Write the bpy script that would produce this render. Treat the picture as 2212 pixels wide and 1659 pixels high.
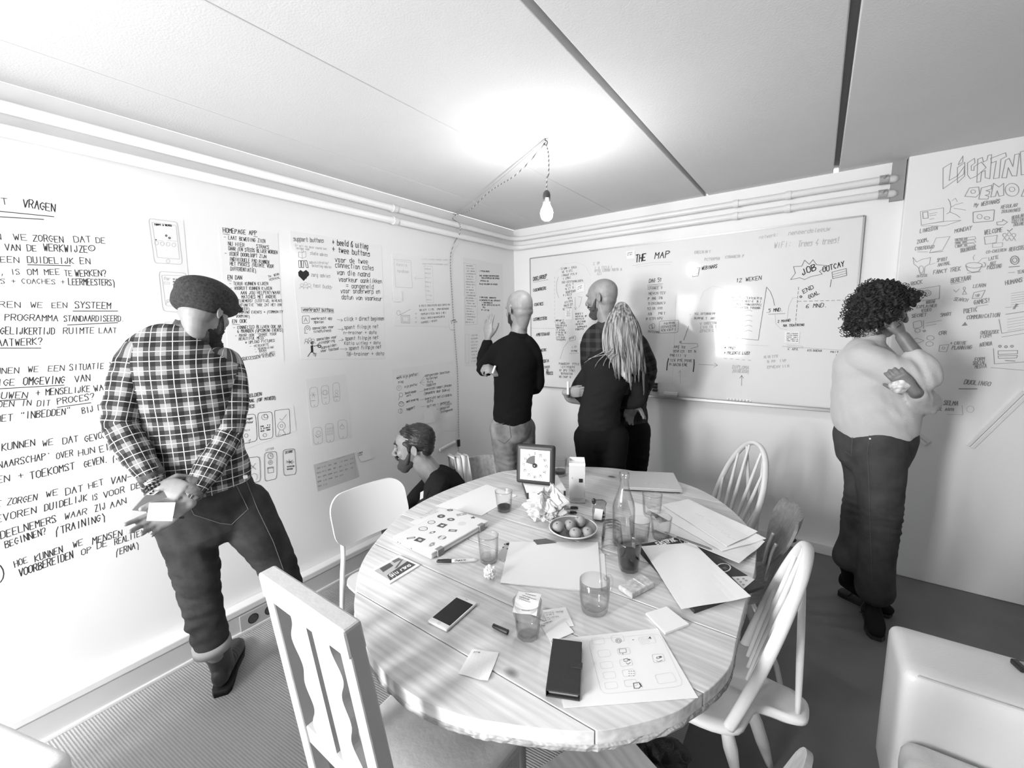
import bpy, math, random
import numpy as np
from mathutils import Vector, Matrix, noise
random.seed(7)
SC = bpy.context.scene
COL = SC.collection
PI = math.pi
for blk in list(bpy.data.objects):
    bpy.data.objects.remove(blk)

# ------------------------------------------------------------------ camera
CAM_P = np.array([2.4107, -3.4116, 1.5807])
RX, RR, RZ = np.radians([82.0575, -1.1264, 35.8152])
FPX, IW, IH = 913.45, 2212, 1659
def _rot(rx, ry, rz):
    c, s = np.cos, np.sin
    A = np.array([[c(rz), -s(rz), 0], [s(rz), c(rz), 0], [0, 0, 1]])
    B = np.array([[1, 0, 0], [0, c(rx), -s(rx)], [0, s(rx), c(rx)]])
    D_ = np.array([[c(ry), -s(ry), 0], [s(ry), c(ry), 0], [0, 0, 1]])
    return A @ B @ D_
CAM_M = _rot(RX, RR, RZ)
cam_data = bpy.data.cameras.new('camera')
cam_data.sensor_fit = 'HORIZONTAL'
cam_data.sensor_width = 36.0
cam_data.lens = FPX / IW * 36.0
cam_data.clip_start = 0.02
cam_data.clip_end = 100
cam = bpy.data.objects.new('camera', cam_data)
COL.objects.link(cam)
mw = np.eye(4); mw[:3, :3] = CAM_M; mw[:3, 3] = CAM_P
cam.matrix_world = Matrix(mw.tolist())
SC.camera = cam

# ------------------------------------------------------------------ view, world, daylight
SC.view_settings.view_transform = 'Standard'
SC.view_settings.look = 'None'
SC.view_settings.exposure = 1.06
SC.view_settings.gamma = 1.0
SC.view_settings.use_curve_mapping = False
SC.cycles.use_denoising = True
SC.cycles.max_bounces = 10
SC.cycles.transparent_max_bounces = 16
SC.cycles.transmission_bounces = 10
SC.cycles.caustics_reflective = False
SC.cycles.caustics_refractive = False
SC.cycles.sample_clamp_indirect = 6.0
world = bpy.data.worlds.new('sky')
SC.world = world
world.use_nodes = True
world.node_tree.nodes['Background'].inputs[0].default_value = (1, 1, 1, 1)
world.node_tree.nodes['Background'].inputs[1].default_value = 2.0
def area_light(name, loc, target, sx, sy, power, spread=180):
    d = bpy.data.lights.new(name, 'AREA'); d.shape = 'RECTANGLE'
    d.size = sx; d.size_y = sy; d.energy = power; d.spread = math.radians(spread)
    o = bpy.data.objects.new(name, d); COL.objects.link(o)
    o.location = loc
    o.rotation_euler = (Vector(target) - Vector(loc)).to_track_quat('-Z', 'Y').to_euler()
    return o
# daylight coming in through the two windows behind the camera (back wall) and the one in the left wall
WIN = [(0.08, 0.52, 0.80, 2.2), (0.80, 1.36, 0.80, 2.25)]     # x0, x1, z0, z1 in the back wall y = YB
YB = -5.3
for k, (x0, x1, z0, z1) in enumerate(WIN):
    area_light('daylight', ((x0 + x1) / 2, YB - 0.10, (z0 + z1) / 2), ((x0 + x1) / 2 + (.7, .6)[k], YB + 2.6, -.1), x1 - x0 - .1, z1 - z0 - .1, (15, 78)[k])

# ------------------------------------------------------------------ pixel -> place on a real plane (frame 2212 x 1659)
def ray(x, y): return CAM_M @ np.array([(x - IW / 2) / FPX, (IH / 2 - y) / FPX, -1.0])
def onz(x, y, z=0.0):
    d = ray(x, y); return Vector(CAM_P + d * (z - CAM_P[2]) / d[2])
def onx(x, y, X0=0.0):
    d = ray(x, y); return Vector(CAM_P + d * (X0 - CAM_P[0]) / d[0])
def ony(x, y, Y0=0.0):
    d = ray(x, y); return Vector(CAM_P + d * (Y0 - CAM_P[1]) / d[1])
def onv(x, y, F, off=0.0):
    n = np.array([CAM_P[0] - F[0], CAM_P[1] - F[1], 0.0]); n /= np.linalg.norm(n)
    d = ray(x, y); p0 = np.array([F[0], F[1], 0.0]) + n * off
    return Vector(CAM_P + d * (np.dot(p0 - CAM_P, n) / np.dot(d, n)))
def pix(p):
    q = CAM_M.T @ (np.array(p) - CAM_P)
    return (IW / 2 + FPX * q[0] / -q[2], IH / 2 - FPX * q[1] / -q[2])

# ------------------------------------------------------------------ materials (the photograph is black and white)
MATS = {}
def mat(name, g, rough=0.6, spec=0.5, metal=0.0, bump=0.0, bscale=60, var=0.0, vscale=8, coat=0.0, emit=None, sheen=0.0):
    if name in MATS: return MATS[name]
    m = bpy.data.materials.new(name); m.use_nodes = True
    nt = m.node_tree; b = nt.nodes['Principled BSDF']
    b.inputs['Base Color'].default_value = (g, g, g, 1)
    b.inputs['Roughness'].default_value = rough
    b.inputs['Specular IOR Level'].default_value = spec
    b.inputs['Metallic'].default_value = metal
    b.inputs['Coat Weight'].default_value = coat
    b.inputs['Sheen Weight'].default_value = sheen
    tc = nt.nodes.new('ShaderNodeTexCoord')
    if var:
        n = nt.nodes.new('ShaderNodeTexNoise'); n.inputs['Scale'].default_value = vscale; n.inputs['Detail'].default_value = 5
        nt.links.new(tc.outputs['Object'], n.inputs['Vector'])
        r = nt.nodes.new('ShaderNodeMapRange')
        r.inputs['From Min'].default_value = 0.3; r.inputs['From Max'].default_value = 0.7
        r.inputs['To Min'].default_value = max(0, g - var); r.inputs['To Max'].default_value = min(1, g + var)
        nt.links.new(n.outputs['Fac'], r.inputs['Value'])
        c = nt.nodes.new('ShaderNodeCombineColor')
        for k in range(3): nt.links.new(r.outputs[0], c.inputs[k])
        nt.links.new(c.outputs[0], b.inputs['Base Color'])
    if bump:
        n = nt.nodes.new('ShaderNodeTexNoise'); n.inputs['Scale'].default_value = bscale; n.inputs['Detail'].default_value = 4
        nt.links.new(tc.outputs['Object'], n.inputs['Vector'])
        u = nt.nodes.new('ShaderNodeBump'); u.inputs['Strength'].default_value = bump; u.inputs['Distance'].default_value = 0.004
        nt.links.new(n.outputs['Fac'], u.inputs['Height']); nt.links.new(u.outputs[0], b.inputs['Normal'])
    if emit:
        b.inputs['Emission Color'].default_value = (1, 1, 1, 1); b.inputs['Emission Strength'].default_value = emit
    MATS[name] = m
    return m
def math_node(nt, op, a, b=None, c=None):
    n = nt.nodes.new('ShaderNodeMath'); n.operation = op
    for k, v in enumerate((a, b, c)):
        if v is None: continue
        if isinstance(v, (int, float)): n.inputs[k].default_value = v
        else: nt.links.new(v, n.inputs[k])
    return n.outputs[0]
def grey_of(nt, val):
    c = nt.nodes.new('ShaderNodeCombineColor')
    for k in range(3): nt.links.new(val, c.inputs[k])
    return c.outputs[0]
def glass_mat(name, g=1.0, rough=0.0, alpha_shadow=True):
    if name in MATS: return MATS[name]
    m = bpy.data.materials.new(name); m.use_nodes = True
    b = m.node_tree.nodes['Principled BSDF']
    b.inputs['Base Color'].default_value = (g, g, g, 1)
    b.inputs['Transmission Weight'].default_value = 1.0
    b.inputs['Roughness'].default_value = rough
    b.inputs['IOR'].default_value = 1.47
    MATS[name] = m
    return m

# ------------------------------------------------------------------ mesh building
class MB:
    def __init__(s): s.v = []; s.f = []
    def add(s, vs, fs):
        n = len(s.v); s.v += [tuple(p) for p in vs]; s.f += [tuple(i + n for i in f) for f in fs]; return s
    def box(s, c, h, R=None):
        c = Vector(c); vs = []
        for x in (-1, 1):
            for y in (-1, 1):
                for z in (-1, 1):
                    p = Vector((x * h[0], y * h[1], z * h[2]))
                    vs.append(c + (R @ p if R else p))
        return s.add(vs, [(0, 1, 3, 2), (4, 6, 7, 5), (0, 4, 5, 1), (2, 3, 7, 6), (0, 2, 6, 4), (1, 5, 7, 3)])
    def prism(s, pts, z0, z1):
        n = len(pts); vs = [(p[0], p[1], z0) for p in pts] + [(p[0], p[1], z1) for p in pts]
        fs = [tuple(range(n))[::-1], tuple(range(n, 2 * n))] + [(i, (i + 1) % n, n + (i + 1) % n, n + i) for i in range(n)]
        return s.add(vs, fs)
    def slab(s, pts, d):
        """polygon of 3D points pushed out by the vector d"""
        n = len(pts); d = Vector(d); vs = [Vector(p) for p in pts] + [Vector(p) + d for p in pts]
        return s.add(vs, [tuple(range(n))[::-1], tuple(range(n, 2 * n))] + [(i, (i + 1) % n, n + (i + 1) % n, n + i) for i in range(n)])
    def tube(s, pts, r, n=8, sub=1, cap=True, flat=None, ref=None, round_=False):
        """pts along a path; r one radius, or one per point, or (ra, rb) pairs"""
        P = [Vector(p) for p in pts]
        Rr = list(r) if isinstance(r, (list,)) else [r] * len(P)
        Rr = [q if isinstance(q, tuple) else (q, q) for q in Rr]
        if sub > 1 and len(P) > 2: P, Rr = catmull(P, Rr, sub)
        elif sub > 1 and len(P) == 2: pass
        m = len(P)
        T = []
        for i in range(m):
            a = P[max(0, i - 1)]; b = P[min(m - 1, i + 1)]
            t = (b - a); t = t.normalized() if t.length > 1e-9 else Vector((0, 0, 1)); T.append(t)
        u = Vector(ref) if ref is not None else (Vector((0, 0, 1)) if abs(T[0].z) < 0.9 else Vector((1, 0, 0)))
        rings = []
        for i in range(m):
            u = u - T[i] * u.dot(T[i])
            if u.length < 1e-6: u = T[i].orthogonal()
            u.normalize(); w = T[i].cross(u)
            rings.append((P[i], u.copy(), w, Rr[i][0], Rr[i][1], T[i]))
        vs = []; 
        if round_:
            def caps(rg, sgn):
                p, u_, w_, ra, rb, t = rg; out = []
                for k in (1, 2, 3):
                    a = k * PI / 8; cc = math.cos(a); out.append((p + t * sgn * math.sin(a) * min(ra, rb), u_, w_, ra * cc, rb * cc, t))
                return out
            rings = caps(rings[0], -1)[::-1] + rings + caps(rings[-1], 1)
        m = len(rings)
        for (p, u_, w_, ra, rb, t) in rings:
            for k in range(n):
                a = 2 * PI * k / n; vs.append(p + u_ * ra * math.cos(a) + w_ * rb * math.sin(a))
        fs = []
        for i in range(m - 1):
            for k in range(n):
                fs.append((i * n + k, i * n + (k + 1) % n, (i + 1) * n + (k + 1) % n, (i + 1) * n + k))
        if cap:
            fs.append(tuple(range(n))[::-1]); fs.append(tuple((m - 1) * n + k for k in range(n)))
        return s.add(vs, fs)
    def ball(s, c, r, R=None, nu=16, nv=10):
        r = r if isinstance(r, tuple) else (r, r, r); c = Vector(c); vs = []
        for j in range(1, nv):
            b = PI * j / nv
            for i in range(nu):
                a = 2 * PI * i / nu
                p = Vector((r[0] * math.sin(b) * math.cos(a), r[1] * math.sin(b) * math.sin(a), r[2] * math.cos(b)))
                vs.append(c + (R @ p if R else p))
        for z in (r[2], -r[2]):
            p = Vector((0, 0, z)); vs.append(c + (R @ p if R else p))
        t = len(vs) - 2; fs = []
        for j in range(nv - 2):
            for i in range(nu):
                fs.append((j * nu + i, (j + 1) * nu + i, (j + 1) * nu + (i + 1) % nu, j * nu + (i + 1) % nu))
        for i in range(nu):
            fs.append((t, i, (i + 1) % nu)); fs.append((t + 1, (nv - 2) * nu + (i + 1) % nu, (nv - 2) * nu + i))
        return s.add(vs, fs)
    def lathe(s, prof, c=(0, 0, 0), n=32, close=False, wob=None):
        """prof: (radius, z) pairs; turns about z at c"""
        c = Vector(c); vs = []; m = len(prof)
        for (r, z) in prof:
            for k in range(n):
                a = 2 * PI * k / n; q = r * (1 + (wob(a, z) if wob else 0))
                vs.append(c + Vector((q * math.cos(a), q * math.sin(a), z)))
        fs = []
        for i in range(m - 1 + (1 if close else 0)):
            i2 = (i + 1) % m
            for k in range(n):
                fs.append((i * n + k, i * n + (k + 1) % n, i2 * n + (k + 1) % n, i2 * n + k))
        if not close:
            fs.append(tuple(range(n))[::-1]); fs.append(tuple((m - 1) * n + k for k in range(n)))
        return s.add(vs, fs)
    def build(s, name, material, parent=None, smooth=False, bevel=0, local=True, sub=0):
        me = bpy.data.meshes.new(name); 
        if parent is not None and local == 'world':
            inv = parent.matrix_world.inverted(); vs = [tuple(inv @ Vector(p)) for p in s.v]
        else: vs = s.v
        me.from_pydata(vs, [], s.f); me.validate(); me.update()
        o = bpy.data.objects.new(name, me); COL.objects.link(o)
        if material: me.materials.append(material)
        if parent is not None: o.parent = parent
        if smooth: me.polygons.foreach_set('use_smooth', [True] * len(me.polygons))
        if bevel:
            b = o.modifiers.new('bevel', 'BEVEL'); b.width = bevel; b.segments = 2; b.limit_method = 'ANGLE'; b.angle_limit = math.radians(40)
        if sub:
            b = o.modifiers.new('sub', 'SUBSURF'); b.levels = sub; b.render_levels = sub
        if smooth == 'auto':
            me.polygons.foreach_set('use_smooth', [True] * len(me.polygons))
            fl = [0] * len(me.polygons)
            try: me.set_sharp_from_angle(angle=math.radians(35))
            except Exception: pass
        return o
def catmull(P, R, sub):
    out = []; ro = []; n = len(P)
    for i in range(n - 1):
        p0, p1, p2, p3 = P[max(0, i - 1)], P[i], P[i + 1], P[min(n - 1, i + 2)]
        r0, r1, r2, r3 = R[max(0, i - 1)], R[i], R[i + 1], R[min(n - 1, i + 2)]
        for k in range(sub):
            t = k / sub; t2, t3 = t * t, t * t * t
            a, b, c, d = -0.5 * t3 + t2 - 0.5 * t, 1.5 * t3 - 2.5 * t2 + 1, -1.5 * t3 + 2 * t2 + 0.5 * t, 0.5 * t3 - 0.5 * t2
            out.append(p0 * a + p1 * b + p2 * c + p3 * d)
            ro.append(tuple(max(0.0005, r0[j] * a + r1[j] * b + r2[j] * c + r3[j] * d) for j in (0, 1)))
    out.append(P[-1]); ro.append(R[-1])
    return out, ro
def tag(o, label=None, cat=None, group=None, kind=None):
    if label: o['label'] = label
    if cat: o['category'] = cat
    if group: o['group'] = group
    if kind: o['kind'] = kind
    return o
def thing(name, label, cat, loc=(0, 0, 0), rz=0.0, group=None):
    o = bpy.data.objects.new(name, None); COL.objects.link(o)
    o.empty_display_size = 0.05
    o.location = loc; o.rotation_euler = (0, 0, rz)
    o.matrix_world = Matrix.Translation(Vector(loc)) @ Matrix.Rotation(rz, 4, 'Z')
    return tag(o, label, cat, group)
def copy_thing(root, loc, rz, label, group=None):
    r = root.copy(); COL.objects.link(r); r.location = loc; r.rotation_euler = (0, 0, rz)
    r['label'] = label
    if group: r['group'] = group
    def rec(src, dst):
        for ch in src.children:
            c = ch.copy(); COL.objects.link(c); c.parent = dst; rec(ch, c)
    rec(root, r)
    return r
# ------------------------------------------------------------------ the room
H = 2.47
def wall_mat():
    return mat('wall_paint', 0.85, rough=0.32, spec=0.35, var=0.006, vscale=2)
M_wall = wall_mat()
M_wall2 = mat('wall_paint_matt', 0.84, rough=0.5, spec=0.3)
M_ceil = mat('ceiling_concrete', 0.70, rough=0.9, spec=0.1, bump=0.25, bscale=160, var=0.012, vscale=3)
M_trim = mat('white_gloss_trim', 0.80, rough=0.35)
M_grey = mat('grey_seam', 0.42, rough=0.9)
M_ink = mat('black_marker_ink', 0.035, rough=0.7, spec=0.1)
M_inkg = mat('faded_marker_ink', 0.30, rough=0.7, spec=0.1)
M_inkf = mat('pencil_grey_ink', 0.50, rough=0.7, spec=0.1)
def carpet():
    m = bpy.data.materials.new('ribbed_carpet'); m.use_nodes = True
    nt = m.node_tree; b = nt.nodes['Principled BSDF']
    tc = nt.nodes.new('ShaderNodeTexCoord'); sx = nt.nodes.new('ShaderNodeSeparateXYZ')
    nt.links.new(tc.outputs['Object'], sx.inputs[0])
    n = nt.nodes.new('ShaderNodeTexNoise'); n.inputs['Scale'].default_value = 220; n.inputs['Detail'].default_value = 2
    nt.links.new(tc.outputs['Object'], n.inputs['Vector'])
    yy = math_node(nt, 'ADD', math_node(nt, 'MULTIPLY', sx.outputs['Y'], 1.0), math_node(nt, 'MULTIPLY', sx.outputs['X'], -0.11))
    s = math_node(nt, 'SINE', math_node(nt, 'MULTIPLY', yy, 2 * PI / 0.0095))
    h = math_node(nt, 'ADD', math_node(nt, 'MULTIPLY', s, 0.35), math_node(nt, 'MULTIPLY', n.outputs['Fac'], 0.8))
    r = nt.nodes.new('ShaderNodeMapRange'); r.inputs['From Min'].default_value = -0.3; r.inputs['From Max'].default_value = 1.0
    r.inputs['To Min'].default_value = 0.32; r.inputs['To Max'].default_value = 0.50
    nt.links.new(h, r.inputs['Value']); nt.links.new(grey_of(nt, r.outputs[0]), b.inputs['Base Color'])
    b.inputs['Roughness'].default_value = 0.95; b.inputs['Specular IOR Level'].default_value = 0.05
    u = nt.nodes.new('ShaderNodeBump'); u.inputs['Strength'].default_value = 0.6; u.inputs['Distance'].default_value = 0.003
    nt.links.new(h, u.inputs['Height']); nt.links.new(u.outputs[0], b.inputs['Normal'])
    return m
M_carpet = carpet()
XR = 4.6
st = lambda o: tag(o, kind='structure')
fl_ = st(MB().box((XR / 2, YB / 2, -0.051), (XR / 2 + .1, -YB / 2 + .1, 0.05)).build('floor', mat('smooth_grey_floor', .16, rough=.55, spec=.3, var=.012, vscale=5, bump=.15, bscale=200)))
MB().prism([(.03, YB), (2.08, YB), (2.10, -1.25), (.03, -1.25)], -.0015, .0005).build('ribbed_carpet', M_carpet, fl_)
wall_left = st(MB().box((-0.06, YB / 2, H / 2), (0.06, -YB / 2 + .12, H / 2)).build('wall_left', M_wall))
wall_back = st(MB().box((XR / 2, 0.06, H / 2), (XR / 2, 0.06, H / 2)).build('wall_back', M_wall2))
st(MB().box((XR + .06, YB / 2, H / 2), (0.06, -YB / 2 + .12, H / 2)).build('wall_right', M_wall2))
# the wall behind the camera, with its window openings
wf = MB(); xs = [0.0]
for (x0, x1, z0, z1) in WIN:
    wf.box(((xs[-1] + x0) / 2, YB - .06, H / 2), ((x0 - xs[-1]) / 2, .06, H / 2))
    wf.box(((x0 + x1) / 2, YB - .06, z0 / 2), ((x1 - x0) / 2, .06, z0 / 2))
    wf.box(((x0 + x1) / 2, YB - .06, (z1 + H) / 2), ((x1 - x0) / 2, .06, (H - z1) / 2))
    xs.append(x1)
wf.box(((xs[-1] + XR) / 2, YB - .06, H / 2), ((XR - xs[-1]) / 2, .06, H / 2))
st(wf.build('wall_front', M_wall2))
for k, (x0, x1, z0, z1) in enumerate(WIN):
    w = MB()
    for xx in (x0 + .025, x1 - .025): w.box((xx, YB - .03, (z0 + z1) / 2), (.025, .03, (z1 - z0) / 2))
    for zz in (z0 + .025, z1 - .025, z0 + .95): w.box(((x0 + x1) / 2, YB - .03, zz), ((x1 - x0) / 2 - .05, .03, .025))
    st(w.build('window_%d' % (k + 1), M_trim))
# added partition, unseen behind the camera, to keep daylight off the right half
st(MB().box(((1.75 + XR) / 2, -4.40, H / 2), ((XR - 1.75) / 2, .05, H / 2)).build('added_partition', M_wall2))
# ceiling: concrete slabs running along y with recessed joints between them
st(MB().box((XR / 2, YB / 2, H + .09), (XR / 2 + .12, -YB / 2 + .12, .04)).build('ceiling', M_grey))
j1, j2 = 1.786 * .95, 2.566 * .95
ed = [0.0, 0.33, 1.0, j1, j2, 3.25, 3.95, XR]
ceil = bpy.data.objects['ceiling']
for a, b in zip(ed[:-1], ed[1:]):
    ga = 0.013 if a in (j1, j2, 3.25) else (0.0015 if a > 0 else 0)
    gb = 0.013 if b in (j1, j2, 3.25) else (0.0015 if b < XR else 0)
    MB().box(((a + ga + b - gb) / 2, YB / 2, H + .025), ((b - gb - a - ga) / 2, -YB / 2 + .1, .025)).build('slab', M_ceil, ceil, bevel=0.004)
# two heating pipes along the left and back walls, with their elbows
XC = 2.909 * .95           # left edge of the boxed-out panel on the right
YC = -0.06
pipe_end = XC - 0.09
def pipes():
    for zz, nm in ((2.37, 'upper'), (2.29, 'lower')):
        r = .021; off = .05
        pts = [(off, YB + .02, zz), (off, -0.16, zz)]
        for k in range(1, 7):
            a = k * PI / 12
            pts.append((off + .11 * (1 - math.cos(a)), -0.16 + .11 * math.sin(a), zz))
        pts += [(pipe_end - .02, -off, zz), (pipe_end + .03, -off + .012, zz), (pipe_end + .05, -.004, zz)]
        t = thing('heating_pipe', '%s of the two white heating pipes running round the room under the ceiling' % nm, 'pipe', group='heating pipes')
        MB().tube(pts, r, n=14).build('pipe', M_trim, t, smooth=True)
        for (x, y) in ((off, -3.2), (off, -1.45), (1.9, -off), (2.2, -off)):
            c = MB()
            if x == off: c.tube([(x, y - .016, zz), (x, y + .016, zz)], r + .005, n=14).box((x / 2, y, zz), (x / 2, .008, .01))
            else: c.tube([(x - .016, y, zz), (x + .016, y, zz)], r + .005, n=14).box((x, y / 2, zz), (.008, -y / 2, .01))
            c.build('clip', M_trim, t)
        kn = MB().tube([(pipe_end - .03, -off, zz), (pipe_end + .01, -off, zz)], r + .005, n=14)
        kn.tube([(pipe_end - .01, -off - .02, zz), (pipe_end - .01, -off - .04, zz + .012)], .006).build('union_nut', mat('tarnished_metal', .45, .4, metal=.3), t)
pipes()
# boxed-out panel on the right, floor to ceiling
pan = st(MB().box(((XC + XR) / 2, YC / 2 - .001, H / 2), ((XR - XC) / 2, -YC / 2, H / 2)).build('trim_1', M_wall, bevel=0.004))
MB().box((XC - .035, -.012, 2.36), (.03, .012, .11)).build('notch_shade', mat('shadow_grey', .3), pan)  # raised grey block; the shade of the gap beside the panel is painted on
# low cable duct along the left wall, and the thin skirting along the back wall
M_duct = mat('duct_grey_white', .62, rough=.4)
bl = st(MB().box((.028, YB / 2, .055), (.028, -YB / 2, .055)).build('baseboard_left', M_duct, bevel=.003))
MB().box((.031, YB / 2, .128), (.031, -YB / 2, .018)).build('duct_lid', M_trim, bl, bevel=.006)
MB().box((.034, YB / 2, .008), (.034, -YB / 2, .008)).build('duct_foot', M_trim, bl, bevel=.003)
bb = st(MB().box((XC / 2 + .04, -.012, .035), (XC / 2 - .04, .012, .035)).build('baseboard_back', M_trim, bevel=.003))
# double wall socket in the duct
ps = onx(565, 1333, .058)
t = thing('wall_socket', 'white double power socket set in the low duct between the man\'s boots', 'socket', (.058, ps.y, .058))
MB().box((.001, 0, 0), (.004, .105, .045)).build('faceplate', mat('socket_plate', .5, .35), t, bevel=.003)
for s in (-.042, .042):
    d = MB(); d.tube([(.0052, s, 0), (.0062, s, 0)], .026, n=24).build('socket_well', mat('socket_well', .02, .8), t)
    MB().tube([(.006, s, 0), (.0075, s, 0)], .021, n=24).box((.0075, s, .012), (.002, .004, .006)).build('socket_face', mat('socket_face', .07, .5), t)
# ------------------------------------------------------------------ table
TZ = 0.75
def wood(name, g0, g1, along='X', scale=1.0, rough=.5, knots=True, seed=0.0, coat=.1):
    m = bpy.data.materials.new(name); m.use_nodes = True
    nt = m.node_tree; b = nt.nodes['Principled BSDF']
    tc = nt.nodes.new('ShaderNodeTexCoord')
    oi = nt.nodes.new('ShaderNodeObjectInfo')
    mp = nt.nodes.new('ShaderNodeMapping')
    mp.inputs['Scale'].default_value = (1.0 * scale, 14 * scale, 14 * scale) if along == 'X' else (11 * scale, 1.2 * scale, 11 * scale)
    mp.inputs['Location'].default_value = (seed, seed, 0)
    nt.links.new(tc.outputs['Object'], mp.inputs[0])
    ad = nt.nodes.new('ShaderNodeVectorMath'); ad.operation = 'ADD'
    cm = nt.nodes.new('ShaderNodeCombineXYZ')
    for k in range(3): nt.links.new(math_node(nt, 'MULTIPLY', oi.outputs['Random'], 37.0), cm.inputs[k])
    nt.links.new(mp.outputs[0], ad.inputs[0]); nt.links.new(cm.outputs[0], ad.inputs[1])
    n = nt.nodes.new('ShaderNodeTexNoise'); n.inputs['Scale'].default_value = 1.3; n.inputs['Detail'].default_value = 6; n.inputs['Distortion'].default_value = 1.2
    nt.links.new(ad.outputs[0], n.inputs['Vector'])
    w = nt.nodes.new('ShaderNodeTexWave'); w.wave_type = 'BANDS'; w.bands_direction = 'Y' if along == 'X' else 'X'
    w.inputs['Scale'].default_value = 1.1; w.inputs['Distortion'].default_value = 6; w.inputs['Detail'].default_value = 3; w.inputs['Detail Scale'].default_value = 0.7
    nt.links.new(ad.outputs[0], w.inputs['Vector'])
    n2 = nt.nodes.new('ShaderNodeTexNoise'); n2.inputs['Scale'].default_value = 3.2; n2.inputs['Detail'].default_value = 4
    nt.links.new(tc.outputs['Object'], n2.inputs['Vector'])
    v = math_node(nt, 'ADD', math_node(nt, 'MULTIPLY', n.outputs['Fac'], 0.52), math_node(nt, 'MULTIPLY', w.outputs['Fac'], 0.07))
    v = math_node(nt, 'ADD', v, math_node(nt, 'MULTIPLY', n2.outputs['Fac'], 0.45))
    r = nt.nodes.new('ShaderNodeMapRange'); r.inputs['From Min'].default_value = 0.28; r.inputs['From Max'].default_value = 0.74
    r.inputs['To Min'].default_value = g0; r.inputs['To Max'].default_value = g1
    nt.links.new(v, r.inputs['Value'])
    fg = nt.nodes.new('ShaderNodeTexNoise'); fg.inputs['Scale'].default_value = 5.5; fg.inputs['Detail'].default_value = 3; nt.links.new(ad.outputs[0], fg.inputs['Vector'])
    val = math_node(nt, 'MULTIPLY', r.outputs[0], math_node(nt, 'ADD', math_node(nt, 'MULTIPLY', fg.outputs['Fac'], .55), .72))
    if knots:
        vo = nt.nodes.new('ShaderNodeTexVoronoi'); vo.inputs['Scale'].default_value = 5.0; vo.inputs['Randomness'].default_value = 1.0
        m2 = nt.nodes.new('ShaderNodeMapping'); m2.inputs['Scale'].default_value = (.7, 1.1, 1) if along == 'X' else (1.1, .7, 1)
        nt.links.new(tc.outputs['Object'], m2.inputs[0]); nt.links.new(m2.outputs[0], vo.inputs['Vector'])
        kr = nt.nodes.new('ShaderNodeMapRange'); kr.inputs['From Min'].default_value = 0.045; kr.inputs['From Max'].default_value = 0.10
        nt.links.new(vo.outputs['Distance'], kr.inputs['Value'])
        kk = math_node(nt, 'ADD', math_node(nt, 'MULTIPLY', kr.outputs[0], 0.75), 0.25)
        val = math_node(nt, 'MULTIPLY', val, kk)
    nt.links.new(grey_of(nt, val), b.inputs['Base Color'])
    b.inputs['Roughness'].default_value = rough; b.inputs['Coat Weight'].default_value = coat; b.inputs['Coat Roughness'].default_value = .3
    u = nt.nodes.new('ShaderNodeBump'); u.inputs['Strength'].default_value = 0.25; u.inputs['Distance'].default_value = 0.001
    nt.links.new(v, u.inputs['Height']); nt.links.new(u.outputs[0], b.inputs['Normal'])
    return m
M_plank = wood('worn_pine', .40, .80, 'X', seed=3.1)
M_edge = wood('rough_pine_edge', .05, .62, 'X', scale=3.0, rough=.8, knots=False, seed=9)
M_ply = wood('beech_plywood', .22, .45, 'Y', knots=False, seed=5)
M_pale = mat('white_paint_worn', .70, rough=.42, var=.03, vscale=14)
M_pale2 = mat('white_lacquer', .72, rough=.35)
M_chrome = mat('pale_steel_tube', .7, rough=.3, metal=.3)
opx = [(766,1292),(790,1200),(870,1110),(960,1060),(1060,1025),(1110,1015),(1230,1008),(1350,1014),(1480,1045),(1560,1085),(1625,1150),(1632,1220),(1612,1294),(1592,1377),(1579,1435),(1548,1475),(1509,1504),(1454,1540),(1341,1571),(1266,1579),(1166,1572),(1080,1560),(1025,1551),(955,1530),(892,1500),(835,1456),(795,1405),(773,1348)]
P2 = [Vector((onz(*p, TZ).x, onz(*p, TZ).y, 0)) for p in opx]
P2 += [Vector((1.44, -2.80, 0)), Vector((1.36, -2.765, 0))][0:0]
n0 = len(P2); OUT = []
for i in range(n0):
    a, b, c, d = P2[i - 1], P2[i], P2[(i + 1) % n0], P2[(i + 2) % n0]
    for k in range(6):
        t = k / 6; t2, t3 = t * t, t ** 3
        OUT.append(a * (-.5 * t3 + t2 - .5 * t) + b * (1.5 * t3 - 2.5 * t2 + 1) + c * (-1.5 * t3 + 2 * t2 + .5 * t) + d * (.5 * t3 - .5 * t2))
OUT = [(p.x, p.y) for p in OUT]
def clip_y(poly, y, keep_above):
    out = []
    for i in range(len(poly)):
        a, b = poly[i], poly[(i + 1) % len(poly)]
        ia = (a[1] >= y) == keep_above; ib = (b[1] >= y) == keep_above
        if ia: out.append(a)
        if ia != ib:
            t = (y - a[1]) / (b[1] - a[1]); out.append((a[0] + t * (b[0] - a[0]), y))
    return out
table = thing('round_table', 'big round table of worn pine planks, one side cut straight, covered with papers and glasses', 'table', (1.63, -2.02, 0))
yl = [-2.9, -2.70, -2.48, -2.25, -2.03, -1.80, -1.57, -1.35, -1.12]
TH = 0.034
cx, cy = 1.63, -2.02
for k in range(len(yl) - 1):
    g = .0018
    pl = clip_y(clip_y(OUT, yl[k] + g, True), yl[k + 1] - g, False)
    if len(pl) < 3: continue
    pts = [(x - cx, y - cy) for x, y in pl]
    m = MB(); rnd = random.Random(k)
    m.prism(pts, TZ - TH, TZ - rnd.uniform(0, .0006))
    o = m.build('plank', M_plank, table, bevel=.0022)
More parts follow.
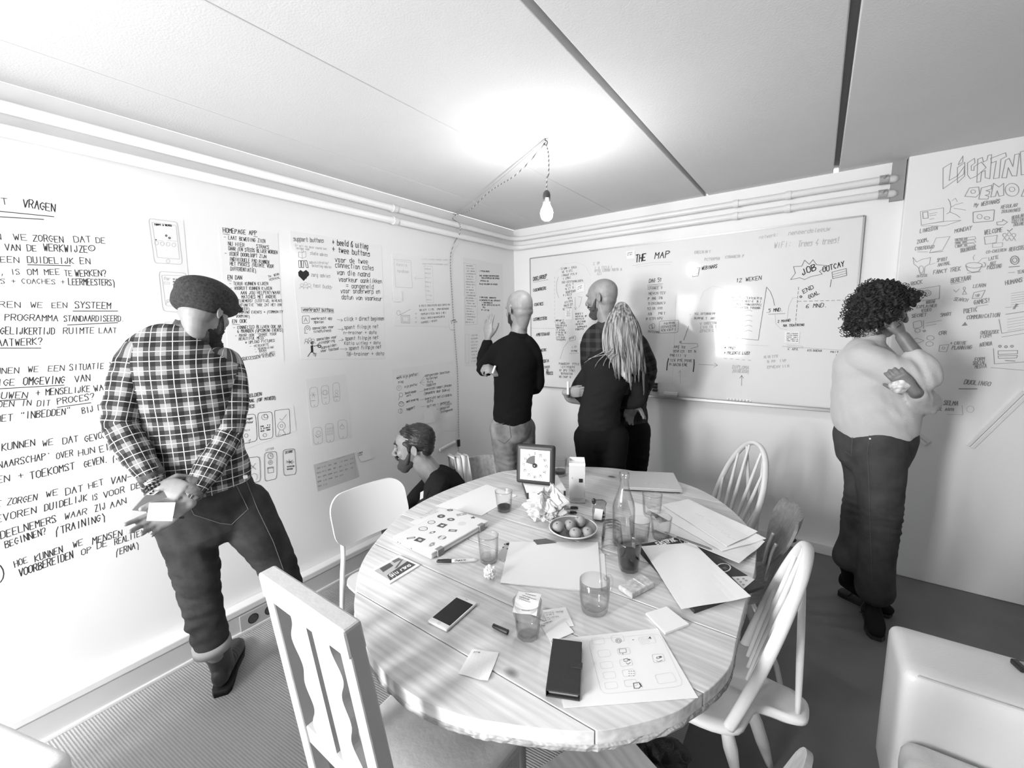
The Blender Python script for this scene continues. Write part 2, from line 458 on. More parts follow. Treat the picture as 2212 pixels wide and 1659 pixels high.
# weathered rim under the plank ends
rim = MB(); n = len(OUT); vs = []; rr = random.Random(4)
prof = [(0.0, TZ - TH + .001), (.003, TZ - TH - .004), (.0, TZ - TH - .016), (-.05, TZ - TH - .017), (-.05, TZ - TH + .001)]
for i in range(n):
    x, y = OUT[i]; dx, dy = OUT[(i + 1) % n][0] - OUT[i - 1][0], OUT[(i + 1) % n][1] - OUT[i - 1][1]
    L = math.hypot(dx, dy) or 1; nx, ny = dy / L, -dx / L
    if nx * (x - cx) + ny * (y - cy) < 0: nx, ny = -nx, -ny
    for (o_, z) in prof:
        j = rr.uniform(-.0022, .0012)
        vs.append((x + nx * (o_ + j) - cx, y + ny * (o_ + j) - cy, z))
fs = []
for i in range(n):
    for k in range(5):
        fs.append((i * 5 + k, ((i + 1) % n) * 5 + k, ((i + 1) % n) * 5 + (k + 1) % 5, i * 5 + (k + 1) % 5))
rim.add(vs, fs).build('rim', M_edge, table)
for (x, y) in ((1.72, -2.47), (1.25, -2.40), (1.42, -1.62), (1.98, -1.60)):
    MB().lathe([(.028, 0), (.032, .02), (.030, .3), (.038, .5), (.034, .62), (.042, .66), (.042, TZ - TH - .016)], (x - cx, y - cy, 0), n=20).build('leg', mat('grey_painted_leg', .36, .6), table, smooth='auto')
MB().box((-.02, .0, .665), (.36, .42, .03)).build('apron', mat('grey_painted_leg', .36, .6), table, bevel=.004)

# ------------------------------------------------------------------ chairs
def turned(m, a, b, r, n=14):
    a, b = Vector(a), Vector(b)
    pr = [(0, .55), (.08, .7), (.22, 1.0), (.42, 1.05), (.55, .8), (.60, .65), (.63, .9), (.67, .62), (.8, .95), (.92, .8), (1, .62)]
    m.tube([a.lerp(b, t) for t, _ in pr], [r * q for _, q in pr], n=n)
    return m
def windsor(label, loc, rz):
    """spindle-back chair with a bow and a tail behind the seat; faces local +y"""
    t = thing('windsor_chair', label, 'chair', loc, rz, 'white windsor chairs')
    so = [(-.17, .20), (-.10, .225), (.10, .225), (.17, .20), (.205, .12), (.215, 0), (.21, -.10), (.18, -.165), (.12, -.185), (.075, -.20), (.06, -.25), (.055, -.30), (.03, -.325), (-.03, -.325), (-.055, -.30), (-.06, -.25), (-.075, -.20), (-.12, -.185), (-.18, -.165), (-.21, -.10), (-.215, 0), (-.205, .12)]
    P = [Vector((x, y, 0)) for x, y in so]; P, _ = catmull(P + [P[0]], [(1, 1)] * (len(P) + 1), 3); P = P[:-1]
    n = len(P); c = Vector((0, 0, 0)); vs = []; lv = [(.93, .415), (1.0, .425), (1.0, .437), (.96, .447), (.85, .447), (.6, .438), (.25, .434)]
    for (q, z) in lv:
        for p in P: vs.append((p.x * q, p.y * q + (.0 if q > .9 else -.01), z))
    vs.append((0, -.01, .434)); vs.append((0, 0, .415)); m = MB(); fs = []
    for i in range(len(lv) - 1):
        for k in range(n): fs.append((i * n + k, i * n + (k + 1) % n, (i + 1) * n + (k + 1) % n, (i + 1) * n + k))
    L = (len(lv) - 1) * n
    for k in range(n): fs.append((L + k, L + (k + 1) % n, len(vs) - 2)); fs.append((k, len(vs) - 1, (k + 1) % n))
    m.add(vs, fs); m.build('seat', M_pale, t, smooth=True)
    def bow(a):   # a in 0..1 along the bow
        pts = [(-.185, .44), (-.200, .56), (-.198, .68), (-.165, .80), (-.095, .90), (0, .935), (.095, .90), (.165, .80), (.198, .68), (.200, .56), (.185, .44)]
        P = [Vector((x, -.14 - (z - .44) * .31, z)) for x, z in pts]
        Q, _ = catmull(P, [(1, 1)] * len(P), 8); i = min(len(Q) - 1, max(0, int(round(a * (len(Q) - 1))))); return Q[i], Q
    _, Q = bow(0)
    MB().tube(Q, [(.0155, .011)] * len(Q), n=12, ref=(0, 1, 0)).build('bow', M_pale, t, smooth=True)
    for k, (xb, a) in enumerate(((-.13, .215), (-.08, .345), (-.028, .44), (.028, .56), (.08, .655), (.13, .785))):
        top, _ = bow(a); b0 = Vector((xb, -.155 - .01 * (1 - (xb / .13) ** 2), .44)); mid = b0.lerp(top, .45)
        MB().tube([b0, mid, top], [.0065, .0095, .006], n=10, sub=4).build('spindle', M_pale, t, smooth=True)
    for s in (-1, 1):
        top, _ = bow(.5 + s * .09); b0 = Vector((s * .03, -.30, .44))
        MB().tube([b0, b0.lerp(top, .5), top], [.0075, .010, .007], n=10, sub=4).build('brace_spindle', M_pale, t, smooth=True)
    ft = {}
    for sx in (-1, 1):
        for sy in (-1, 1):
            a = Vector((sx * .13, sy * .12 - .0, .42)); b = Vector((sx * .20, .19 if sy > 0 else -.24, 0)); ft[sx, sy] = (a, b)
            turned(MB(), b, a, .021).build('leg', M_pale, t, smooth=True)
    for sx in (-1, 1):
        a, b = ft[sx, 1][0].lerp(ft[sx, 1][1], .6), ft[sx, -1][0].lerp(ft[sx, -1][1], .6)
        MB().tube([a, a.lerp(b, .5), b], [.008, .013, .008], n=10, sub=4).build('stretcher', M_pale, t, smooth=True)
    return t
windsor('near white windsor chair between the straight side of the table and the right armchair', (2.135, -2.03, 0), math.radians(91))
windsor('far white windsor chair behind the table, in front of the bare wall below the whiteboard', (1.945, -1.07, 0), math.radians(124))

def ply_chair(label, loc, rz, m_back, m_tube, tilt=.09, w=.195, group=None, htop=.80, hbot=.60):
    """stacking chair: curved plywood back and seat on a bent tube frame; faces local +y"""
    t = thing('school_chair', label, 'chair', loc, rz, group)
    def panel(name, pts, thick, cur):
        # pts outline in (u, v), v up the panel; cur -> 3D
        n = len(pts); m = MB(); vs = []
        for off in (0, thick):
            for u, v in pts: vs.append(cur(u, v, off))
        g = []
        fs = [(i, (i + 1) % n, n + (i + 1) % n, n + i) for i in range(n)]
        m.add(vs, fs)
        # surface strips across
        return m
    def rr(w, z0, z1, r, k=6):
        out = []
        for (cx_, cz_, a0) in ((w - r, z1 - r, 0), (-w + r, z1 - r, 90), (-w + r, z0 + r, 180), (w - r, z0 + r, 270)):
            for i in range(k + 1):
                a = math.radians(a0 + 90 * i / k); out.append((cx_ + r * math.cos(a), cz_ + r * math.sin(a)))
        return out
    # back: grid bent round a vertical axis
    def grid(name, w, v0, v1, r, f, th, material):
        nx, ny = 22, 12; vs = []; fs = []
        for s in (0, 1):
            for j in range(ny + 1):
                for i in range(nx + 1):
                    u = -w + 2 * w * i / nx; v = v0 + (v1 - v0) * j / ny
                    # rounded corners
                    du = max(0, abs(u) - (w - r)); dv = max(0, v - (v1 - r), (v0 + r) - v)
                    if du > 0 and dv > 0:
                        L = math.hypot(du, dv); mx = max(du, dv); sc = mx / L
                        u = math.copysign((w - r) + du * sc, u)
                        v = (v1 - r) + dv * sc if v > (v0 + v1) / 2 else (v0 + r) - dv * sc
                    vs.append(f(u, v, th * s))
        N = (nx + 1) * (ny + 1)
        for j in range(ny):
            for i in range(nx):
                a = j * (nx + 1) + i; q = (a, a + 1, a + nx + 2, a + nx + 1)
                fs.append(q); fs.append(tuple(N + x for x in q[::-1]))
        bd = [i for i in range(nx + 1)] + [j * (nx + 1) + nx for j in range(1, ny + 1)] + [ny * (nx + 1) + i for i in range(nx - 1, -1, -1)] + [j * (nx + 1) for j in range(ny - 1, 0, -1)]
        for a, b in zip(bd, bd[1:] + bd[:1]): fs.append((b, a, N + a, N + b))
        return MB().add(vs, fs).build(name, material, t, smooth='auto')
    yb = lambda z: -.19 - (z - .45) * (tilt / .35)
    bk = grid('backrest', w, hbot, htop, .075, lambda u, v, o: (u, yb(v) + .035 * (u / w) ** 2 * 1.0 - o, v), .010, m_back)
    grid('seat', .19, -.20, .19, .07, lambda u, v, o: (u, v, .452 + .012 * (abs(v) / .2) ** 2 + .008 * (u / .19) ** 2 - .012 * (v > .12) * ((v - .12) / .08) - o), .011, m_back)
    for s in (-1, 1):
        MB().tube([(s * (w - .045), yb(htop - .04) - .012 + .02, htop - .05), (s * (w - .035), yb(hbot) - .010 + .02, hbot), (s * .185, -.20, .45), (s * .19, -.26, .02), (s * .19, -.262, 0)], .0105, n=10, sub=4).build('back_leg', m_tube, t, smooth=True)
        MB().tube([(s * .16, -.19, .435), (s * .165, 0, .432), (s * .17, .14, .432), (s * .185, .20, .38), (s * .195, .22, 0)], .0105, n=10, sub=4).build('front_leg', m_tube, t, smooth=True)
        MB().tube([(s * (w - .06), yb(.7) + .008, .70), (s * (w - .06), yb(.7) + .013, .70)], .007, n=10).build('bolt', M_chrome, t)
    MB().tube([(-.165, .05, .430), (.165, .05, .430)], .009, n=8).build('crossbar', m_tube, t)
    return t
ply_chair('white plywood chair on the left of the table, its rounded backrest beside the stickered laptop', (.965, -2.275, 0), math.radians(-95), M_pale2, M_pale2, group='moulded plywood chairs', w=.195, htop=.83, hbot=.60)
ply_chair('wooden plywood chair behind the crouching man, a pale cloth over its backrest', (1.03, -1.645, 0), math.radians(-112), M_ply, M_chrome, group='moulded plywood chairs', w=.165, htop=.795)
ply_chair('wooden chair at the bottom edge of the photo, under the near side of the table', (2.10, -2.64, 0), math.radians(67), M_ply, M_chrome, group='moulded plywood chairs', tilt=.12, htop=.86)
# cloth over the second one
def cloth():
    t = thing('cloth', 'pale crumpled cloth hung over the corner of the wooden chair behind the crouching man', 'cloth', (1.03, -1.645, 0), math.radians(-112))
    m = MB(); nu, nv = 14, 16; vs = []
    yb = lambda z: -.19 - (z - .45) * (.09 / .35)
    for j in range(nv + 1):
        for i in range(nu + 1):
            u = .062 + .10 * i / nu - .00 * j; s = -1 + 2 * j / nv      # s<0 front, s>0 behind
            w_ = .010 * math.sin(i * 1.3 + j * .4)
            if abs(s) < .12: z = .824; y = yb(.81) + .02 - s * .12 * 1.0 + .01
            else: z = .824 - (abs(s) - .12) * (.26 if s < 0 else .42) - .01 * math.sin(i * .9); y = (yb(z) + .045 if s < 0 else yb(z) - .022)
            vs.append((u + .02 * (s if s < 0 else 0) * math.sin(i), y + (w_ if s < 0 else -w_), z))
    fs = [(j * (nu + 1) + i, j * (nu + 1) + i + 1, (j + 1) * (nu + 1) + i + 1, (j + 1) * (nu + 1) + i) for j in range(nv) for i in range(nu)]
    o = m.add(vs, fs).build('drape', mat('pale_cloth', .62, .9, bump=.3, bscale=90), t, smooth=True)
    md = o.modifiers.new('s', 'SOLIDIFY'); md.thickness = .003
cloth()
# one-piece shell chair seen nearly edge on
def shell_chair():
    t = thing('shell_chair', 'dark wooden one-piece shell chair with a waisted back, between the two windsor chairs', 'chair', (2.135, -1.43, 0), math.radians(100))
    st_ = [(.20, .43, .17), (.10, .445, .19), (0, .44, .19), (-.10, .44, .17), (-.16, .47, .125), (-.185, .53, .095), (-.20, .60, .10), (-.215, .66, .155), (-.235, .72, .19), (-.26, .78, .17), (-.268, .80, .13)]
    P, R_ = catmull([Vector((0, y, z)) for y, z, w in st_], [(w, w) for y, z, w in st_], 4)
    nu = 14; vs = []; m = len(P)
    for s in (0, 1):
        for i in range(m):
            T = (P[min(m - 1, i + 1)] - P[max(0, i - 1)]).normalized(); N = Vector((0, -T.z, T.y)); N = -N if N.z < 0 and P[i].z < .46 else N
            for k in range(nu + 1):
                u = -1 + 2 * k / nu; c = .035 * u * u * (1 if P[i].z > .5 else .3)
                q = P[i] + Vector((u * R_[i][0], c if P[i].z > .5 else 0, c if P[i].z <= .5 else 0)) - Vector((0, (.011 * s) if P[i].z > .5 else 0, .011 * s if P[i].z <= .5 else 0))
                vs.append(q)
    N_ = m * (nu + 1); fs = []
    for i in range(m - 1):
        for k in range(nu):
            a = i * (nu + 1) + k; q = (a, a + 1, a + nu + 2, a + nu + 1); fs.append(q); fs.append(tuple(N_ + x for x in q[::-1]))
    bd = list(range(nu + 1)) + [i * (nu + 1) + nu for i in range(1, m)] + [(m - 1) * (nu + 1) + k for k in range(nu - 1, -1, -1)] + [i * (nu + 1) for i in range(m - 2, 0, -1)]
    for a, b in zip(bd, bd[1:] + bd[:1]): fs.append((b, a, N_ + a, N_ + b))
    MB().add(vs, fs).build('shell', wood('dark_beech', .12, .30, 'Y', knots=False, seed=2), t, smooth='auto')
    for s in (-1, 1):
        MB().tube([(s * .05, -.188, .66), (s * .05, -.172, .60), (s * .06, -.16, .50)], .008, n=10, sub=4).build('rib', M_chrome, t, smooth=True)
        MB().tube([(s * .10, -.10, .428), (s * .17, -.20, .2), (s * .19, -.24, 0)], .0105, n=10, sub=3).build('back_leg', M_chrome, t, smooth=True)
        MB().tube([(s * .10, .10, .428), (s * .17, .18, .3), (s * .19, .21, 0)], .0105, n=10, sub=3).build('front_leg', M_chrome, t, smooth=True)
    MB().ball((.06, -.245, .64), (.016, .03, .012)).build('knob', mat('black_rubber', .02, .6), t)
shell_chair()
# slat-back chair in front, left
def slat_chair():
    t = thing('slat_back_chair', 'white painted slat-back chair with two wavy slats, largest chair in the left foreground', 'chair', (1.622, -2.955, 0), 0.0)
    M = mat('thick_white_paint', .46, rough=.5, bump=.3, bscale=45)
    w = .157
    def sk(m):
        m.v = [(x - max(0, z - .45) * .16, y, z) for x, y, z in m.v]; return m
    lean = lambda z: -(z - .45) * .06
    for s in (-1, 1):
        sk(MB().box((s * w, lean(.72), .72), (.020, .018, .275), Matrix.Rotation(.06, 3, 'X'))).build('back_post', M, t, bevel=.004)
        MB().tube([(s * w, .005, .46), (s * w, -.03, 0)], .019, n=4, ref=(1, 1, 0)).build('back_leg', M, t)
        MB().box((s * .17, .36, .22), (.018, .018, .22)).build('front_leg', M, t, bevel=.003)
        MB().box((s * .175, .18, .40), (.011, .165, .028)).build('side_rail', M, t, bevel=.002)
    sk(MB().box((0, lean(.985), .975), (w + .020, .021, .030), Matrix.Rotation(.06, 3, 'X'))).build('top_rail', M, t, bevel=.006)
    sk(MB().box((0, lean(.60), .60), (w - .02, .014, .022), Matrix.Rotation(.06, 3, 'X'))).build('lower_rail', M, t, bevel=.003)
    MB().box((0, .01, .42), (w - .02, .012, .03)).build('seat_rail', M, t, bevel=.003)
    MB().box((0, .36, .41), (w - .02, .011, .028)).build('front_rail', M, t, bevel=.003)
    for s in (-1, 1):
        pts = []
        n = 40
        for i in range(n + 1):
            z = .615 + .35 * i / n; pts.append((s * (.088 + .010 * math.sin(i / n * PI * 2 * 3.2) + .006 * math.cos(i / n * 9)), z))
        prof = [(s * .012, .615)] + pts + [(s * .012, .965)]
        vs = [Vector((x, lean(z) - .009, z)) for x, z in prof]
        sk(MB().slab(vs, (0, .018, 0))).build('slat', M, t)
    MB().prism([(-.19, .02), (.19, .02), (.215, .40), (-.215, .40)], .445, .467).build('seat', M, t, bevel=.008)
    MB().tube([(-.17, .17, .16), (.17, .17, .16)], .011, n=8).build('stretcher', M, t)
slat_chair()
# ------------------------------------------------------------------ armchairs
M_leather = mat('pale_leather', .70, rough=.38, bump=.15, bscale=240, var=.02, vscale=5)
def soft_box(m, c, h, r=.04, k=3):
    """box with rounded edges (superellipsoid-like grid)"""
    n = 10; vs = []; fs = []; c = Vector(c)
    idx = {}
    def P(x, y, z):
        q = Vector((x * h[0], y * h[1], z * h[2])); b = Vector([max(-(h[i] - r), min(h[i] - r, q[i])) for i in range(3)])
        d = q - b
        if d.length > 1e-9: q = b + d.normalized() * r
        return c + q
    for ax in range(3):
        for s in (-1, 1):
            base = len(vs); g = [-1, -.985, -.95, -.9, -.8, -.5, 0, .5, .8, .9, .95, .985, 1]; L = len(g)
            for a in g:
                for b in g:
                    v = [0, 0, 0]; v[ax] = s; v[(ax + 1) % 3] = a; v[(ax + 2) % 3] = b; vs.append(P(*v))
            for i in range(L - 1):
                for j in range(L - 1):
                    q = (base + i * L + j, base + (i + 1) * L + j, base + (i + 1) * L + j + 1, base + i * L + j + 1)
                    fs.append(q if s > 0 else q[::-1])
    return m.add(vs, fs)
def armchair(label, loc, rz):
    t = thing('armchair', label, 'armchair', loc, rz, 'pale leather armchairs')
    # faces local +y; width along x
    for s in (-1, 1): soft_box(MB(), (s * .345, 0, .36), (.125, .36, .24), .03).build('arm', M_leather, t, smooth=True)
    soft_box(MB(), (0, -.285, .37), (.222, .075, .23), .03).build('back', M_leather, t, smooth=True)
    soft_box(MB(), (0, .06, .26), (.222, .29, .09), .03).build('base', M_leather, t, smooth=True)
    soft_box(MB(), (0, .08, .36), (.218, .28, .06), .045).build('cushion', M_leather, t, smooth=True)
    for sx in (-1, 1):
        for sy in (-1, 1): MB().lathe([(.02, 0), (.022, .12)], (sx * .33, sy * .30, 0), n=12).build('foot', mat('black_rubber', .02, .6), t)
    for s in (-1, 1):
        MB().tube([(s * .225, -.33, .596), (s * .225, .33, .596)], .0025, n=6).build('piping', mat('piping', .55, .5), t)
    return t
armchair('pale leather armchair at the right edge of the photo, a black remote on its arm', (3.035, -2.13, 0), math.radians(92))
armchair('pale leather armchair arm cut off by the bottom left corner of the photo', (.84, -3.875, 0), math.radians(-72))
rm = onz(2204, 1432, .604)
t = thing('remote_control', 'black remote control lying on the arm of the right armchair', 'remote', (rm.x + .03, rm.y - .01, .6005), .35)
MB().box((0, 0, .008), (.05, .019, .008)).build('case', mat('black_plastic', .02, .35), t, bevel=.004)
MB().box((-.03, 0, .0165), (.007, .007, .001)).build('button', mat('grey_button', .3, .5), t)

# ------------------------------------------------------------------ thin glass
def thin_glass(name, body=.985, edge=.5):
    m = bpy.data.materials.new(name); m.use_nodes = True; nt = m.node_tree
    nt.nodes.remove(nt.nodes['Principled BSDF']); out = nt.nodes['Material Output']
    tr = nt.nodes.new('ShaderNodeBsdfTransparent'); gl = nt.nodes.new('ShaderNodeBsdfGlossy'); mx = nt.nodes.new('ShaderNodeMixShader')
    gl.inputs['Roughness'].default_value = .04
    ge = nt.nodes.new('ShaderNodeNewGeometry'); vm = nt.nodes.new('ShaderNodeVectorMath'); vm.operation = 'DOT_PRODUCT'
    nt.links.new(ge.outputs['Normal'], vm.inputs[0]); nt.links.new(ge.outputs['Incoming'], vm.inputs[1])
    fc = math_node(nt, 'SUBTRACT', 1.0, math_node(nt, 'ABSOLUTE', vm.outputs['Value']))
    p3 = math_node(nt, 'POWER', fc, 3.0); p5 = math_node(nt, 'ADD', math_node(nt, 'MULTIPLY', math_node(nt, 'POWER', fc, 4.0), .6), .055)
    r = nt.nodes.new('ShaderNodeMapRange'); r.inputs['To Min'].default_value = body; r.inputs['To Max'].default_value = edge
    nt.links.new(p3, r.inputs['Value']); nt.links.new(grey_of(nt, r.outputs[0]), tr.inputs[0])
    nt.links.new(p5, mx.inputs[0]); nt.links.new(tr.outputs[0], mx.inputs[1]); nt.links.new(gl.outputs[0], mx.inputs[2])
    nt.links.new(mx.outputs[0], out.inputs[0])
    return m
M_glass = thin_glass('clear_glass'); M_water = thin_glass('still_water', .96, .75); M_film = thin_glass('cellophane', .80, .45)
M_paper = mat('white_paper', .84, rough=.75, spec=.2)
M_paper2 = mat('off_white_paper', .76, rough=.8, spec=.2)
M_black = mat('black_plastic', .02, .35)
M_cola = mat('dark_drink', .012, rough=.05)
ZT = TZ + .0008
def sheet(name, label, cat, px, z=ZT, th=.0005, m=None, group=None, curl=0.0, parent=None):
    P = [onz(x, y, z + th) for x, y in px]
    c = sum(P, Vector()) / len(P)
    t = thing(name, label, cat, (c.x, c.y, z), 0, group)
    mb = MB(); n = 10; vs = []
    for j in range(n + 1):
        for i in range(n + 1):
            a, b = i / n, j / n
            p = P[0] * (1 - a) * (1 - b) + P[1] * a * (1 - b) + P[2] * a * b + P[3] * (1 - a) * b
            h = curl * max(0, a - .75) * max(0, b - .4) * 6 + curl * .25 * math.sin(a * 5 + b * 3) ** 2
            vs.append((p.x - c.x, p.y - c.y, h + th))
    fs = [(j * (n + 1) + i, j * (n + 1) + i + 1, (j + 1) * (n + 1) + i + 1, (j + 1) * (n + 1) + i) for j in range(n) for i in range(n)]
    N = len(vs); vs2 = [(x, y, zz - th) for x, y, zz in vs]
    mb.add(vs + vs2, fs + [tuple(N + k for k in f[::-1]) for f in fs])
    e = [i for i in range(n)] + [i * (n + 1) + n for i in range(n)] + [n * (n + 1) + n - i for i in range(n)] + [(n - i) * (n + 1) for i in range(n)]
    mb.add(vs + vs2, [(e[k], N + e[k], N + e[(k + 1) % len(e)], e[(k + 1) % len(e)]) for k in range(len(e))])
    o = mb.build('sheet', m or M_paper, t)
    return t
def upto(c):   # flat mark lying in a parent's frame
    return c
# big loose sheets, from the table up
sheet('paper_sheet', 'large blank sheet on the far left of the table, behind the stickered laptop', 'paper', [(940, 1093), (1052, 1046), (1117, 1070), (1040, 1114)], group=None)
sheet('paper_sheet', 'lower blank sheet showing its edge under the thick sheet in mid-table', 'paper', [(1110, 1190), (1306, 1196), (1312, 1283), (1100, 1262)], z=ZT)
sheet('paper_sheet', 'upper blank sheet in mid-table, between the fruit plate and the handled glass mug', 'paper', [(1101, 1170), (1292, 1171), (1299, 1278), (1081, 1258)], z=ZT + .002, th=.0015)
slp = sheet('laptop_sleeve', 'dark sleeve with a pizza slice patch, mostly hidden under a blank sheet at the right', 'sleeve', [(1372, 1178), (1478, 1158), (1650, 1265), (1500, 1318)], z=ZT, th=.011, m=mat('charcoal_cloth', .035, .9, bump=.4, bscale=300), group=None)
shR = sheet('paper_sheet', 'blank sheet lying askew on the dark sleeve at the right side of the table', 'paper', [(1385, 1180), (1497, 1172), (1622, 1291), (1472, 1315)], z=ZT + .013, th=.0012, curl=.004)
st1 = sheet('paper_stack', 'lowest of the loose printed sheets at the far right of the table', 'paper', [(1405, 1140), (1520, 1095), (1652, 1173), (1597, 1216)], z=ZT + .012, th=.001, m=M_paper2, curl=.006, group=None)
st2 = sheet('paper_sheet', 'middle one of the printed sheets fanned out at the far right of the table', 'paper', [(1400, 1100), (1490, 1080), (1655, 1166), (1560, 1190)], z=ZT + .016, th=.001, curl=.005)
st3 = sheet('paper_sheet', 'top one of the printed sheets fanned out at the far right, a pen beside it', 'paper', [(1430, 1090), (1487, 1078), (1637, 1150), (1570, 1180)], z=ZT + .021, th=.001, curl=.004)
st4 = sheet('paper_sheet', 'white sheet lying between the glass bottle and the group of empty tumblers', 'paper', [(1355, 1080), (1395, 1092), (1440, 1150), (1370, 1130)], z=ZT)
sk = sheet('sketch_sheet', 'sheet with pencilled app screens at the near edge of the table, under the phone case', 'paper', [(1188, 1382), (1420, 1357), (1508, 1507), (1218, 1529)], z=ZT, th=.0008)
lp1 = sheet('paper_sheet', 'printed sheet sticking out behind the stickered laptop', 'paper', [(885, 1128), (950, 1097), (1010, 1110), (960, 1160)], z=ZT, m=M_paper2)
lp2 = sheet('paper_sheet', 'white sheet whose corner pokes out to the right from under the stickered laptop', 'paper', [(960, 1150), (1030, 1128), (1045, 1143), (975, 1185)], z=ZT)
# sticky notes
g = 'sticky notes on the table'
nt1 = sheet('sticky_note', 'sticky note with one small word in its corner, nearest the slat-back chair', 'sticky note', [(1020, 1402), (1078, 1410), (1054, 1473), (990, 1455)], z=ZT, th=.0006, curl=.004, group=g)
nt2 = sheet('sticky_note', 'thick blank sticky note pad right of the handled glass mug', 'sticky note', [(1395, 1324), (1440, 1310), (1488, 1347), (1437, 1367)], z=ZT, th=.006, group=g)
nt3 = sheet('sticky_note', 'sticky note with lines of handwriting, right of the water tumbler', 'sticky note', [(1172, 1318), (1222, 1311), (1240, 1352), (1190, 1360)], z=ZT, th=.0006, group=g)
nt4 = sheet('sticky_note', 'sticky note tucked under the sketch sheet and the written note by the tumbler', 'sticky note', [(1165, 1345), (1215, 1335), (1240, 1366), (1190, 1388)], z=ZT + .001, th=.0006, group=g)
# ------------------------------------------------------------------ glasses
def tumbler(label, base_px, h, rt, rb, fill=0.0, liquid=None, facets=0, name='tumbler', group='drinking glasses', z=TZ, base_th=.010, flip=False, band=False):
    c = onz(base_px[0], base_px[1], z)
    t = thing(name, label, 'glass', (c.x, c.y, z + .0009), 0, group)
    w = .0022
    R = lambda q: rb + (rt - rb) * q
    out = [(R(0) * .94, 0), (R(0), .003)] + [(R(q), h * q) for q in (.15, .3, .45, .6)]
    if band: out += [(R(.62) + .002, h * .62), (R(.66) + .0025, h * .66), (R(.70), h * .70)]
    out += [(R(q), h * q) for q in (.8, .92, 1.0)]
    inn = [(R(1) - w * .7, h + .0006)] + [(R(q) - w, h * q) for q in (.92, .7, .45, .2)] + [(R(.12) - w, base_th + .001), (R(0) * .6, base_th), (.0005, base_th)]
    fw = (lambda a, zz: (.06 * max(0, math.cos(a * facets)) ** 2 * (1 if zz < h * .62 else 0))) if facets else None
    prof = out + inn
    if flip: prof = [(r, h - zz) for r, zz in prof][::1]
    m = MB().lathe(prof, n=facets * 6 if facets else 40, wob=(fw if not flip else (lambda a, zz: fw(a, h - zz)) if fw else None))
    m.build('glass', M_glass, t, smooth=True)
    if fill:
        q = fill; MB().lathe([(R(.12) - w - .001, base_th + .002)] + [(R(k * q / 5) - w - .0006, max(base_th + .002, h * k * q / 5)) for k in range(1, 6)], n=40).build('drink', liquid or M_cola, t, smooth='auto')
    return t
tumbler('faceted tumbler with a little dark drink, beside the blank sheet on the far left', (1089, 1103), .093, .040, .030, .24, M_cola, 9)
tumbler('clear glass with a little water behind the crumpled paper ball', (1056, 1212), .098, .037, .029, .22, M_water, 9)
tumbler('dark cola in a faceted tumbler in front of the empty ones, right of mid-table', (1358, 1230), .102, .041, .030, .62, M_cola, 9)
tumbler('empty faceted tumbler nearest the pen and the printed sheets', (1427, 1163), .088, .040, .028, 0, None, 9)
tumbler('empty tumbler directly behind the dark cola, with the rim toward the bottle', (1381, 1170), .088, .040, .029, .10, M_water, 9)
tumbler('tallest empty tumbler, farthest back of the three right of the bottle', (1408, 1113), .096, .042, .033, 0, None, 9)
tumbler('tumbler with dark drink standing behind the timer, beside the carton', (1209, 1026), .095, .040, .032, .30, M_cola, 9)
wt = tumbler('ribbed tumbler of water with a written note lying over its rim, at the near side', (1140, 1372), .100, .039, .029, .70, M_water, 9, band=True)
# note over the rim
m = MB(); vs = []; n = 10
for j in range(n + 1):
    for i in range(n + 1):
        a, b = -1 + 2 * i / n, -1 + 2 * j / n
        x, y = a * .032, b * .032; q = Matrix.Rotation(.35, 2) @ Vector((x, y))
        vs.append((q.x, q.y, .1025 - .010 * max(0, -b - .1) * 2 + .0015 * math.sin(3 * a)))
m.add(vs, [(j * (n + 1) + i, j * (n + 1) + i + 1, (j + 1) * (n + 1) + i + 1, (j + 1) * (n + 1) + i) for j in range(n) for i in range(n)])
nn = thing('sticky_note', 'written sticky note lying on top of the ribbed water tumbler', 'sticky note', wt.location, 0, g)
NO = m.build('sheet', M_paper, nn, smooth=True)
for k, (x0, y0, x1, y1) in enumerate(((-.018, .018, .012, .024), (-.022, .008, .020, .012), (-.024, -.002, .005, .002), (-.020, -.009, .014, -.006))):
    pts = [((x0 + (x1 - x0) * i / 16), y0 + (y1 - y0) * i / 16 + .0016 * math.sin(i * 2.1 + k), .1042) for i in range(17)]
    MB().tube(pts, (.0006), n=4).build('handwriting', M_ink, nn)
# glass mug with handle
c = onz(1284, 1318, TZ)
mg = thing('glass_mug', 'large clear glass mug with a handle, empty, on the near side of the blank sheets', 'mug', (c.x, c.y, TZ + .0009), 0)
hM, rM = .095, .043
MB().lathe([(.032, 0), (.037, .003), (.040, .02), (rM, .05), (rM, hM), (rM - .002, hM + .001), (rM - .0025, .05), (.037, .02), (.030, .012), (.0005, .011)], n=48).build('glass', M_glass, mg, smooth=True)
hd = Vector((.35, .93, 0)).normalized()
MB().tube([hd * (rM - .001) + Vector((0, 0, .082)), hd * (rM + .018) + Vector((0, 0, .084)), hd * (rM + .026) + Vector((0, 0, .062)), hd * (rM + .018) + Vector((0, 0, .035)), hd * (rM - .003) + Vector((0, 0, .030))], .0055, n=12, sub=6).build('handle', M_glass, mg, smooth=True)
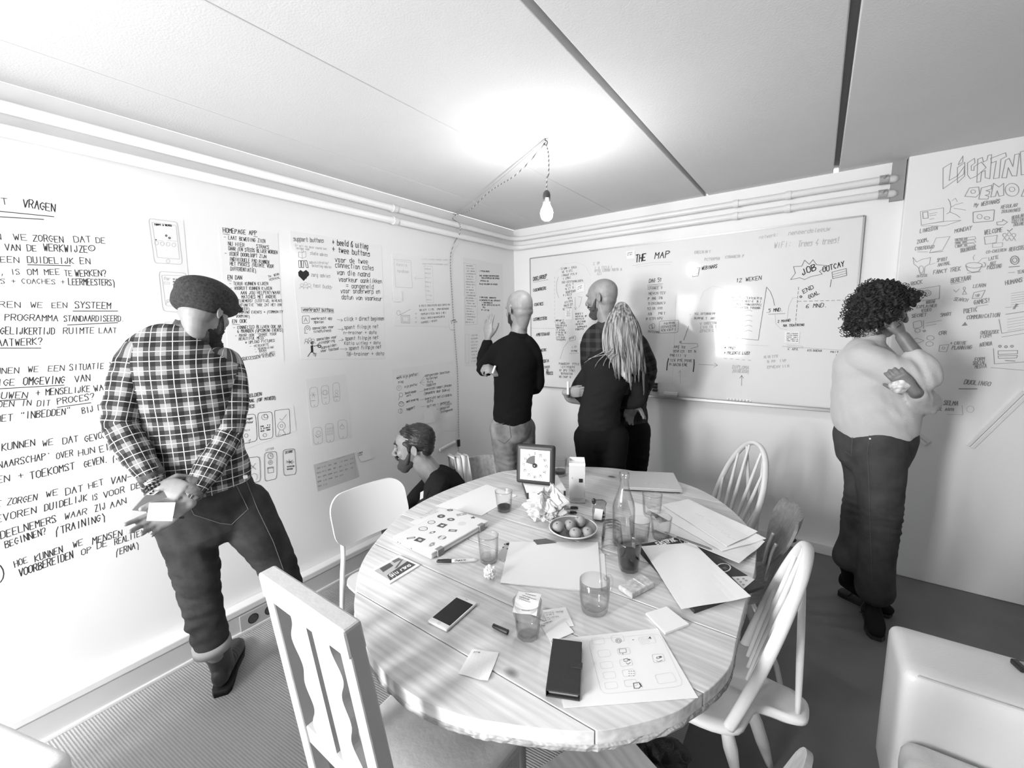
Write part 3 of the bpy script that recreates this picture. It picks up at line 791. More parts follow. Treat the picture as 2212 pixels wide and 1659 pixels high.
# water bottle and stacked upturned glasses in front of it
c = onz(1328, 1183, TZ)
bt = thing('glass_bottle', 'tall clear glass milk bottle of water standing right of the fruit plate', 'bottle', (c.x + .015, c.y + .045, TZ + .0009), 0)
pb = [(r, z * 1.06) for r, z in [(.034, 0), (.040, .004), (.041, .02), (.041, .135), (.038, .155), (.028, .185), (.0185, .215), (.0165, .235), (.0165, .243), (.0195, .246), (.0195, .262), (.0165, .265)]]
MB().lathe(pb + [(r - .0025, z) for r, z in pb[::-1] if z > .005] + [(.0005, .008)], n=40).build('glass', M_glass, bt, smooth=True)
MB().lathe([(.001, .006), (.036, .006), (.0378, .02), (.0378, .09)], n=40).build('water', M_water, bt, smooth='auto')
for k in range(2):
    cc = onz(1328, 1183, TZ)
    tumbler(('lower' if k == 0 else 'upper') + ' of the two upturned tumblers stacked in front of the glass bottle', (1322, 1190), .088, .040, .030, 0, None, 9, z=TZ, flip=True).location.z += k * .022
# ------------------------------------------------------------------ fruit plate
c = onz(1238, 1140, TZ + .03)
pl = thing('fruit_plate', 'shallow round plate of oranges in the middle of the table', 'plate', (c.x, c.y, TZ + .0009))
prof = [(r * .84, z) for r, z in [(.05, 0), (.055, .003), (.09, .016), (.108, .028), (.112, .031), (.113, .033), (.110, .034), (.104, .030), (.085, .019), (.052, .0075), (.0005, .006)]]
MB().lathe(prof, n=56).build('dish', mat('grey_glaze', .20, .25), pl, smooth=True)
MB().lathe([(r * .84, z) for r, z in [(.1085, .0315), (.113, .0315), (.1142, .0335), (.112, .036), (.109, .0352)]], n=56, close=True).build('rim', mat('cream_rim', .75, .3), pl, smooth=True)
M_or = mat('orange_peel', .36, rough=.42, bump=.3, bscale=420, coat=.1)
for k, (px, dz, rr_) in enumerate((((1206, 1136), .010, .0235), ((1231, 1132), .012, .023), ((1253, 1124), .012, .0235), ((1243, 1150), .010, .0235), ((1269, 1147), .010, .022))):
    q = onz(px[0], px[1], TZ + .04)
    lab = ('leftmost orange on the fruit plate', 'orange on the plate between the leftmost one and the rear one', 'orange at the back of the fruit plate', 'orange at the front of the fruit plate, nearest the camera', 'rightmost orange on the fruit plate')[k]
    o = thing('orange', lab, 'orange', (q.x, q.y, TZ + .010 + rr_ * .94 + .004), 0, 'oranges on the plate')
    MB().lathe([(max(.0004, rr_ * math.sin(PI * i / 16)), -rr_ * .94 * math.cos(PI * i / 16)) for i in range(17)], n=26).build('peel', M_or, o, smooth=True)
    d = Vector((.3 * math.sin(k * 2.1), -.5, .8)).normalized() * rr_ * .955
    MB().ball(d, (.0028, .0028, .0018)).build('stem_end', mat('stem_scar', .08, .8), o)
# ------------------------------------------------------------------ laptop with stickers
def flat_frame(px, z):
    P = [onz(x, y, z) for x, y in px]; c = sum(P, Vector()) / 4
    ux = (P[1] - P[0] + P[2] - P[3]); ang = math.atan2(ux.y, ux.x)
    w = (P[1] - P[0]).length / 2 + (P[2] - P[3]).length / 2; h = (P[3] - P[0]).length / 2 + (P[2] - P[1]).length / 2
    return c, ang, w, h
lx = [(862, 1160), (940, 1203), (1046, 1120), (962, 1095)]
c, ang, w, h = flat_frame(lx, TZ + .026)
lap = thing('laptop', 'white laptop covered in stickers, closed, on the left side of the table', 'laptop', (c.x, c.y, TZ + .0018), ang)
MS = mat('white_shell', .78, .3); sb_ = soft_box
# local x along the near edge, y across
soft_box(MB(), (0, 0, .0085), (w / 2, h / 2, .0075), .006).build('base', MS, lap, smooth=True)
soft_box(MB(), (0, 0, .0205), (w / 2, h / 2, .0040), .0035).build('lid', MS, lap, smooth=True)
for s in (-.36, .36):
    MB().box((w / 2 - .004, s * h, .0125), (.010, .016, .0125)).build('hinge_clip', mat('smoked_clip', .25, .3), lap, bevel=.002)
for s in (-.10, -.085, -.02): MB().box((w * .1 + s, -h / 2 - .0002, .009), (.004, .0006, .0015)).build('port', M_black, lap)
def decal(parent, x, y, shape, sz, g, ang2=0.0, z=.0246, name='sticker', g2=None):
    """flat stuck-on print: base shape and a simple figure on it"""
    mm = MB()
    def outline(kind, s):
        if kind == 'disc': return [(s[0] * math.cos(a * PI / 14), s[1] * math.sin(a * PI / 14)) for a in range(28)]
        if kind == 'rect': return [(-s[0], -s[1]), (s[0], -s[1]), (s[0], s[1]), (-s[0], s[1])]
        if kind == 'star': return [((1 if a % 2 else .45) * s[0] * math.cos(a * PI / 5), (1 if a % 2 else .45) * s[1] * math.sin(a * PI / 5)) for a in range(10)]
        if kind == 'blob': return [((1 + .28 * math.sin(a * 3.7 + s[0] * 900) + .15 * math.sin(a * 1.9)) * s[0] * math.cos(a * PI / 14), (1 + .25 * math.cos(a * 2.3 + s[1] * 700)) * s[1] * math.sin(a * PI / 14)) for a in range(28)]
        if kind == 'bird': return [(s[0] * p[0], s[1] * p[1]) for p in ((-1, .1), (-.5, .3), (-.2, .1), (.2, .9), (.35, .3), (.9, .5), (.6, 0), (.9, -.3), (.2, -.7), (-.4, -.6), (-.2, -.2))]
    R2 = Matrix.Rotation(ang2, 2)
    pts = [R2 @ Vector(p) for p in outline(shape, sz)]
    mm.prism([(x + p.x, y + p.y) for p in pts], z - .0003, z)
    o = mm.build(name, mat('print_grey_%d' % int(g * 100), g, .45), parent)
    if g2 is not None:
        kind, s2, gg = g2; pts = [R2 @ Vector(p) for p in outline(kind, s2)]
        MB().prism([(x + p.x, y + p.y) for p in pts], z, z + .00012).build('print', mat('print_grey_%d' % int(gg * 100), gg, .45), o)
    return o
def lapxy(px, py):
    q = lap.matrix_world.inverted() @ onz(px, py, TZ + .0264); return q.x, q.y
for (px, py, shp, sz, gg, a2, g2) in (
    (888, 1162, 'rect', (.016, .006), .10, .9, ('rect', (.012, .002), .7)), (903, 1166, 'rect', (.015, .0045), .66, .9, ('rect', (.011, .001), .3)),
    (907, 1166, 'rect', (.018, .015), .12, .15, ('disc', (.008, .006), .72)), (914, 1142, 'disc', (.020, .017), .08, 0, ('disc', (.017, .014), .70)),
    (932, 1128, 'disc', (.017, .015), .07, 0, ('disc', (.014, .012), .66)), (953, 1115, 'disc', (.018, .016), .09, 0, ('blob', (.006, .006), .5)),
    (972, 1102, 'blob', (.014, .010), .08, .4, ('blob', (.006, .003), .6)), (955, 1135, 'rect', (.017, .016), .10, .15, ('bird', (.010, .010), .8)),
    (974, 1122, 'disc', (.017, .013), .10, .3, ('blob', (.007, .005), .65)), (997, 1111, 'rect', (.022, .011), .38, 1.0, ('disc', (.005, .005), .7)),
    (1022, 1118, 'star', (.014, .014), .10, .3, None), (934, 1150, 'blob', (.013, .008), .22, 1.1, ('disc', (.004, .004), .8)),
    (998, 1131, 'disc', (.018, .018), .70, 0, ('disc', (.016, .016), .66)), (978, 1146, 'rect', (.017, .009), .16, .5, ('rect', (.009, .004), .55)),
    (955, 1161, 'disc', (.017, .015), .22, .2, ('rect', (.008, .013), .66)), (933, 1176, 'blob', (.009, .016), .28, .3, ('disc', (.004, .004), .6))):
    x, y = lapxy(px, py); decal(lap, x, y, shp, sz, gg, a2, g2=g2)
# second laptop, silver
c, ang, w, h = flat_frame([(1340, 1050), (1473, 1061), (1456, 1020), (1346, 1018)], TZ + .02)
l2 = thing('laptop', 'thin silver laptop, closed, at the back of the table in front of the whiteboard', 'laptop', (c.x, c.y, TZ + .0009), ang)
MSil = mat('silver_shell', .66, .35, metal=.2)
soft_box(MB(), (0, 0, .0045), (w / 2 - .01, h / 2 - .006, .004), .003).build('base', mat('dark_base', .05, .5), l2, smooth=True)
soft_box(MB(), (0, 0, .0105), (w / 2, h / 2, .0035), .003).build('deck', MSil, l2, smooth=True)
soft_box(MB(), (0, 0, .0175), (w / 2, h / 2, .003), .0028).build('lid', MSil, l2, smooth=True)
decal(l2, -.02, -.05, 'disc', (.018, .012), .5, z=.0208, g2=('disc', (.014, .008), .6)); decal(l2, .05, -.05, 'rect', (.022, .012), .52, z=.0208, g2=('rect', (.018, .008), .6)); decal(l2, -.03, .02, 'blob', (.006, .004), .45, z=.0208)
# ------------------------------------------------------------------ phones, pens, small things
def phone(px, z, label, name='phone'):
    c, ang, w, h = flat_frame(px, z + .008)
    t = thing(name, label, 'phone', (c.x, c.y, z), ang); return t, w, h
t, w, h = phone([(922, 1341), (992, 1284), (1032, 1301), (966, 1361)], TZ + .0009, 'white smartphone with a black screen lying face up beside the slat-back chair')
soft_box(MB(), (0, 0, .0045), (w / 2, h / 2, .0042), .004).build('body', mat('white_glass', .75, .15), t, smooth=True)
MB().box((0, 0, .0089), (w / 2 - .017, h / 2 - .004, .0002)).build('screen', mat('black_screen', .008, .12), t)
MB().lathe([(.0045, .0088), (.0048, .0092), (.0038, .0092), (.0036, .0088)], (-w / 2 + .009, 0, 0), n=24, close=True).build('home_button', mat('grey_ring', .45, .3), t)
MB().box((w / 2 - .008, 0, .0090), (.0007, .005, .0002)).build('earpiece', mat('grey_button', .3, .5), t)
t, w, h = phone([(1195, 1390), (1180, 1497), (1252, 1511), (1257, 1390)], TZ + .0018, 'black phone in a leather wallet case with a strap, on the sketch sheet', 'phone')
ML = mat('black_leather', .022, .5, bump=.5, bscale=700)
soft_box(MB(), (0, 0, .0022), (w / 2, h / 2, .0018), .0015).build('back_cover', ML, t, smooth=True)
soft_box(MB(), (0, 0, .0165), (w / 2, h / 2, .0018), .0015).build('front_cover', ML, t, smooth=True)
soft_box(MB(), (-.0015, 0, .0092), (w / 2 - .004, h / 2 - .003, .0048), .003).build('phone_body', mat('silver_rim', .45, .25, metal=.6), t, smooth=True)
MB().tube([(-w / 2, -h / 2, .0022), (-w / 2, -h / 2 - .006, .0092), (-w / 2, -h / 2, .0165)], .0008, n=6).build('stitching', mat('grey_button', .3, .5), t)
MB().slab([(-w / 2 + .0, -h / 2 + .0005, .001), (w / 2, -h / 2 + .0005, .001), (w / 2, -h / 2 + .0005, .018), (-w / 2, -h / 2 + .0005, .018)], (0, -.0015, 0)).build('spine', ML, t)
soft_box(MB(), (.0, h / 2 - .010, .0190), (.009, .0135, .0012), .001).build('strap', ML, t, smooth=True)
def marker(label, a, b, z, r=.0058, cap=.3, name='marker_pen', mb=None, mc=None, cat='pen', group='pens and markers'):
    A, B = onz(a[0], a[1], z), onz(b[0], b[1], z); d = B - A; L = d.length
    t = thing(name, label, cat, (A.x, A.y, z), math.atan2(d.y, d.x), group)
    MB().tube([(L * cap, 0, 0), (L * .93, 0, 0), (L * .97, 0, 0), (L, 0, 0)], [r, r, r * .6, r * .35], n=18).build('barrel', mb or mat('pen_white', .7, .35), t, smooth='auto')
    MB().tube([(0, 0, 0), (L * .03, 0, 0), (L * (cap - .07), 0, 0), (L * cap, 0, 0)], [r * .55, r * .72, r * 1.04, r * 1.06], n=18).build('cap', mc or M_black, t, smooth='auto')
    MB().box((L * cap * .45, 0, r * 1.1), (L * cap * .38, .0014, .0008)).build('clip', mc or M_black, t)
    return t, L
mk, mkL = marker('pale marker pen with a black cap, left of the crumpled paper ball', (943, 1213), (1031, 1209), TZ + .0075, r=.0062, cap=.37)
marker('black capped marker lying behind the candy bag', (1249, 1098), (1208, 1094), TZ + .0075, cap=.4)
marker('dark marker pen half under the crumpled plastic bag', (1246, 1108), (1205, 1102), TZ + .0075, cap=.35)
marker('slim dark ballpoint on the printed sheets at the right', (1435, 1150), (1538, 1187), TZ + .030, r=.0038, cap=.28, mb=mat('pen_dark', .06, .4), mc=mat('pen_tip', .25, .3))
A, B = onz(1064, 1352, TZ + .008), onz(1097, 1366, TZ + .008); d = B - A
t = thing('pen_cap', 'loose black pen cap in front of the ribbed water tumbler', 'pen cap', (A.x, A.y, TZ + .0082), math.atan2(d.y, d.x))
MB().tube([(0, 0, 0), (.004, 0, 0), (d.length * .6, 0, 0), (d.length, 0, 0)], [.0035, .0048, .0062, .0068], n=18).build('cap', M_black, t, smooth='auto')
MB().box((d.length * .45, 0, .0068), (d.length * .4, .0016, .0009)).build('clip', M_black, t)
# postcard pile
t = sheet('postcard', 'dark photo postcard with a white border, on the left edge of the table', 'postcard', [(799, 1233), (862, 1199), (907, 1220), (842, 1260)], z=ZT, th=.004)
def quad_on(px, z, dz, g, parent, name='print', loc=None):
    P = [onz(x, y, z) for x, y in px]; L = parent.location
    return MB().prism([(p.x - L.x, p.y - L.y) for p in P], z - L.z, z + dz - L.z).build(name, mat('print_grey_%d' % int(g * 100), g, .35), parent)
zc = ZT + .0041
ph = quad_on([(808, 1233), (862, 1204), (898, 1220), (843, 1254)], zc, .0002, .45, t, 'picture')
quad_on([(836, 1243), (880, 1212), (898, 1220), (843, 1254)], zc + .0002, .0002, .06, t, 'picture_band')
quad_on([(820, 1228), (842, 1216), (850, 1222), (828, 1236)], zc + .0002, .0002, .08, t, 'picture_figure'); quad_on([(846, 1212), (860, 1205), (868, 1209), (852, 1216)], zc + .0002, .0002, .14, t, 'picture_figure')
quad_on([(866, 1210), (872, 1207), (858, 1226), (852, 1228)], zc + .0002, .0002, .12, t, 'picture_figure')
# crumpled paper ball
def crumple(m, c, r, seed, n=34, amp=.35):
    rnd = random.Random(seed); vs = []; fs = []
    nu, nv = n, n // 2
    for j in range(nv + 1):
        for i in range(nu):
            a, b = 2 * PI * i / nu, PI * j / nv
            d = Vector((math.sin(b) * math.cos(a), math.sin(b) * math.sin(a), math.cos(b)))
            q = d * 3.1 + Vector((seed, 0, 0)); k = 1 + amp * (abs(noise.noise(q * .8)) * 2 - .5) + amp * .5 * noise.cell(q * 2.2)
            vs.append(Vector(c) + Vector((d.x * r[0], d.y * r[1], d.z * r[2])) * k)
    for j in range(nv):
        for i in range(nu): fs.append((j * nu + i, (j + 1) * nu + i, (j + 1) * nu + (i + 1) % nu, j * nu + (i + 1) % nu))
    return m.add(vs, fs)
c = onz(1059, 1246, TZ + .008)
t = thing('paper_ball', 'crumpled white paper ball in front of the glass with a little water', 'paper', (c.x, c.y, TZ + .0))
crumple(MB(), (0, 0, .024), (.020, .018, .018), 3.3).build('paper', M_paper, t)
# tissue pack
c, ang, w, h = flat_frame([(1336, 1262), (1385, 1241), (1415, 1256), (1365, 1285)], TZ + .018)
t = thing('tissue_pack', 'small patterned pack of tissues between the cola tumbler and the blank note pad', 'tissues', (c.x, c.y, TZ + .0009), ang)
m = MB(); soft_box(m, (0, 0, .009), (w / 2, h / 2, .009), .003); m.v = [(x + .0012 * noise.noise(Vector((x, y, z)) * 80), y, z + .0018 * noise.noise(Vector((x, y, z)) * 60)) for x, y, z in m.v]
m.build('pack', mat('patterned_film', .62, .3, var=.18, vscale=70), t, smooth=True)
MB().box((w * .1, 0, .0186), (.0012, h * .42, .0006)).build('seal', M_paper, t)
# ------------------------------------------------------------------ timer standing on a flat box
c, ang, w, h = flat_frame([(1110, 1042), (1150, 1072), (1229, 1060), (1185, 1028)], TZ + .032)
bx = thing('board_game_box', 'flat white box with dark sides carrying the square timer', 'box', (1.332, -1.668, TZ + .0009), math.radians(41))
MB().box((0, 0, .016), (.095, .10, .016)).build('tray', mat('dark_card', .05, .6), bx)
MB().box((0, 0, .034), (.096, .101, .0025)).build('lid', M_paper, bx)
MB().box((0, -.1005, .0175), (.085, .0012, .014)).build('label', M_paper, bx)
MB().lathe([(.001, 0), (.007, 0), (.007, .001)], (.045, -.1022, .016), n=16).build('emblem', mat('print_grey_20', .2, .45), bx)
# timer face plane from the photo corners
p0 = onz(1165, 1062, TZ + .042)
tl, tr_, bl_, br_ = (1117, 974), (1192, 966), (1128, 1062), (1203, 1047)
ctr = Vector((1.310, -1.708, TZ + .0375))
face_dir = Vector((CAM_P[0] - ctr.x, CAM_P[1] - ctr.y, 0)).normalized()
tm = thing('visual_timer', 'square black-framed timer with a dark wedge, standing on the flat box', 'timer', ctr, math.atan2(face_dir.y, face_dir.x) + PI / 2 - .28)
S = .099
m = MB(); soft_box(m, (0, .012, S), (S, .016, S), .013); m.v = [(x, y + .10 * z * 1.0, z) for x, y, z in m.v]
tb = m.build('frame', mat('black_rubber_frame', .025, .45), tm, smooth=True)
def tface(u, v, d=0): return Vector((u, -.0045 - d + .10 * (v + S), v + S))
def tprism(pts, d, th=.0006): 
    return MB().slab([tface(u, v, d) for u, v in pts], (0, -th, 0))
q = .076
tprism([(-q, -q), (q, -q), (q, q), (-q, q)], 0, .001).build('dial', M_paper, tm)
ring = lambda r0, r1, a0, a1, n=30: [(r1 * math.sin(a0 + (a1 - a0) * i / n), r1 * math.cos(a0 + (a1 - a0) * i / n)) for i in range(n + 1)] + [(r0 * math.sin(a1 + (a0 - a1) * i / n), r0 * math.cos(a1 + (a0 - a1) * i / n)) for i in range(n + 1)]
tprism(ring(0.0005, .048, 0, -math.radians(78)), .0012).build('wedge', mat('print_grey_7', .07, .45), tm)
mt = MB()
for k in range(60):
    a = -k * PI / 30; L0, wd = (.030, .0006) if k % 5 == 0 else (.040, .0003)
    if k % 5 == 0 and k <= 12: continue
    s, c_ = math.sin(a), math.cos(a)
    mt.slab([tface(s * r + c_ * e, c_ * r - s * e, .0012) for r, e in ((L0, -wd), (.045, -wd), (.045, wd), (L0, wd))], (0, -.0003, 0))
mt.build('tick_marks', mat('print_grey_20', .2, .45), tm)
kn = MB(); kn.tube([tface(0, 0, .001), tface(0, 0, .010)], .011, n=24); kn.build('knob', M_black, tm, smooth='auto')
MB().tube([tface(0, 0, .010), tface(0, 0, .0115)], .003, n=16).build('knob_pin', M_chrome, tm)
TIMER = (tm, tface)
# ------------------------------------------------------------------ carton
A = onz(1233, 1078, TZ); 
ct = thing('drink_carton', 'tall white drink carton with a black square, between the timer and the bottle', 'carton', (1.535, -1.69, TZ + .0009), math.radians(28))
hh = .185; MC = M_paper2
MB().box((0, 0, hh / 2), (.037, .030, hh / 2)).build('body', mat('carton_card', .62, .5), ct, bevel=.0015)
m = MB(); m.slab([(-.037, -.030, hh), (.037, -.030, hh), (.037, .030, hh), (-.037, .030, hh)], (0, 0, .001)).slab([(-.037, -.031, hh - .004), (.037, -.031, hh - .004), (.037, -.031, hh + .008), (-.037, -.031, hh + .008)], (0, .0012, 0)).slab([(-.037, .031, hh), (.037, .031, hh), (.034, .031, hh + .018), (-.034, .031, hh + .018)], (0, -.0012, 0)).slab([(-.0375, -.03, hh), (-.0375, .03, hh), (-.0375, .03, hh + .016), (-.0375, -.03, hh + .008)], (.0012, 0, 0))
m.build('folded_top', M_paper, ct)
MB().box((.017, -.0305, .110), (.009, .0006, .009)).build('black_square', M_black, ct)
# ------------------------------------------------------------------ crumpled plastic bag, candy bag
c = onz(1185, 1128, TZ)
t = thing('plastic_bag', 'crumpled pale plastic bag in front of the timer', 'bag', (c.x - .035, c.y + .03, TZ + .0))
m = MB(); vs = []; nu, nv = 72, 40
for j in range(nv + 1):
    for i in range(nu):
        a = 2 * PI * i / nu; f = j / nv
        r = (.080 if f < .75 else .080 * (1 - (f - .75) * 2.0)) * (1 + .0 * f) * (.82 + .25 * math.sin(PI * min(1, f * 1.1)))
        hpk = .098 + .060 * max(0, math.cos(a - .9)) ** 3 + .016 * math.sin(3 * a + 1) + .010 * math.sin(7 * a)
        z = f * hpk
        q = Vector((math.cos(a) * 2.2, math.sin(a) * 2.2, f * 4)); r *= 1 + .28 * (abs(noise.noise(q * 1.1)) * 2 - .6) + .16 * noise.cell(q * 1.9) + .06 * noise.noise(q * 5)
        vs.append((r * math.cos(a) * 1.0, r * math.sin(a) * .8, z + .003 + .006 * abs(noise.noise(q * 3))))
fs = [(j * nu + i, j * nu + (i + 1) % nu, (j + 1) * nu + (i + 1) % nu, (j + 1) * nu + i) for j in range(nv) for i in range(nu)]
m.add(vs, fs)
mbag = bpy.data.materials.new('crinkled_plastic'); mbag.use_nodes = True; b_ = mbag.node_tree.nodes['Principled BSDF']
b_.inputs['Base Color'].default_value = (.86, .86, .86, 1); b_.inputs['Roughness'].default_value = .28; b_.inputs['Transmission Weight'].default_value = .35; b_.inputs['IOR'].default_value = 1.1
m.build('film', mbag, t)
c = onz(1290, 1128, TZ)
t = thing('candy_bag', 'clear bag of dark sweets with a small paper label, between the carton and the bottle', 'bag', (c.x, c.y + .02, TZ + .0009), math.radians(30))
m = MB(); soft_box(m, (0, 0, .045), (.027, .018, .045), .012); m.v = [(x * (1 + .25 * noise.noise(Vector((x, y, z)) * 50)), y * (1 + .3 * noise.noise(Vector((x, y, z)) * 44)), z + .006 * noise.noise(Vector((x, y, z)) * 70) * (z > .05)) for x, y, z in m.v]
m.build('film', M_film, t, smooth=True)
rnd = random.Random(2); m = MB()
for k in range(34): m.ball((rnd.uniform(-.018, .018), rnd.uniform(-.010, .010), rnd.uniform(.008, .042)), (.0065, .005, .0045), nu=8, nv=6)
tag(m.build('sweets', mat('dark_sweets', .08, .35), t, smooth=True), kind='stuff')
MB().box((-.006, -.0205, .036), (.017, .0006, .024), Matrix.Rotation(.15, 3, 'Y')).build('paper_label', M_paper, t)
MB().ball((-.022, .010, .080), (.009, .006, .014)).build('twist_top', M_black, t, smooth=True)
# ------------------------------------------------------------------ paw-print board and grey strip under the sheets
t = sheet('paw_print_board', 'narrow grey board with a black paw print, half under the mid-table sheets', 'board', [(1072, 1203), (1093, 1172), (1113, 1178), (1088, 1213)], z=ZT, th=.0012, m=mat('grey_board', .42, .6))
for (px, py, rx_) in ((1098, 1176, .009), (1087, 1183, .0035), (1090, 1176, .003), (1096, 1186, .0035), (1100, 1182, .003)):
    q_ = onz(px, py, ZT); MB().lathe([(.0003, .0013), (rx_, .0013), (rx_, .0016)], (q_.x - t.location.x, q_.y - t.location.y, 0), n=18).build('paw_print', M_black, t)
sheet('pencil_case', 'dark ribbed edge of a flat case between the fruit plate and the upper blank sheet', 'case', [(1152, 1166), (1180, 1163), (1202, 1172), (1160, 1176)], z=ZT, th=.005, m=mat('ribbed_grey', .14, .8, bump=.6, bscale=260))
# ------------------------------------------------------------------ dark bundle on the floor under the table
t = thing('jacket', 'black fluffy jacket bundled on the floor under the near side of the table', 'jacket', (2.03, -2.20, 0))
m = MB(); crumple(m, (0, 0, .11), (.15, .13, .12), 8.2, n=60, amp=.28)
m.build('bundle', mat('black_fleece', .015, .95, bump=1.0, bscale=160, sheen=.3), t, smooth=True)
MB().tube([(-.03, -.11, .17), (.02, -.10, .20), (.06, -.08, .195), (.10, -.06, .15)], [(.006, .003), (.009, .003), (.009, .003), (.005, .003)], n=8, sub=5).build('lining', mat('grey_lining', .22, .8), t, smooth=True)
# ------------------------------------------------------------------ lamp bulb, hook and cord
hk = onz(1178, 305, H - .012)
LB = Vector((hk.x + .003, hk.y + .003, 2.128))
lt = thing('pendant_bulb', 'bare glowing light bulb hanging on a twisted cord from a ceiling hook', 'lamp', (LB.x, LB.y, LB.z))
MB().lathe([(.001, -.040), (.014, -.038), (.024, -.030), (.030, -.016), (.031, 0), (.028, .014), (.020, .030), (.015, .044), (.0135, .056), (.001, .058)], n=32).build('bulb', mat('glowing_bulb', 1, .3, emit=150), lt, smooth=True)
MB().lathe([(.0165, .046), (.0185, .050), (.0185, .082), (.016, .094), (.009, .103), (.003, .106)], n=24).build('socket', mat('bakelite', .05, .4), lt, smooth='auto')
MB().slab([(.005, -.0192, .050), (.0175, -.0105, .050), (.0175, -.0105, .066), (.005, -.0192, .066)], (.0006, -.0006, 0)).build('paper_tag', M_paper, lt)
hkl = hk - LB
def dashed(pts, r, name, parent, sub=6):
    P, _ = catmull([Vector(p) for p in pts], [(1, 1)] * len(pts), sub)
    m = MB(); m.tube(P, r, n=8); return m
mc_ = bpy.data.materials.new('twisted_cord'); mc_.use_nodes = True
nt = mc_.node_tree; b_ = nt.nodes['Principled BSDF']; tc = nt.nodes.new('ShaderNodeTexCoord'); sx = nt.nodes.new('ShaderNodeSeparateXYZ'); nt.links.new(tc.outputs['Object'], sx.inputs[0])
sv = math_node(nt, 'ADD', math_node(nt, 'ADD', sx.outputs['X'], sx.outputs['Y']), math_node(nt, 'MULTIPLY', sx.outputs['Z'], -1.0))
sv = math_node(nt, 'SINE', math_node(nt, 'MULTIPLY', sv, 2 * PI / .021)); sv = math_node(nt, 'GREATER_THAN', sv, .1)
nt.links.new(grey_of(nt, math_node(nt, 'ADD', math_node(nt, 'MULTIPLY', sv, -.5), .58)), b_.inputs['Base Color']); b_.inputs['Roughness'].default_value = .8
MB().tube([hkl + Vector((.001, 0, -.006)), hkl + Vector((.012, .008, -.06)), hkl + Vector((.012, .008, -.15)), (.003, 0, .16), (0, 0, .105)], .0028, n=8, sub=8).build('cord', mc_, lt, smooth=True)
MB().tube([hkl + Vector((0, 0, .012)), hkl + Vector((0, 0, .004)), hkl + Vector((.008, .004, -.002)), hkl + Vector((.007, .004, -.014)), hkl + Vector((-.003, -.001, -.016)), hkl + Vector((-.006, -.003, -.008))], .0022, n=8, sub=5).build('hook', mat('black_iron', .03, .5), lt, smooth=True)
# cord across the ceiling to the left wall and down it to a switch
cc = onx(978, 458, .03)
cd = thing('power_cord', 'twisted black and white cord from ceiling hook to left wall, ending at a switch', 'cord', (0, 0, 0))
yw = -.826
E0 = Vector((.028, yw, 2.455))
sag = lambda t_: Vector((0, 0, -.05 * math.sin(PI * t_) - .02 * math.sin(3 * PI * t_)))
MB().tube([hk + Vector((-.004, 0, -.008))] + [hk.lerp(E0, k / 8) + sag(k / 8) for k in range(1, 8)] + [E0], .0028, n=8, sub=4).build('cord', mc_, cd, smooth=True)
MB().tube([hk + Vector((-.004, 0, .004))] + [hk.lerp(E0, k / 4) + Vector((0, 0, .006 - .014 * math.sin(PI * k / 4))) for k in range(1, 4)] + [E0 + Vector((0, 0, .004))], .0009, n=6, sub=3).build('pull_wire', mat('grey_wire', .3, .6), cd, smooth=True)
dn = [E0, Vector((.010, yw - .012, 2.42)), Vector((.079, yw - .013, 2.37)), Vector((.076, yw - .013, 2.30)), Vector((.02, yw - .013, 2.24))]
wall_pts = [(973, 560), (977, 640), (982, 720), (988, 800), (990, 880), (991, 945)]
dn += [onx(x, y, .006) for x, y in wall_pts]
MB().tube(dn, .0028, n=8, sub=5).build('cord_drop', mc_, cd, smooth=True)
sw = onx(991, 957, .012)
MB().box(sw, (.009, .011, .030)).build('inline_switch', M_black, cd, bevel=.004)
lo = onx(993, 1000, .006); MB().tube([sw + Vector((-.006, 0, -.03)), lo, Vector((.006, lo.y, .16))], .0026, n=8).build('cord_tail', mc_, cd, smooth=True)
MB().tube([E0 + Vector((-.026, 0, .004)), E0 + Vector((-.004, 0, .004)), E0 + Vector((.001, 0, -.004)), E0 + Vector((-.004, 0, -.010))], .0018, n=8, sub=4).build('hook', mat('black_iron', .03, .5), cd)
# ------------------------------------------------------------------ people
def to_mesh_obj(m, name, voxel, smooth_it, parent, material, disp=None, attr=None, keep=True):
    me = bpy.data.meshes.new('raw'); me.from_pydata([tuple(p) for p in m.v], [], m.f); me.update()
    o = bpy.data.objects.new('raw', me); COL.objects.link(o)
    r = o.modifiers.new('r', 'REMESH'); r.mode = 'VOXEL'; r.voxel_size = voxel; r.adaptivity = 0
    if smooth_it:
        s = o.modifiers.new('s', 'SMOOTH'); s.factor = .5; s.iterations = smooth_it
    dg = bpy.context.evaluated_depsgraph_get(); ev = o.evaluated_get(dg)
    m2 = bpy.data.meshes.new_from_object(ev); bpy.data.objects.remove(o)
    m2.name = name
    n = len(m2.vertices); co = np.empty(n * 3); m2.vertices.foreach_get('co', co); co = co.reshape(-1, 3)
    if disp is not None and n:
        no = np.empty(n * 3); m2.vertex_normals.foreach_get('vector', no); no = no.reshape(-1, 3)
        co = co + no * disp(co)[:, None]
        m2.vertices.foreach_set('co', co.ravel()); m2.update()
    if attr is not None:
        a = m2.attributes.new('cloth_uv', 'FLOAT_VECTOR', 'POINT'); a.data.foreach_set('vector', attr(co).ravel().astype(np.float32))
    m2.polygons.foreach_set('use_smooth', [True] * len(m2.polygons))
    m2.materials.clear(); m2.materials.append(material)
    q = bpy.data.objects.new(name, m2); COL.objects.link(q)
    if parent is not None:
        q.parent = parent; q.matrix_parent_inverse = parent.matrix_world.inverted()
    return q
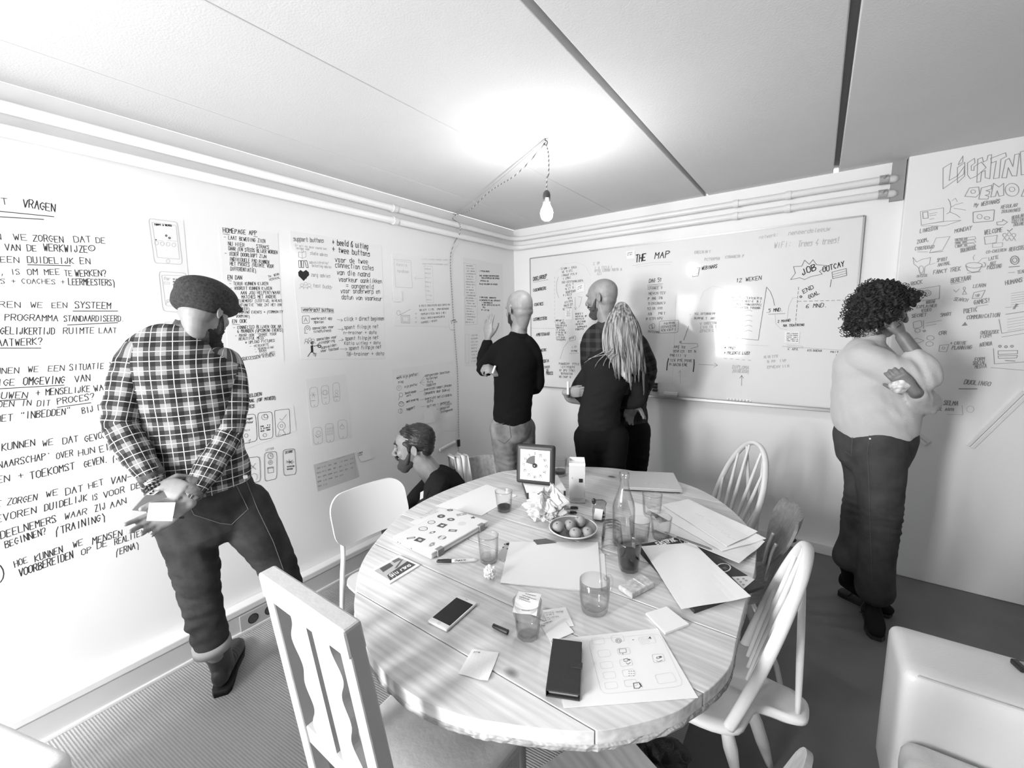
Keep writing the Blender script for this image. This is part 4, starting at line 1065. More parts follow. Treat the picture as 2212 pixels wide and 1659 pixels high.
def folds(lst, grain=.0):
    """lst of (centre, direction, wavelength, amplitude, reach): soft cloth folds"""
    def f(co):
        d = np.zeros(len(co))
        for (c, ax, lam, amp, reach) in lst:
            c = np.array(c); ax = np.array(ax, float); ax /= np.linalg.norm(ax)
            r = co - c; t = r @ ax; dist = np.sqrt((r ** 2).sum(1))
            w = np.exp(-(dist / reach) ** 2)
            ph = 2.5 * np.sin(r[:, 0] * 19 + r[:, 2] * 11 + lam * 300) + 1.6 * np.sin(r[:, 1] * 27 - r[:, 2] * 7)
            s = .5 + .5 * np.sin(2 * PI * t / lam + ph * 1.1)
            s2 = .5 + .5 * np.sin(2 * PI * t / (lam * 1.7) + r[:, 0] * 33 - r[:, 1] * 21 + lam * 90)
            am = .35 + .65 * (.5 + .5 * np.sin(r[:, 0] * 24 + r[:, 1] * 31 + r[:, 2] * 9 + lam * 50))
            d += amp * w * am * ((s ** 1.5) * 1.0 + (s2 ** 2) * .7 - .75)
        if grain:
            d += grain * (np.sin(co[:, 0] * 31 + 3 * np.sin(co[:, 2] * 13)) * np.sin(co[:, 1] * 29 + 2 * np.sin(co[:, 2] * 17)) * np.sin(co[:, 2] * 23))
        return d
    return f
def limb(m, pts, rr_, ref=None, n=18, sub=5):
    return m.tube(pts, rr_, n=n, sub=sub, ref=ref, round_=True)
def head(m, c, fwd, up, s=.92, nose=1.0, ears=True, jaw=1.0):
    """head centred at ear level; skin shapes added to m"""
    fwd = Vector(fwd).normalized(); up = Vector(up); up = (up - fwd * up.dot(fwd)).normalized(); rt = fwd.cross(up)
    R = Matrix((rt, fwd, up)).transposed(); c = Vector(c)
    L = lambda x, y, z: c + R @ Vector((x * s, y * s, z * s))
    m.ball(L(0, -.012, .048), (.076 * s, .100 * s, .084 * s), R, 24, 16)
    m.ball(L(0, -.035, .030), (.070 * s, .075 * s, .075 * s), R, 20, 14)
    m.ball(L(0, .03, .04), (.066 * s, .065 * s, .07 * s), R, 20, 14)
    m.ball(L(0, -.040, -.005), (.064 * s, .060 * s, .062 * s), R, 20, 14)
    limb(m, [L(0, -.045, .01), L(0, -.035, -.05), L(0, -.02, -.09)], [(.060 * s, .056 * s), (.048 * s, .048 * s), (.038 * s, .044 * s)], ref=R @ Vector((1, 0, 0)))
    limb(m, [L(0, .058, -.108), L(0, .048, -.085), L(0, .030, -.045), L(0, .022, 0), L(0, .016, .04)], [(.022 * s * jaw, .024 * s), (.043 * s * jaw, .038 * s), (.060 * s * jaw, .058 * s), (.068 * s, .072 * s), (.070 * s, .078 * s)], ref=R @ Vector((1, 0, 0)))
    for sx in (-1, 1):
        m.ball(L(sx * .036, .068, -.012), (.022 * s, .020 * s, .024 * s), R)          # cheek
        m.ball(L(sx * .032, .086, .034), (.024 * s, .012 * s, .010 * s), R)           # brow
        if ears:
            Re = R @ Matrix.Rotation(sx * .35, 3, 'Z')
            m.ball(L(sx * .077, -.010, .004), (.006 * s, .016 * s, .027 * s), Re)
            m.tube([L(sx * .075, -.013 + .015 * math.sin(a), .004 + .028 * math.cos(a)) + R @ Vector((sx * .010 * s * (1 if math.sin(a) < .2 else .3), 0, 0)) for a in [k * PI / 6 - 2.9 for k in range(10)]], .0045 * s, n=8, round_=True)
    m.tube([L(0, .088, .026), L(0, .100, .002), L(0, .112, -.018), L(0, .114, -.028)], [(.008 * s, .009 * s), (.009 * s, .010 * s), (.013 * s * nose, .012 * s), (.011 * s, .009 * s)], n=12, sub=3, ref=R @ Vector((1, 0, 0)), round_=True)
    for sx in (-1, 1): m.ball(L(sx * .011, .100, -.029), (.008 * s, .010 * s, .007 * s), R)
    m.ball(L(0, .092, -.052), (.022 * s, .008 * s, .0055 * s), R); m.ball(L(0, .090, -.063), (.019 * s, .008 * s, .006 * s), R)
    m.ball(L(0, .078, -.092), (.020 * s, .016 * s, .015 * s), R)
    return L, R
def beard(L, R, s, name, material, t, jaw=1.0, full=1.0, disp=None):
    b = MB(); X = R @ Vector((1, 0, 0))
    limb(b, [L(0, .060, -.112), L(0, .050, -.088), L(0, .033, -.058)], [(.026 * s * jaw * full, .028 * s * full), (.045 * s * jaw, .041 * s * full), (.0585 * s * jaw, .054 * s)], ref=X)
    for sx in (-1, 1): b.tube([L(sx * .069, .012, .0), L(sx * .064, .026, -.035), L(sx * .054, .040, -.065)], [(.005 * s), (.011 * s), (.014 * s)], n=12, sub=3, round_=True)
    b.ball(L(0, .082, -.100), (.024 * s * full, .018 * s * full, .020 * s * full), R)
    b.tube([L(-.026, .090, -.056), L(-.016, .099, -.044), L(0, .103, -.041), L(.016, .099, -.044), L(.026, .090, -.056)], [.004 * s, .006 * s, .006 * s, .006 * s, .004 * s], n=8, sub=3, round_=True)
    return to_mesh_obj(b, name, .0045, 2, t, material, disp=disp)
def hand(m, wrist, d, pn, side=1, curl=(.3, .35, .4, .45), thumb=(.5, .3), s=1.0, spread=.06):
    """wrist point, finger direction, palm normal (out of the palm), side +1 when the thumb is at cross(d, pn)"""
    d = Vector(d).normalized(); pn = Vector(pn); pn = (pn - d * pn.dot(d)).normalized(); x = d.cross(pn) * side
    W = Vector(wrist); P = lambda a, b, c_: W + (x * a + d * b + pn * c_) * s
    m.tube([P(0, -.02, 0), P(0, .01, 0), P(.002, .045, 0), P(0, .085, -.002)], [(.024 * s, .019 * s), (.028 * s, .017 * s), (.040 * s, .015 * s), (.039 * s, .011 * s)], n=16, sub=4, ref=x, round_=True)
    m.ball(P(.022, .032, .008), (.017 * s, .017 * s, .014 * s)); m.ball(P(-.020, .03, .007), (.014 * s, .018 * s, .011 * s))
    for k, (bx, by, L, r) in enumerate(((.029, .083, .072, .0088), (.0095, .088, .080, .0090), (-.010, .085, .074, .0086), (-.028, .077, .058, .0076))):
        a = curl[k]; dir_ = (d + x * spread * (1.2 - k * .8)).normalized(); pts = [P(bx * .9, by - .02, -.001), P(bx, by, -.001)]; q = pts[-1].copy()
        ang = 0; rs = [r * s, r * 1.02 * s]
        for j, fr in enumerate((.42, .30, .24)):
            ang += a * (1.0, 1.25, .9)[j]
            v = dir_ * math.cos(ang) + pn * math.sin(ang); q = q + v * L * fr * s; pts.append(q.copy()); rs.append(r * s * (1.0, .93, .80)[j])
        m.tube(pts, rs, n=10, round_=True, ref=x)
    q0 = P(.020, .015, .006); v1 = (x * math.cos(thumb[0]) + d * math.sin(thumb[0]) + pn * .25).normalized()
    v2 = (v1 + d * .5 + pn * thumb[1] - x * thumb[1] * .6).normalized(); v3 = (v2 + d * .3 - x * thumb[1] * .5).normalized()
    a1 = q0 + v1 * .036 * s; a2 = a1 + v2 * .032 * s; a3 = a2 + v3 * .026 * s
    m.tube([q0, a1, a2, a3], [.0125 * s, .0112 * s, .0100 * s, .0085 * s], n=10, round_=True)
    return m
def limb_attr(chains, centre, side, up):
    """cloth coordinates: torso flat across its back, sleeves wound round their own line"""
    side = np.array(side, float); up = np.array(up, float); cen = np.array(centre)
    def f(co):
        out = np.zeros((len(co), 3)); r = co - cen
        fw = np.cross(side, up)
        out[:, 0] = r @ side; out[:, 1] = r @ up; out[:, 2] = 0
        best = np.full(len(co), 1.0)
        for pts, rad in chains:
            L0 = 0.0
            for a, b in zip(pts[:-1], pts[1:]):
                a = np.array(a); b = np.array(b); ab = b - a; L = np.linalg.norm(ab); t = np.clip(((co - a) @ ab) / L ** 2, 0, 1)
                q = co - (a + t[:, None] * ab); dist = np.sqrt((q ** 2).sum(1)) / rad
                ax = ab / L; e1 = side - ax * (side @ ax); e1 /= np.linalg.norm(e1) + 1e-9; e2 = np.cross(ax, e1)
                ang = np.arctan2(q @ e2, q @ e1)
                w = dist < best
                best[w] = dist[w]
                out[w, 0] = ang[w] * .062; out[w, 1] = -(L0 + t[w] * L) + .3; out[w, 2] = 1
                L0 += L
        return out
    return f
def plaid(name, g, scale=.038, soft=False):
    m = bpy.data.materials.new(name); m.use_nodes = True; nt = m.node_tree; b = nt.nodes['Principled BSDF']
    at = nt.nodes.new('ShaderNodeAttribute'); at.attribute_name = 'cloth_uv'
    sx = nt.nodes.new('ShaderNodeSeparateXYZ'); nt.links.new(at.outputs['Vector'], sx.inputs[0])
    def band(v, per, lo, hi, off=0.0):
        f = math_node(nt, 'FRACT', math_node(nt, 'ADD', math_node(nt, 'DIVIDE', v, per), 50.0 + off))
        return math_node(nt, 'MULTIPLY', math_node(nt, 'GREATER_THAN', f, lo), math_node(nt, 'LESS_THAN', f, hi))
    u, v = sx.outputs['X'], sx.outputs['Y']
    if not soft:
        w = scale; line = math_node(nt, 'MAXIMUM', band(u, w, 0, .075), band(v, w, 0, .075))
        bu, bv = band(u, w * 2, .28, .75), band(v, w * 2, .28, .75)
        mid = math_node(nt, 'MULTIPLY', math_node(nt, 'ADD', bu, bv), .5)
        both = math_node(nt, 'MULTIPLY', bu, bv)
        val = math_node(nt, 'ADD', g[0], math_node(nt, 'MULTIPLY', mid, g[1])); val = math_node(nt, 'ADD', val, math_node(nt, 'MULTIPLY', both, g[2]))
        val = math_node(nt, 'MAXIMUM', val, math_node(nt, 'MULTIPLY', line, g[3]))
    else:
        bu, bv = band(u, scale, .2, .6), band(v, scale, .2, .6)
        val = math_node(nt, 'ADD', g[0], math_node(nt, 'MULTIPLY', math_node(nt, 'ADD', bu, bv), g[1]))
    nt.links.new(grey_of(nt, val), b.inputs['Base Color']); b.inputs['Roughness'].default_value = .85; b.inputs['Specular IOR Level'].default_value = .15
    return m
M_skin = mat('skin', .25, rough=.5, var=.03, vscale=30, bump=.08, bscale=350)
M_skin2 = mat('tanned_skin', .22, rough=.5, var=.03, vscale=30)
M_skin3 = mat('brown_skin', .17, rough=.45, var=.02, vscale=30)
M_knit = mat('black_knit', .007, rough=.95, spec=.1, bump=.5, bscale=500)
M_jeans = mat('washed_denim', .17, rough=.85, spec=.15, var=.07, vscale=14, bump=.3, bscale=400)
M_djeans = mat('dark_denim', .040, rough=.85, spec=.15, var=.015, vscale=10, bump=.3, bscale=400)
M_bjeans = mat('black_denim', .009, rough=.9, spec=.1, bump=.3, bscale=400)
M_boot = mat('dark_boot_leather', .028, rough=.38, bump=.15, bscale=80)
M_dhair = mat('dark_hair', .018, rough=.5, bump=.6, bscale=180)
M_beard = mat('dark_beard', .022, rough=.8, bump=.9, bscale=260)
def person(label, F, group=None):
    t = thing('person', label, 'person', (F[0], F[1], 0)); return t
def surf_line(objs, px, r, name, material, parent, off=.001, close=False):
    """a stitched seam following the surface seen at these places"""
    dg = bpy.context.evaluated_depsgraph_get(); pts = []
    seq = []
    for (a, b) in zip(px[:-1], px[1:]):
        n = max(2, int(math.hypot(b[0] - a[0], b[1] - a[1]) / 5))
        seq += [(a[0] + (b[0] - a[0]) * k / n, a[1] + (b[1] - a[1]) * k / n) for k in range(n)]
    seq.append(px[-1])
    o0 = Vector(CAM_P)
    for x, y in seq:
        d = Vector(ray(x, y)).normalized(); best = None
        for ob in objs:
            iv = ob.matrix_world.inverted()
            ok, loc, nrm, _ = ob.ray_cast(iv @ o0, (iv.to_3x3() @ d).normalized())
            if ok:
                wl = ob.matrix_world @ loc; dd = (wl - o0).length
                if best is None or dd < best[0]: best = (dd, wl + (ob.matrix_world.to_3x3() @ nrm).normalized() * off)
        if best: pts.append(best[1])
    if len(pts) < 2: return None
    m = MB(); m.tube(pts, r, n=6)
    q = m.build(name, material, parent); q.matrix_parent_inverse = parent.matrix_world.inverted()
    return q
def place(q, parent):
    q.parent = parent; q.matrix_parent_inverse = parent.matrix_world.inverted(); return q
def boot(m, heel, toe, ankle, s=1.0, heel_h=.028, shaft=.14, r=.05):
    heel, toe, ankle = Vector(heel), Vector(toe), Vector(ankle)
    f = (toe - heel); f.z = 0; L = f.length; f.normalize(); x = f.cross(Vector((0, 0, 1)))
    Z_ = Vector((0, 0, 1)); P = lambda a, z: heel + f * L * a + Z_ * z
    m.tube([P(.06, .055 + heel_h), P(.25, .052 + heel_h * .9), P(.5, .045 + heel_h * .6), P(.75, .034 + heel_h * .3), P(.93, .026 + heel_h * .2)], [(.032 * s, .048), (.034 * s, .052), (.040 * s, .044), (.046 * s, .033), (.034 * s, .022)], n=18, sub=4, ref=x, round_=True)
    top = ankle; m.tube([P(.20, .06 + heel_h), P(.20, .09 + heel_h).lerp(top, .35), top], [(.040 * s, .052 * s), (.043 * s, .050 * s), (r, r)], n=18, sub=4, ref=x, round_=True)
    return P, f, x
def sole(P, f, x, w=.046, th=.02, heel_h=.028):
    m = MB(); out = []
    for a, k in ((-.02, .55), (.05, .80), (.2, .85), (.45, .82), (.7, 1.05), (.88, .9), (.98, .5)): out.append((a, k * w))
    ring_ = [(a, k) for a, k in out] + [(a, -k) for a, k in out[::-1]]
    vs = [P(a, 0) + x * k for a, k in ring_]
    m.slab(vs, (0, 0, th))
    q = [(a, k) for a, k in ring_ if a < .25]
    m.slab([P(a, 0) + x * k for a, k in q], (0, 0, th + .010))
    return m
def dirs(F):
    a = np.array([F[0] - CAM_P[0], F[1] - CAM_P[1], 0.0]); a /= np.linalg.norm(a)
    return Vector(a), Vector((a[1], -a[0], 0))          # away from the camera, image right
def facing(F, deg, pitch=0.0, roll=0.0):
    """direction turned deg to the image right of 'away'; pitch down in degrees"""
    aw, rt = dirs(F); d = aw * math.cos(math.radians(deg)) + rt * math.sin(math.radians(deg)); d.z = -math.tan(math.radians(pitch))
    return d.normalized()
def seg(m, pts, rr_, **k): return limb(m, pts, rr_, **k)
UP = Vector((0, 0, 1))
def cheap_shoe(m, heel, toe, ankle):
    return boot(m, heel, toe, ankle, r=.045)

# ---- man in the flat cap
F = (.47, -2.69); V = lambda x, y, o=0.0: onv(x, y, F, o)
aw, rt = dirs(F); tc = -aw
t = person('bearded man in a flat cap and checked shirt reading the wall, hands behind his back', F)
side = Vector((.48, .87, 0)).normalized(); 
fwdB = UP.cross(side) * -1
hL, hR = V(400, 1112), V(522, 1098)
shL, shR = V(298, 778, .0), V(490, 785, .0)
elL, elR = V(264, 918, .06), V(490, 935, .07); wrL, wrR = V(338, 1047, .15), V(402, 1085, .19)
kL, kR = V(424, 1235, .0), V(600, 1222, -.02); aL, aR = V(458, 1392), V(636, 1366)
hc = V(441, 678, .0); hf = facing(F, 38, 20); hu = (UP + rt * .06 - aw * .0).normalized()
b = MB()
L, R = head(b, hc, hf, hu, .93)
seg(b, [V(414, 722), V(424, 705), hc + Vector((0, 0, -.03))], [(.054, .056), (.050, .052), (.046, .05)])
seg(b, [V(445, 1085), V(420, 970), V(400, 850), V(400, 765), V(414, 722)], [(.14, .09), (.12, .08), (.13, .08), (.09, .06), (.05, .05)], ref=side)
for a_, e_, w_ in ((shL, elL, wrL), (shR, elR, wrR)): seg(b, [a_, e_, w_], [.038, .034, .028])
for h_, k_, a_ in ((hL, kL, aL), (hR, kR, aR)): seg(b, [h_, k_, a_, a_ + Vector((-.055, .034, -.10))], [.075, .052, .040, .034])
# right hand, palm to the camera, fingers spread under the note pad; left hand over the phone
dR = (V(338, 1124, .22) - V(398, 1090, .21)).normalized()
hand(b, V(396, 1092, .20), dR, tc + UP * .25, side=(1 if dR.cross(tc).z > 0 else -1), curl=(.25, .4, .5, .5), thumb=(.7, .5), s=1.05, spread=.14)
dL = (V(384, 1060, .20) - V(340, 1048, .17)).normalized()
hand(b, V(342, 1048, .165), dL, -tc - UP * .5, side=(1 if dL.cross(-tc).z > 0 else -1), curl=(.42, .48, .55, .6), thumb=(.5, .7), s=.95)
to_mesh_obj(b, 'body', .0042, 2, t, M_skin)
# shirt
s_ = MB()
seg(s_, [V(432, 1052), V(427, 1020), V(418, 960), V(405, 880), V(396, 820), V(393, 775), V(400, 742), V(414, 722)], [(.180, .125), (.182, .126), (.168, .122), (.180, .130), (.192, .132), (.192, .118), (.135, .088), (.066, .062)], ref=side, n=28)
sl1 = MB(); sl2 = MB()
seg(sl1, [V(340, 745), V(300, 775), V(273, 850, .03), elL, V(300, 990, .11), wrL + (elL - wrL).normalized() * .035], [(.05, .06), (.066, .070), (.062, .062), (.056, .056), (.050, .050), (.037, .037)])
seg(sl2, [V(464, 770), V(487, 788), V(500, 860, .03), elR, V(452, 1010, .13), wrR + (elR - wrR).normalized() * .035], [(.040, .05), (.064, .070), (.062, .064), (.056, .058), (.050, .050), (.040, .040)])
chL = [tuple(shL), tuple(elL), tuple(wrL)]; chR = [tuple(shR), tuple(elR), tuple(wrR)]
M_pl = plaid('plaid_shirt', (.022, .075, .16, .62), .034); cen_ = tuple(V(400, 850))
fd1 = folds([(elL, (elL - shL), .055, .006, .11), (elR, (elR - shR), .055, .006, .11), (V(425, 980), (.3, .3, 1), .085, .007, .22), (V(400, 860), (.5, .9, .2), .11, .006, .25), (V(300, 800), (.3, .4, 1), .06, .006, .10)], .003)
to_mesh_obj(s_, 'shirt', .009, 3, t, M_pl, disp=fd1, attr=limb_attr([], cen_, side, UP))
for sm_, ch_ in ((sl1, chL), (sl2, chR)): to_mesh_obj(sm_, 'sleeve', .009, 3, t, M_pl, disp=fd1, attr=limb_attr([(ch_, 9.0)], cen_, side, UP))
c_ = MB(); c_.tube([V(411, 726), V(421, 705)], [(.068, .066), (.064, .062)], n=28, ref=side); 
place(c_.build('collar', mat('plaid_collar', .10, .85, var=.06, vscale=30), t, smooth=True), t)
for w_, e_, nm in ((wrL, elL, 0), (wrR, elR, 1)):
    d_ = (w_ - e_).normalized(); place(MB().tube([w_ - d_ * .085, w_ - d_ * .025], [.041, .040], n=24).build('cuff', mat('cuff_cloth', .10, .85, var=.06, vscale=40), t, smooth=True), t)
# jeans
j_ = MB()
seg(j_, [V(432, 1050), V(442, 1080), V(455, 1118)], [(.176, .122), (.184, .13), (.170, .120)], ref=side, n=28)
seg(j_, [hL, V(412, 1170), kL, V(438, 1310), aL + Vector((0, 0, .02))], [(.108, .112), (.092, .095), (.077, .082), (.068, .072), (.066, .066)])
seg(j_, [hR, V(560, 1155), kR, V(625, 1300), aR + Vector((0, 0, .02))], [(.112, .115), (.095, .098), (.076, .080), (.066, .068), (.056, .056)])
jn = to_mesh_obj(j_, 'trousers', .009, 2, t, M_djeans, disp=folds([(V(430, 1250), (.3, .2, 1), .060, .012, .13), (V(447, 1345), (.1, -.2, 1), .052, .014, .12), (V(610, 1250), (-.2, .1, 1), .058, .011, .12), (V(636, 1340), (.1, .2, 1), .050, .012, .10), (V(440, 1130), (.4, .8, .6), .07, .006, .14)], .002))
bpy.context.view_layer.update()
M_seam = mat('pale_seam', .16, .8)
surf_line([jn], [(412, 1082), (510, 1048), (536, 1100), (500, 1133), (475, 1130), (420, 1112), (405, 1085)], .0013, 'pocket_seam', M_seam, t)
surf_line([jn], [(342, 1108), (400, 1078), (470, 1052), (540, 1022)], .0016, 'waistband_seam', M_seam, t)
surf_line([jn], [(528, 1030), (556, 1100), (590, 1170), (612, 1230)], .0012, 'side_seam', M_seam, t)
place(MB().box(V(530, 1030, .125), (.006, .006, .006)).build('rivet', M_chrome, t), t)
# cap
cp = MB()
cp.ball(L(0, -.004, .084), (.096, .120, .062), R, 28, 18); cp.ball(L(0, -.050, .030), (.090, .070, .050), R, 24, 14); cp.ball(L(0, .030, .060), (.088, .100, .040), R, 24, 14)
cp.ball(L(0, -.040, .052), (.092, .082, .050), R, 24, 14)
cp.tube([L(0, -.085, .040), L(0, .0, .040), L(0, .08, .050)], [(.074, .038), (.092, .042), (.078, .036)], n=20, sub=3, ref=R @ Vector((1, 0, 0)), round_=True)
cp.tube([L(0, .08, .070), L(0, .125, .074), L(0, .160, .072)], [(.078, .014), (.066, .009), (.040, .006)], n=20, sub=4, ref=R @ Vector((1, 0, 0)), round_=True)
to_mesh_obj(cp, 'flat_cap', .006, 4, t, mat('tweed_cap', .030, .95, var=.018, vscale=120, bump=.6, bscale=400), disp=folds([(L(0, .05, .1), (1, .4, .3), .12, .004, .12)]))
beard(L, R, .93, 'beard', M_beard, t, full=1.25, disp=lambda co: .003 * np.sin(co[:, 0] * 410) * np.sin(co[:, 2] * 330) * np.sin(co[:, 1] * 370))
bb_ = MB(); bb_.ball(L(0, .075, -.120), (.042, .034, .036), R); to_mesh_obj(bb_, 'beard_tip', .005, 2, t, M_beard, disp=lambda co: .003 * np.sin(co[:, 0] * 410) * np.sin(co[:, 2] * 330))
# boots, socks
bo = MB(); Pb, fb, xb = boot(bo, (.395, -2.835, 0), (.125, -2.665, 0), aL + Vector((-.022, .010, .0)), r=.060, s=1.1)
to_mesh_obj(bo, 'boot', .006, 3, t, M_boot, disp=folds([(Pb(.3, .09), fb, .03, .004, .06)])); place(sole(Pb, fb, xb).build('boot_sole', mat('black_rubber', .02, .6), t, bevel=.002), t)
bo = MB(); Pb, fb, xb = boot(bo, (.545, -2.59, 0), (.285, -2.43, 0), aR + Vector((-.022, .010, .0)), r=.056, s=1.1)
to_mesh_obj(bo, 'boot', .006, 3, t, M_boot, disp=folds([(Pb(.3, .09), fb, .03, .004, .06)])); place(sole(Pb, fb, xb).build('boot_sole', mat('black_rubber', .02, .6), t, bevel=.002), t)
for a_, k_ in ((aL, kL), (aR, kR)):
    d_ = (a_ - k_).normalized(); place(MB().tube([a_ - d_ * .015, a_ + d_ * .022], [(.069), (.070)], n=24).build('turned_up_cuff', mat('denim_reverse', .34, .9), t, smooth=True), t)
# bracelets
d_ = (wrL - elL).normalized(); bm = MB()
for q_ in (.0, .012):
    p_ = wrL + d_ * (q_ - .004); u_ = d_.orthogonal().normalized(); w_ = d_.cross(u_)
    for k in range(16): bm.ball(p_ + (u_ * math.cos(k * PI / 8) + w_ * math.sin(k * PI / 8)) * .031, .0058, nu=8, nv=6)
place(bm.build('bead_bracelet', mat('black_beads', .02, .3), t, smooth=True), t)
# phone and note pad held behind the back
pc = [V(284, 1103, .215), V(322, 1060, .19), V(378, 1062, .20), V(345, 1108, .225)]
ht = thing('phone', 'grey smartphone held behind the back of the man in the flat cap', 'phone', sum(pc, Vector()) / 4)
q = MB().slab(pc, -tc * .008).build('body', mat('grey_phone', .13, .3), None, bevel=.002); place(q, ht)
cc_ = [V(316, 1068, .204), V(330, 1058, .198), V(345, 1060, .200), V(332, 1069, .206)]
q2 = MB().slab(cc_, tc * .003).build('camera_bump', mat('pale_bump', .7, .3), None, bevel=.001); place(q2, ht)
for (a_, b_) in ((325, 1066), (331, 1061)): place(MB().tube([V(a_, b_, .206), V(a_, b_, .211)], .0035, n=14).build('lens', M_black, ht), ht)
pc = [V(322, 1087, .245), V(379, 1086, .235), V(372, 1126, .245), V(316, 1125, .255)]
ht = thing('note_pad', 'small white note pad held in the right hand of the man in the flat cap', 'note pad', sum(pc, Vector()) / 4)
place(MB().slab(pc, -tc * .007).build('pad', M_paper, None), ht)
place(MB().tube([V(372, 1117, .225), V(398, 1118, .22)], .0045, n=12).build('pen_end', M_black, ht), ht)

# ---- bald man in the black jumper
F = (.955, -1.36); V = lambda x, y, o=0.0: onv(x, y, F, o)
aw, rt = dirs(F); tc = -aw
t = person('bald man in a black jumper, left hand raised, facing the corner', F)
side = (rt * math.cos(.45) + aw * math.sin(.45)).normalized()
hc = V(1122, 672); hf = facing(F, -32, 6); b = MB()
L, R = head(b, hc, hf, UP, .90)
seg(b, [V(1120, 722), V(1123, 700), hc + Vector((0, 0, -.03))], [(.050, .052), (.045, .048), (.045, .05)])
seg(b, [V(1108, 920), V(1110, 830), V(1115, 760), V(1120, 722)], [(.10, .08), (.09, .07), (.08, .06), (.042, .042)], ref=side)
shL, shR = V(1082, 760, .0), V(1150, 766, -.03)
elL, wrL = V(1046, 798, -.05), V(1053, 738, -.14); elR, wrR = V(1156, 835, -.06), V(1080, 812, -.22)
for a_, e_, w_ in ((shL, elL, wrL), (shR, elR, wrR)): seg(b, [a_, e_, w_], [.040, .034, .026])
hL, hR = V(1088, 925), V(1128, 925, -.05); kL, kR = V(1098, 1060), V(1130, 1062, -.05)
aL = Vector((kL.x, kL.y, .10)); aR = Vector((kR.x, kR.y, .10))
for h_, k_, a_ in ((hL, kL, aL), (hR, kR, aR)): seg(b, [h_, k_, a_], [.07, .05, .04])
hand(b, V(1054, 730, -.145), (UP + rt * .05), -tc * .8 + rt * .6, side=1 if (UP.cross(-tc * .8 + rt * .6)).dot(rt) > 0 else -1, curl=(.12, .15, .2, .3), thumb=(.9, .2), s=.95)
d_ = (V(1056, 800, .03) - V(1082, 812, .0)).normalized()
hand(b, V(1080, 808, .05), d_, -tc * .6 - UP * .8, side=-1, curl=(.75, .8, .85, .9), thumb=(.7, .6), s=.95)
to_mesh_obj(b, 'body', .0046, 2, t, M_skin2)
s_ = MB()
seg(s_, [V(1106, 900), V(1108, 870), V(1110, 820), V(1113, 780), V(1116, 752), V(1120, 728)], [(.118, .11), (.118, .11), (.122, .115), (.132, .115), (.110, .09), (.060, .055)], ref=side, n=24)
seg(s_, [V(1098, 742), V(1079, 757), V(1060, 778, -.03), elL, V(1046, 770, -.10), V(1053, 742, -.14)], [(.05, .05), (.057, .06), (.052, .053), (.047, .050), (.042, .042), (.034, .034)])
seg(s_, [V(1138, 742), V(1150, 765, -.03), V(1156, 800, -.05), elR, V(1120, 830, -.18)], [(.05, .05), (.055, .06), (.050, .055), (.048, .05), (.04, .04)])
seg(s_, [V(1100, 822, .04), V(1084, 812, .05)], [.04, .036])
to_mesh_obj(s_, 'jumper', .009, 3, t, M_knit, disp=folds([(elL, (0, 0, 1), .04, .007, .09), (V(1110, 880), (0, 0, 1), .05, .005, .12)], .003))
place(MB().tube([V(1120, 731), V(1121, 722)], [(.061, .057), (.059, .055)], n=24, ref=side).build('collar', M_knit, t, smooth=True), t)
j_ = MB()
seg(j_, [V(1106, 892), V(1108, 925)], [(.112, .10), (.118, .105)], ref=side, n=24)
seg(j_, [hL, V(1094, 990), kL, aL], [(.085, .09), (.075, .08), (.065, .07), (.06, .065)]); seg(j_, [hR, V(1130, 990, -.05), kR, aR], [(.082, .09), (.072, .08), (.062, .07), (.06, .065)])
jn = to_mesh_obj(j_, 'trousers', .009, 2, t, M_jeans, disp=folds([(V(1100, 1000), (.1, .1, 1), .04, .008, .14), (V(1130, 1005), (.1, .1, 1), .04, .008, .12), (V(1105, 930), (.5, .5, .5), .06, .005, .1)], .002))
bpy.context.view_layer.update()
surf_line([jn], [(1072, 917), (1100, 912), (1104, 945), (1090, 958), (1075, 950)], .0016, 'pocket_seam', mat('denim_seam', .08, .8), t)
beard(L, R, .90, 'beard', M_beard, t)
for h_ in (aL, aR):
    bo = MB(); fd = facing(F, -25); hl = Vector((h_.x, h_.y, 0)) - fd * .05; hl.z = 0; tp = hl + fd * .27; tp.z = 0
    Pb, fb, xb = cheap_shoe(bo, hl, tp, Vector((h_.x, h_.y, .12))); to_mesh_obj(bo, 'shoe', .007, 2, t, M_boot)
mk_ = [V(1064, 806, .10), V(1070, 790, .10)]
mp = thing('marker_pen', 'white marker pen held in the fist of the bald man in the black jumper', 'pen', mk_[0], 0, 'pens held in hands')
place(MB().tube(mk_, .006, n=12).build('barrel', mat('pen_white', .7, .35), None), mp)

# ---- man in the dark checked shirt, hands behind his back
F = (1.235, -.75); V = lambda x, y, o=0.0: onv(x, y, F, o)
aw, rt = dirs(F); tc = -aw
t = person('tall man with a shaved head and dark checked shirt, in profile at the whiteboard', F)
side = (rt * math.cos(.1) + aw * math.sin(.1)).normalized()
hc = V(1300, 646); hf = facing(F, -66, 4); b = MB()
L, R = head(b, hc, hf, UP, .98)
seg(b, [V(1312, 700), V(1306, 680), hc + Vector((0, 0, -.03))], [(.058, .058), (.052, .054), (.050, .055)])
seg(b, [V(1355, 905), V(1340, 820), V(1325, 745), V(1312, 702)], [(.10, .08), (.10, .08), (.10, .07), (.05, .05)], ref=side)
shL, shR = V(1277, 730, -.03), V(1374, 742, .02); elL, elR = V(1278, 815, -.02), V(1400, 808, .05); wrR = V(1374, 868, .13); wrL = V(1352, 872, .12)
for a_, e_, w_ in ((shL, elL, wrL), (shR, elR, wrR)): seg(b, [a_, e_, w_], [.042, .036, .028])
hL, hR = V(1340, 930), V(1376, 930, .0); kL, kR = V(1346, 1040), V(1372, 1042)
aL = Vector((kL.x, kL.y, .10)); aR = Vector((kR.x, kR.y, .10))
